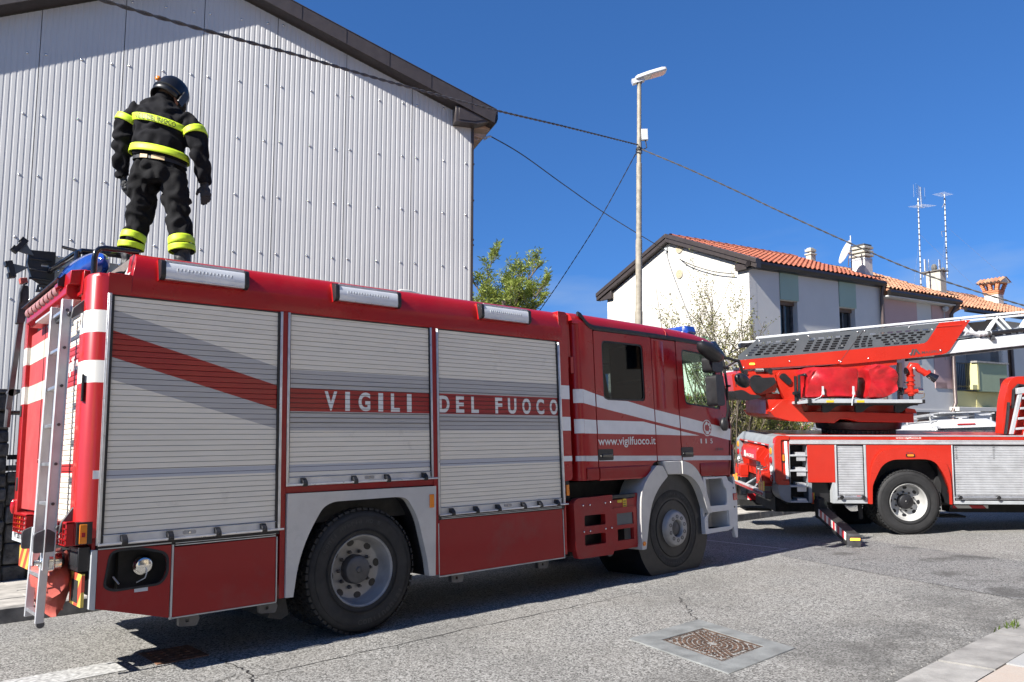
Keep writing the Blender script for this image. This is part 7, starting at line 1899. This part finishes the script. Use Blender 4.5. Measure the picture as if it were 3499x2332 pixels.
for x, yw in ((-.335, .25), (.13, -.25)):
    limb(b, [((x, -.0, .30), .070, .08), ((x, -.0, .18), .062, .075), ((x, .0, .08), .06, .085), ((x, .02, .03), .055, .10)])
    q = MB(); q.ball((0, .09, .045), (.058, .15, .055), 14, 8); q.box(-.05, .05, -.07, .21, -.005, .02); q.xf(Matrix.Translation((x, 0, 0)) @ Matrix.Rotation(yw, 4, 'Z')); b.join(q)
bt = b.obj('boots', 'glove', PS); remesh(bt, .012, .012, .05)
# jacket: torso and sleeves in one continuous mesh
b = MB()
TO = [((-.11, .05, 1.665), .075, .075, .25), ((-.115, .04, 1.60), .165, .11, .27), ((-.12, .03, 1.535), .235, .135, .28), ((-.11, .01, 1.44), .245, .155, .28), ((-.10, .0, 1.33), .235, .16, .26), ((-.10, -.01, 1.22), .232, .158, .22), ((-.10, -.01, 1.13), .238, .16, .20), ((-.105, -.01, 1.075), .235, .158, .19)]
b.loft([ring3(c, rx, ry, 20, t) for c, rx, ry, t in TO])
LA = [((-.30, .02, 1.585), .075, .085), ((-.375, .02, 1.525), .085, .09), ((-.42, .01, 1.42), .088, .092), ((-.438, .01, 1.28), .088, .09), ((-.447, .02, 1.17), .082, .085), ((-.465, .06, 1.06), .068, .075), ((-.472, .10, .97), .058, .065)]
RA = [((.10, .02, 1.46), .08, .09), ((.16, .02, 1.40), .085, .09), ((.205, .01, 1.30), .085, .095), ((.235, .0, 1.17), .085, .092), ((.255, .02, 1.06), .078, .085), ((.262, .05, .95), .062, .07), ((.266, .08, .87), .055, .062)]
limb(b, LA); limb(b, RA)
jk = b.obj('jacket', 'cloth', PS); remesh(jk, .011, .034, .12)
b = MB(); b.lathe([(.085, -.03), (.092, .0), (.088, .04), (.075, .045), (.07, .0)], (0, 0, 0), 'z', 20); b.xf(Matrix.Translation((-.112, .055, 1.655)) @ Matrix.Rotation(rad(14), 4, 'Y') @ Matrix.Rotation(rad(-18), 4, 'X')); b.obj('collar', 'cloth', PS)
# lime bands follow the sleeve, torso, hem and trouser sections
def band(name, rings, parent=PS, m='lime'):
    q = MB(); q.loft(rings, cap=False)
    o = q.obj(name, m, parent, 0, 60); s_ = o.modifiers.new('thick', 'SOLIDIFY'); s_.thickness = .006; s_.offset = 1; return o
def lr(pts, t0, t1, grow, n=18, steps=4):
    P = [Vector(p[0]) for p in pts]; out = []
    for k in range(steps+1):
        t = t0+(t1-t0)*k/steps; i = min(int(t), len(pts)-2); a = t-i; c = P[i].lerp(P[i+1], a); rx = pts[i][1]*(1-a)+pts[i+1][1]*a+grow; ry = pts[i][2]*(1-a)+pts[i+1][2]*a+grow
        d = (P[i+1]-P[i]).normalized(); f_ = Vector((0, 1, 0)); s = f_.cross(d).normalized(); f_ = d.cross(s)
        out.append([c+s*(rx*cos(2*pi*j/n))+f_*(ry*sin(2*pi*j/n)) for j in range(n)])
    return out
jb_ = jk
band('sleeve_band', lr(LA, 1.40, 1.95, .018), jb_); band('sleeve_band', lr(RA, 1.55, 2.1, .014), jb_)
def tor(z, grow):
    for i in range(len(TO)-1):
        (c0_, a0_, b0_, t0_), (c1_, a1_, b1_, t1_) = TO[i], TO[i+1]
        if c0_[2] >= z >= c1_[2]:
            q = (c0_[2]-z)/(c0_[2]-c1_[2]); c = Vector(c0_).lerp(Vector(c1_), q); return ring3(c, a0_+(a1_-a0_)*q+grow, b0_+(b1_-b0_)*q+grow, 28, t0_+(t1_-t0_)*q)
bb_ = band('back_band', [tor(z, .012) for z in (1.435, 1.413, 1.39, 1.367)], jb_)
band('hem_band', [tor(z, .016+.004*k) for k, z in enumerate((1.155, 1.135, 1.11, 1.088))], jb_)
q = MB(); rr_ = [tor(1.435, .026), tor(1.367, .026)]
def onband(u, w):   # u 0..1 left to right over the visible back, w 0..1 upward
    a = rad(227)+u*rad(90); n_ = 28; k = a/(2*pi)*n_; i = int(k) % n_; fr_ = k-int(k)
    hi = rr_[0][i].lerp(rr_[0][(i+1) % n_], fr_); lo = rr_[1][i].lerp(rr_[1][(i+1) % n_], fr_); return lo.lerp(hi, .12+.76*w)
text(q, 'VIGILI DEL FUOCO', .0, 1., 0, 1, onband, .012); q.obj('band_lettering', 'letter_black', jb_)
LL = [((-.30, .02, .44), .085, .10), ((-.318, .0, .33), .088, .10), ((-.328, .0, .255), .086, .10)]
RL = [((.095, .02, .42), .085, .10), ((.118, .0, .30), .09, .10), ((.128, .0, .20), .09, .10)]
band('leg_band', lr(LL, .38, .95, .010), body); band('leg_band', lr(LL, 1.15, 1.85, .014), body); band('leg_band', lr(RL, .62, 1.1, .014), body); band('leg_band', lr(RL, 1.2, 1.72, .016), body)
b = MB(); b.loft([ring3((-.10, .0, 1.065), .236, .162, 20, .17), ring3((-.10, .0, 1.03), .238, .164, 20, .17)], cap=False); b.obj('belt', 'glove', PS)
q = MB()
rr2 = [ring3((-.10, .0, 1.066), .241, .167, 40, .17), ring3((-.10, .0, 1.030), .243, .169, 40, .17)]
for k0, k1 in ((27, 29), (30, 33)):
    for k in range(k0, k1): q.add([rr2[0][k], rr2[0][k+1], rr2[1][k+1], rr2[1][k]], [(0, 1, 2, 3)])
q.obj('belt_patch', 'beltgold', PS)
# head, helmet
hm = Matrix.Translation((-.085, .10, 1.715)) @ Matrix.Rotation(rad(16), 4, 'Y') @ Matrix.Rotation(rad(-26), 4, 'X') @ Matrix.Rotation(rad(-14), 4, 'Z')
b = MB(); b.ball((0, 0, 0), (.077, .098, .112), 18, 12); b.ball((0, .075, -.055), (.055, .05, .06), 14, 8); b.loft([ring3((0, .01, -.17), .048, .045, 14), ring3((0, -.01, -.11), .052, .05, 14), ring3((0, -.01, -.02), .055, .06, 14)])
b.ball((0, .108, -.02), (.013, .022, .02), 8, 6); b.ball((-.078, .0, -.015), (.014, .026, .034), 8, 6); b.ball((.078, .0, -.015), (.014, .026, .034), 8, 6)
b.xf(hm); hd = b.obj('head', 'skin', PS); remesh(hd, .008, 0, .05, 3)
b = MB()
for s in (-1, 1): b.ball((s*.031, .092, .008), (.012, .008, .008), 8, 6)
b.xf(hm); b.obj('eyes', 'letter_black', hd)
b = MB(); b.ball((0, .112, -.072), (.022, .008, .006), 8, 6); b.xf(hm); b.obj('mouth', 'redlens', hd)
b = MB(); b.ball((0, -.018, .0), (.081, .092, .098), 16, 10); b.ball((0, -.05, -.06), (.062, .045, .07), 12, 8); b.xf(hm); b.obj('hair', 'hair', hd)
b = MB(); prof = [(.02, .175), (.07, .165), (.112, .135), (.138, .09), (.148, .04), (.152, .0), (.158, -.02), (.15, -.03), (.14, .0)]
b.lathe(prof, (0, 0, 0), 'z', 32); b.v = [(x*.94, y*1.12, z) for x, y, z in b.v]
b.loft([[(.145*cos(a)*.97, .165*sin(a), z) for a in [rad(190)+rad(160)*k/14 for k in range(15)]] for z in (.0, -.09)], cap=False, closed=False)
b.loft([[(.125*cos(a), .14*sin(a)+.05, z) for a in [rad(-30)+rad(240)*k/14 for k in range(15)]] for z in (.0, -.025)], cap=False, closed=False)
b.xf(hm @ Matrix.Translation((0, -.0, .025))); hl = b.obj('helmet', 'helmet', PS)
s_ = hl.modifiers.new('thick', 'SOLIDIFY'); s_.thickness = .006
b = MB(); b.ball((-.075, -.155, .05), (.028, .02, .026), 12, 8); b.xf(hm @ Matrix.Translation((0, 0, .025))); b.obj('helmet_lamp', 'amber', hl)
b = MB(); b.plate(rp([(-.04, -.09), (.03, -.09), (.03, .05), (-.04, .05)], .015), .15, .165, 'x'); b.xf(hm); b.obj('helmet_side', 'black', hl)
# gloved hands: palm, four curled fingers, thumb
def hand(wrist, d, palm_dir, thumb_side, seed):
    b = MB(); wrist = Vector(wrist); d = Vector(d).normalized(); p_ = Vector(palm_dir); p_ = (p_-d*p_.dot(d)).normalized(); s = d.cross(p_)*thumb_side
    def seg_(pts, r): b.tube(pts, r, 10)
    R = []
    for t, w_, th in ((-.05, .040, .038), (.0, .036, .030), (.03, .044, .028), (.075, .050, .026), (.095, .046, .022)):
        R.append([wrist+d*t+s*(w_*cos(2*pi*k/14))+p_*(th*sin(2*pi*k/14)) for k in range(14)])
    b.loft(R)
    for k, (off, l_) in enumerate(((.033, .072), (.012, .082), (-.011, .076), (-.032, .060))):
        a0_ = wrist+d*.085+s*off; P = [a0_]; dd_ = d.copy()
        for j, q in enumerate((.45, .32, .26)):
            dd_ = (dd_ + p_*(.30+.12*j+.06*k)).normalized(); P.append(P[-1]+dd_*l_*q*1.15)
        seg_([wrist+d*.06+s*off]+P, [.0125, .0135, .0125, .0115, .009])
    t0 = wrist+d*.025+s*.036
    seg_([wrist+d*.015+s*.02, t0, t0+(d*.7+s*.7+p_*.3).normalized()*.04, t0+(d*.7+s*.7+p_*.3).normalized()*.04+(d*.9+s*.25+p_*.4).normalized()*.035], [.016, .017, .015, .010])
    o = b.obj('glove', 'glove', PS); remesh(o, .0055, .006, .03, 2); return o
hand((-.475, .11, .955), (.05, .22, -1), (.6, .75, 0), 1, 1)
hand((.268, .09, .855), (.12, .10, -1), (-.6, .7, 0), -1, 2)
# ================================================================ unseen houses across the street, added and angled for warm fill and reflections
def fill_house(x, y, w, mat, label, az):
    m = Matrix.Translation((x, y, .08)) @ Matrix.Rotation(az, 4, 'Z')
    R_ = empty('fill_house', label, 'house', m, 'unseen houses added for fill light')
    b = MB(); wn_ = [rect(w*f-.5, w*f+.5, z, z+1.3) for f in (.2, .5, .8) for z in (1.0, 3.9)]
    b.plate(rect(0, w, 0, 6.3), -.3, 0, 'y', wn_); b.obj('wall', mat, R_)
    b = MB(); b.box(0, .3, -8, -.3, 0, 6.3); b.obj('gable_wall', mat, R_)
    for q in wn_:
        x0, z0 = q[0]; x1, z1 = q[2]
        b = MB(); b.plate(q, -.22, -.16, 'y', [rect(x0+.07, (x0+x1)/2-.03, z0+.07, z1-.07), rect((x0+x1)/2+.03, x1-.07, z0+.07, z1-.07)]); f_ = b.obj('window', 'wood', R_)
        b = MB(); b.flat(q, -.2); b.obj('pane', 'glass_house', f_)
    b = MB(); b.add([(-.4, .5, 6.2), (w+.4, .5, 6.2), (w+.4, -4, 8), (-.4, -4, 8), (w+.4, -8.5, 6.2), (-.4, -8.5, 6.2)], [(0, 1, 2, 3), (3, 2, 4, 5)]); b.obj('roof', 'tile_old', R_)
fill_house(-14, -14.5, 11, 'render_cream', 'unseen cream house added to throw warm light on the tail of the near engine', rad(24))
fill_house(-2.6, -14.2, 11, 'render_cream2', 'unseen pale ochre house added to throw warm light on the near engine', rad(24))
fill_house(9.2, -12.6, 11, 'render_white', 'unseen white house added to throw light back, across from the ladder engine', rad(24))
